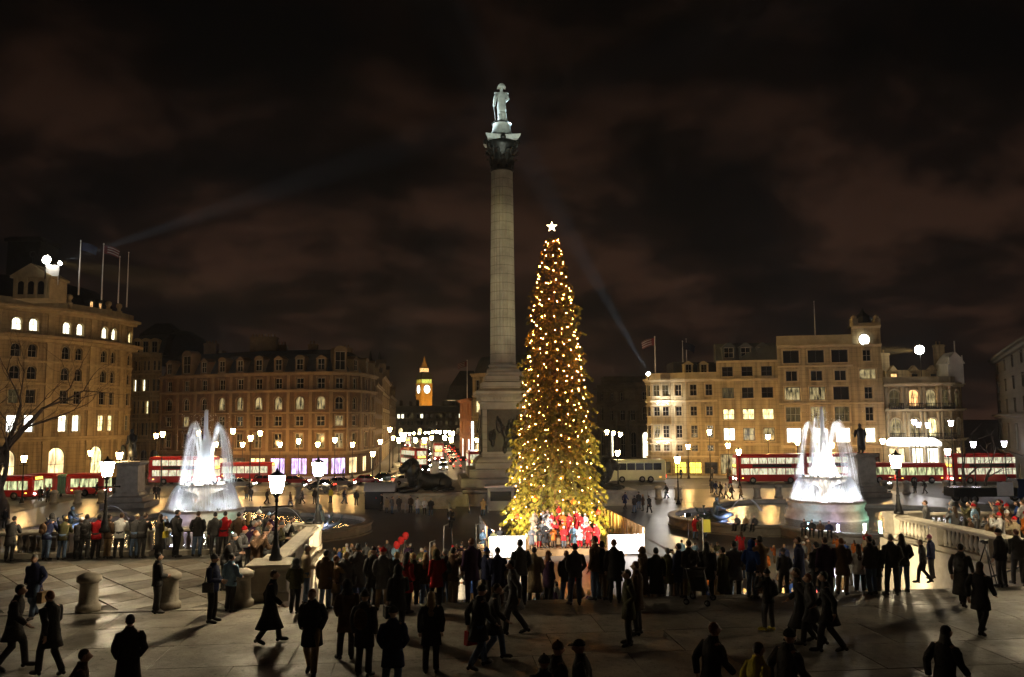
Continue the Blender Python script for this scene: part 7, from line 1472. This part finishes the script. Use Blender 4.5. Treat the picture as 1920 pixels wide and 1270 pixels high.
for px, yy, coat, face in ((905, 60.5, 'pale_blue', -150), (915, 62.5, 'blue', 160), (926, 60.2, 'olive', 150), (938, 61.5, 'black', 180)): x = XatY(px, yy, 1000); person(x, yy, 0, R_(face), 'clasp', coat, 1, 'black', 'short', 'brown', ZP, h=1.68)
# crowd behind the right balustrade
ZR = 'behind right balustrade'; spots = []; tries = 0
while len(spots) < 38 and tries < 5000:
    tries += 1; yy = random.uniform(28.5, 35.0); x = SX1 + random.uniform(1.45, 8.0)
    if pixel((x, yy, TZ + 1.5))[0] > 1990 or not free(x, yy, .6, spots): continue
    spots.append((x, yy)); kid = random.random() < .25
    person(x, yy, TZ, R_(90 + random.uniform(-40, 45) - 60), random.choice(['pocket', 'rail' if x < SX1 + 1.6 else 'clasp', 'photo', 'stand']), random.choice(cols + ['tan', 'beige', 'blue', 'navy', 'white']), random.choice([0, 0, 1]), random.choice(['black', 'denim', 'charcoal']), *random.choice([('short', 'brown'), ('beanie', 'red'), ('beanie', 'red'), ('beanie', 'white'), ('short', 'blonde'), ('short', 'black'), ('long', 'brown'), ('hood', 'grey')]), ZR, h=random.uniform(1.2, 1.4) if kid else random.uniform(1.58, 1.8))
# people about the square
ZQ2 = 'on dark square'
sqp = [(845, 992, 'walk', 'black', 0), (906, 968, 'pocket', 'tan', 0), (783, 965, 'stand', 'white', 180), (796, 966, 'clasp', 'white', 180), (770, 962, 'stand', 'brown', 150), (808, 968, 'pocket', 'black', 10), (725, 962, 'stand', 'beige', 40), (735, 964, 'pocket', 'grey', -60), (716, 958, 'stand', 'black', 90), (748, 962, 'walk', 'charcoal', 0), (757, 955, 'pocket', 'brown', 20), (694, 950, 'walk', 'black', 90), (702, 955, 'pocket', 'red', -30), (645, 945, 'walk', 'navy', -90), (668, 948, 'stand', 'charcoal', 0), (620, 943, 'stand', 'yellow', 150), (590, 945, 'stand', 'black', 30), (567, 945, 'walk', 'black', 90),
       (1190, 962, 'pocket', 'black', 20), (1198, 955, 'stand', 'charcoal', -40), (1206, 958, 'pocket', 'brown', 90), (1218, 962, 'walk', 'black', 20), (1172, 955, 'walk', 'navy', -60), (1305, 1012, 'pocket', 'red', 0), (1314, 1015, 'stand', 'olive', -30), (1322, 1010, 'pocket', 'black', 30), (1310, 1002, 'stand', 'charcoal', 150), (1352, 932, 'walk', 'black', 80), (1362, 935, 'walk', 'white', 80), (1372, 937, 'walk', 'black', -80), (1390, 938, 'walk', 'tan', 60), (1342, 928, 'walk', 'navy', -80), (1716, 925, 'stand', 'black', 0), (1735, 926, 'walk', 'charcoal', 70), (1370, 915, 'walk', 'red', 20), (915, 945, 'stand', 'black', 20), (926, 943, 'pocket', 'charcoal', -20), (937, 944, 'stand', 'navy', 60),
       (290, 935, 'walk', 'black', 30), (296, 937, 'walk', 'charcoal', 30), (470, 940, 'stand', 'grey', 0), (462, 935, 'stand', 'beige', 40), (500, 945, 'walk', 'black', -80), (520, 940, 'pocket', 'navy', 90), (180, 930, 'walk', 'black', -90), (214, 940, 'walk', 'charcoal', 80), (75, 940, 'stand', 'black', 0), (90, 942, 'pocket', 'charcoal', 40), (8, 990, 'stand', 'black', 0), (545, 950, 'walk', 'brown', 80), (1250, 935, 'walk', 'black', 90), (1335, 925, 'stand', 'grey', 0), (1140, 945, 'pocket', 'black', 0), (1152, 948, 'stand', 'charcoal', 90)]
for px, py, pose, coat, face in sqp:
    p = G(px, py, 0); person(p.x, p.y, 0, R_(face), pose, coat, random.choice([0, 1]), random.choice(['black', 'charcoal', 'denim']), *random.choice([('short', 'brown'), ('short', 'black'), ('beanie', 'charcoal'), ('short', 'blonde')]), ZQ2, h=random.uniform(1.62, 1.84))
# sitting on the pool rim
ZW = 'on pool rim'
for px, py, coat, face in ((1503, 1004, 'charcoal', 200), (1518, 1005, 'black', 170), (1536, 1006, 'brown', 190), (1550, 1004, 'navy', 150), (1412, 1007, 'black', 160), (1395, 1011, 'tan', 200), (1375, 1013, 'charcoal', 170)):
    ang = math.atan2(FRC[1] - 0, 1); x = XatY(px, 58, 990); best = None
    for a, c in quatre(FRC, 14.2, 7.6):
        if c < FRC[1] and (best is None or abs(pixel((a, c, .9))[0] - px) < best[0]): best = (abs(pixel((a, c, .9))[0] - px), a, c)
    d = Vector((best[1] - FRC[0], best[2] - FRC[1])).normalized(); person(best[1] - d.x * .05, best[2] - d.y * .05, .0, math.atan2(d.y, d.x) - math.pi / 2, 'sit', coat, 0, 'black', 'short', 'brown', ZW, h=1.72)
# pedestrians along the far fronts
ZF = 'on far pavement'
for k in range(18):
    px = random.choice([random.uniform(1240, 1460), random.uniform(1240, 1700), random.uniform(60, 260), random.uniform(440, 720), random.uniform(1140, 1240)]); dep = random.uniform(131, 135) if px > 1200 else (random.uniform(138, 142) if px > 300 else random.uniform(108, 113))
    x, y = XY(px, dep); person(x, y, 0 if dep > 130 else -.12, random.uniform(0, 6.28), random.choice(['walk', 'stroll', 'stand']), random.choice(cols[:6] + ['red', 'black', 'black']), random.choice([0, 1]), 'black', 'short', random.choice(['brown', 'black']), ZF, h=random.uniform(1.6, 1.82))
# the thick of the crowd at the foot of the stairs: past 300 people it reads as one mass
def crowd_mass(n):
    mats = sorted(['cloth_' + k for k in CLOTH] + ['hair_black', 'hair_brown', 'hair_blonde', 'hair_grey', 'skin_light', 'skin_tan', 'eye_dark']); idx = {m: i for i, m in enumerate(mats)}
    q = MB(); head_shape(q, (0, .03, 1.64)); hm = q.mesh('head', ['skin_light', 'eye_dark']); VV = []; FF = []; MM = []; off = 0; spots = []; tries = 0
    def grab(me, mat, x, y, z, rz, sc):
        nonlocal off
        v = np.empty(len(me.vertices) * 3); me.vertices.foreach_get('co', v); v = v.reshape(-1, 3) * sc; c, s_ = math.cos(rz), math.sin(rz)
        VV.append(np.stack([v[:, 0] * c - v[:, 1] * s_ + x, v[:, 0] * s_ + v[:, 1] * c + y, v[:, 2] + z], 1))
        for p in me.polygons: FF.append([i + off for i in p.vertices]); MM.append(idx[mat])
        off += len(v)
    while len(spots) < n and tries < 9000:
        tries += 1; left = random.random() < .45; yy = random.triangular(37, 56, 54) if left else random.triangular(36, 56, 52); px = random.uniform(625, 885) if left else random.uniform(1270, 1690); x = XatY(px, yy, 1040)
        if yy < SY1 and not (SX0 + .3 < x < SX1 - .6) or yy > SY1 and (x < -8 or x > 30) or ((x - FLC[0]) ** 2 + (yy - FLC[1]) ** 2 < 15 ** 2) or ((x - FRC[0]) ** 2 + (yy - FRC[1]) ** 2 < 15 ** 2) or not free(x, yy, .55, spots): continue
        spots.append((x, yy)); z = ground_z(x, yy); sc = (random.uniform(1.15, 1.4) if random.random() < .2 else random.uniform(1.58, 1.84)) / 1.76; rz = random.choice((random.uniform(-.5, .5), random.uniform(-1.3, 1.3), random.uniform(2.2, 4.1) if yy > 36 else .3)); po = random.choice(('pocket', 'stand', 'clasp', 'photo'))
        grab(cached(('c', po, 0 if len(spots) % 2 else 1), coat_mesh, po, 0 if len(spots) % 2 else 1, 3), 'cloth_' + random.choice(cols), x, y_ := yy, z, rz, sc); grab(cached(('t', po), trouser_mesh, po), 'cloth_' + random.choice(['black', 'denim', 'charcoal', 'tan']), x, y_, z, rz, sc); grab(hm, random.choice(['skin_light', 'skin_light', 'skin_tan']), x, y_, z, rz, sc)
        hk, hc = random.choice([('short', 'hair_brown'), ('short', 'hair_black'), ('long', 'hair_blonde'), ('long', 'hair_brown'), ('short', 'hair_blonde'), ('beanie', 'cloth_red'), ('beanie', 'cloth_white'), ('beanie', 'cloth_grey'), ('short', 'hair_grey')]); grab(cached(('h', hk, 0), hair_mesh, hk, 0), hc, x, y_, z, rz, sc)
    me = bpy.data.meshes.new('crowd'); me.from_pydata(np.concatenate(VV).tolist(), [], FF)
    for m in mats: me.materials.append(MAT[m])
    me.polygons.foreach_set('material_index', MM); me.polygons.foreach_set('use_smooth', [True] * len(FF)); me.update()
    link('crowd', me, None, kind='stuff', label='packed crowd in winter coats at the foot of the stairs', category='crowd')
crowd_mass(130)
# labels that single people out: by dress and place, else by order from the left
by = {}
for rec in PEOPLE: by.setdefault((rec[1], rec[2]), []).append(rec)
for (dress, zone), recs in by.items():
    recs.sort(key=lambda r_: r_[3])
    for i, (o, _, _, _, grp) in enumerate(recs):
        lab = 'person %s, %s' % (dress, zone) if len(recs) == 1 else '%s person from left %s, %s' % (WORD[i], dress, zone)
        w = lab.split()
        o['label'] = lab; o['category'] = 'person'; o['group'] = grp

# ================================================================== the damp night air that shows the beams
HZ = 0.00024
def haze():
    q = MB(); q.box(-420, 420, -30, 1250, -1.6, 96)
    mt = bpy.data.materials.new('haze'); mt.use_nodes = True; nt = mt.node_tree; nt.nodes.clear()
    o = nt.nodes.new('ShaderNodeOutputMaterial'); v = nt.nodes.new('ShaderNodeVolumePrincipled'); v.inputs['Density'].default_value = HZ; v.inputs['Color'].default_value = (.85, .87, .9, 1); v.inputs['Anisotropy'].default_value = 0.25
    nt.links.new(v.outputs[0], o.inputs['Volume']); q.build('haze', mt, None, kind='stuff')
haze()
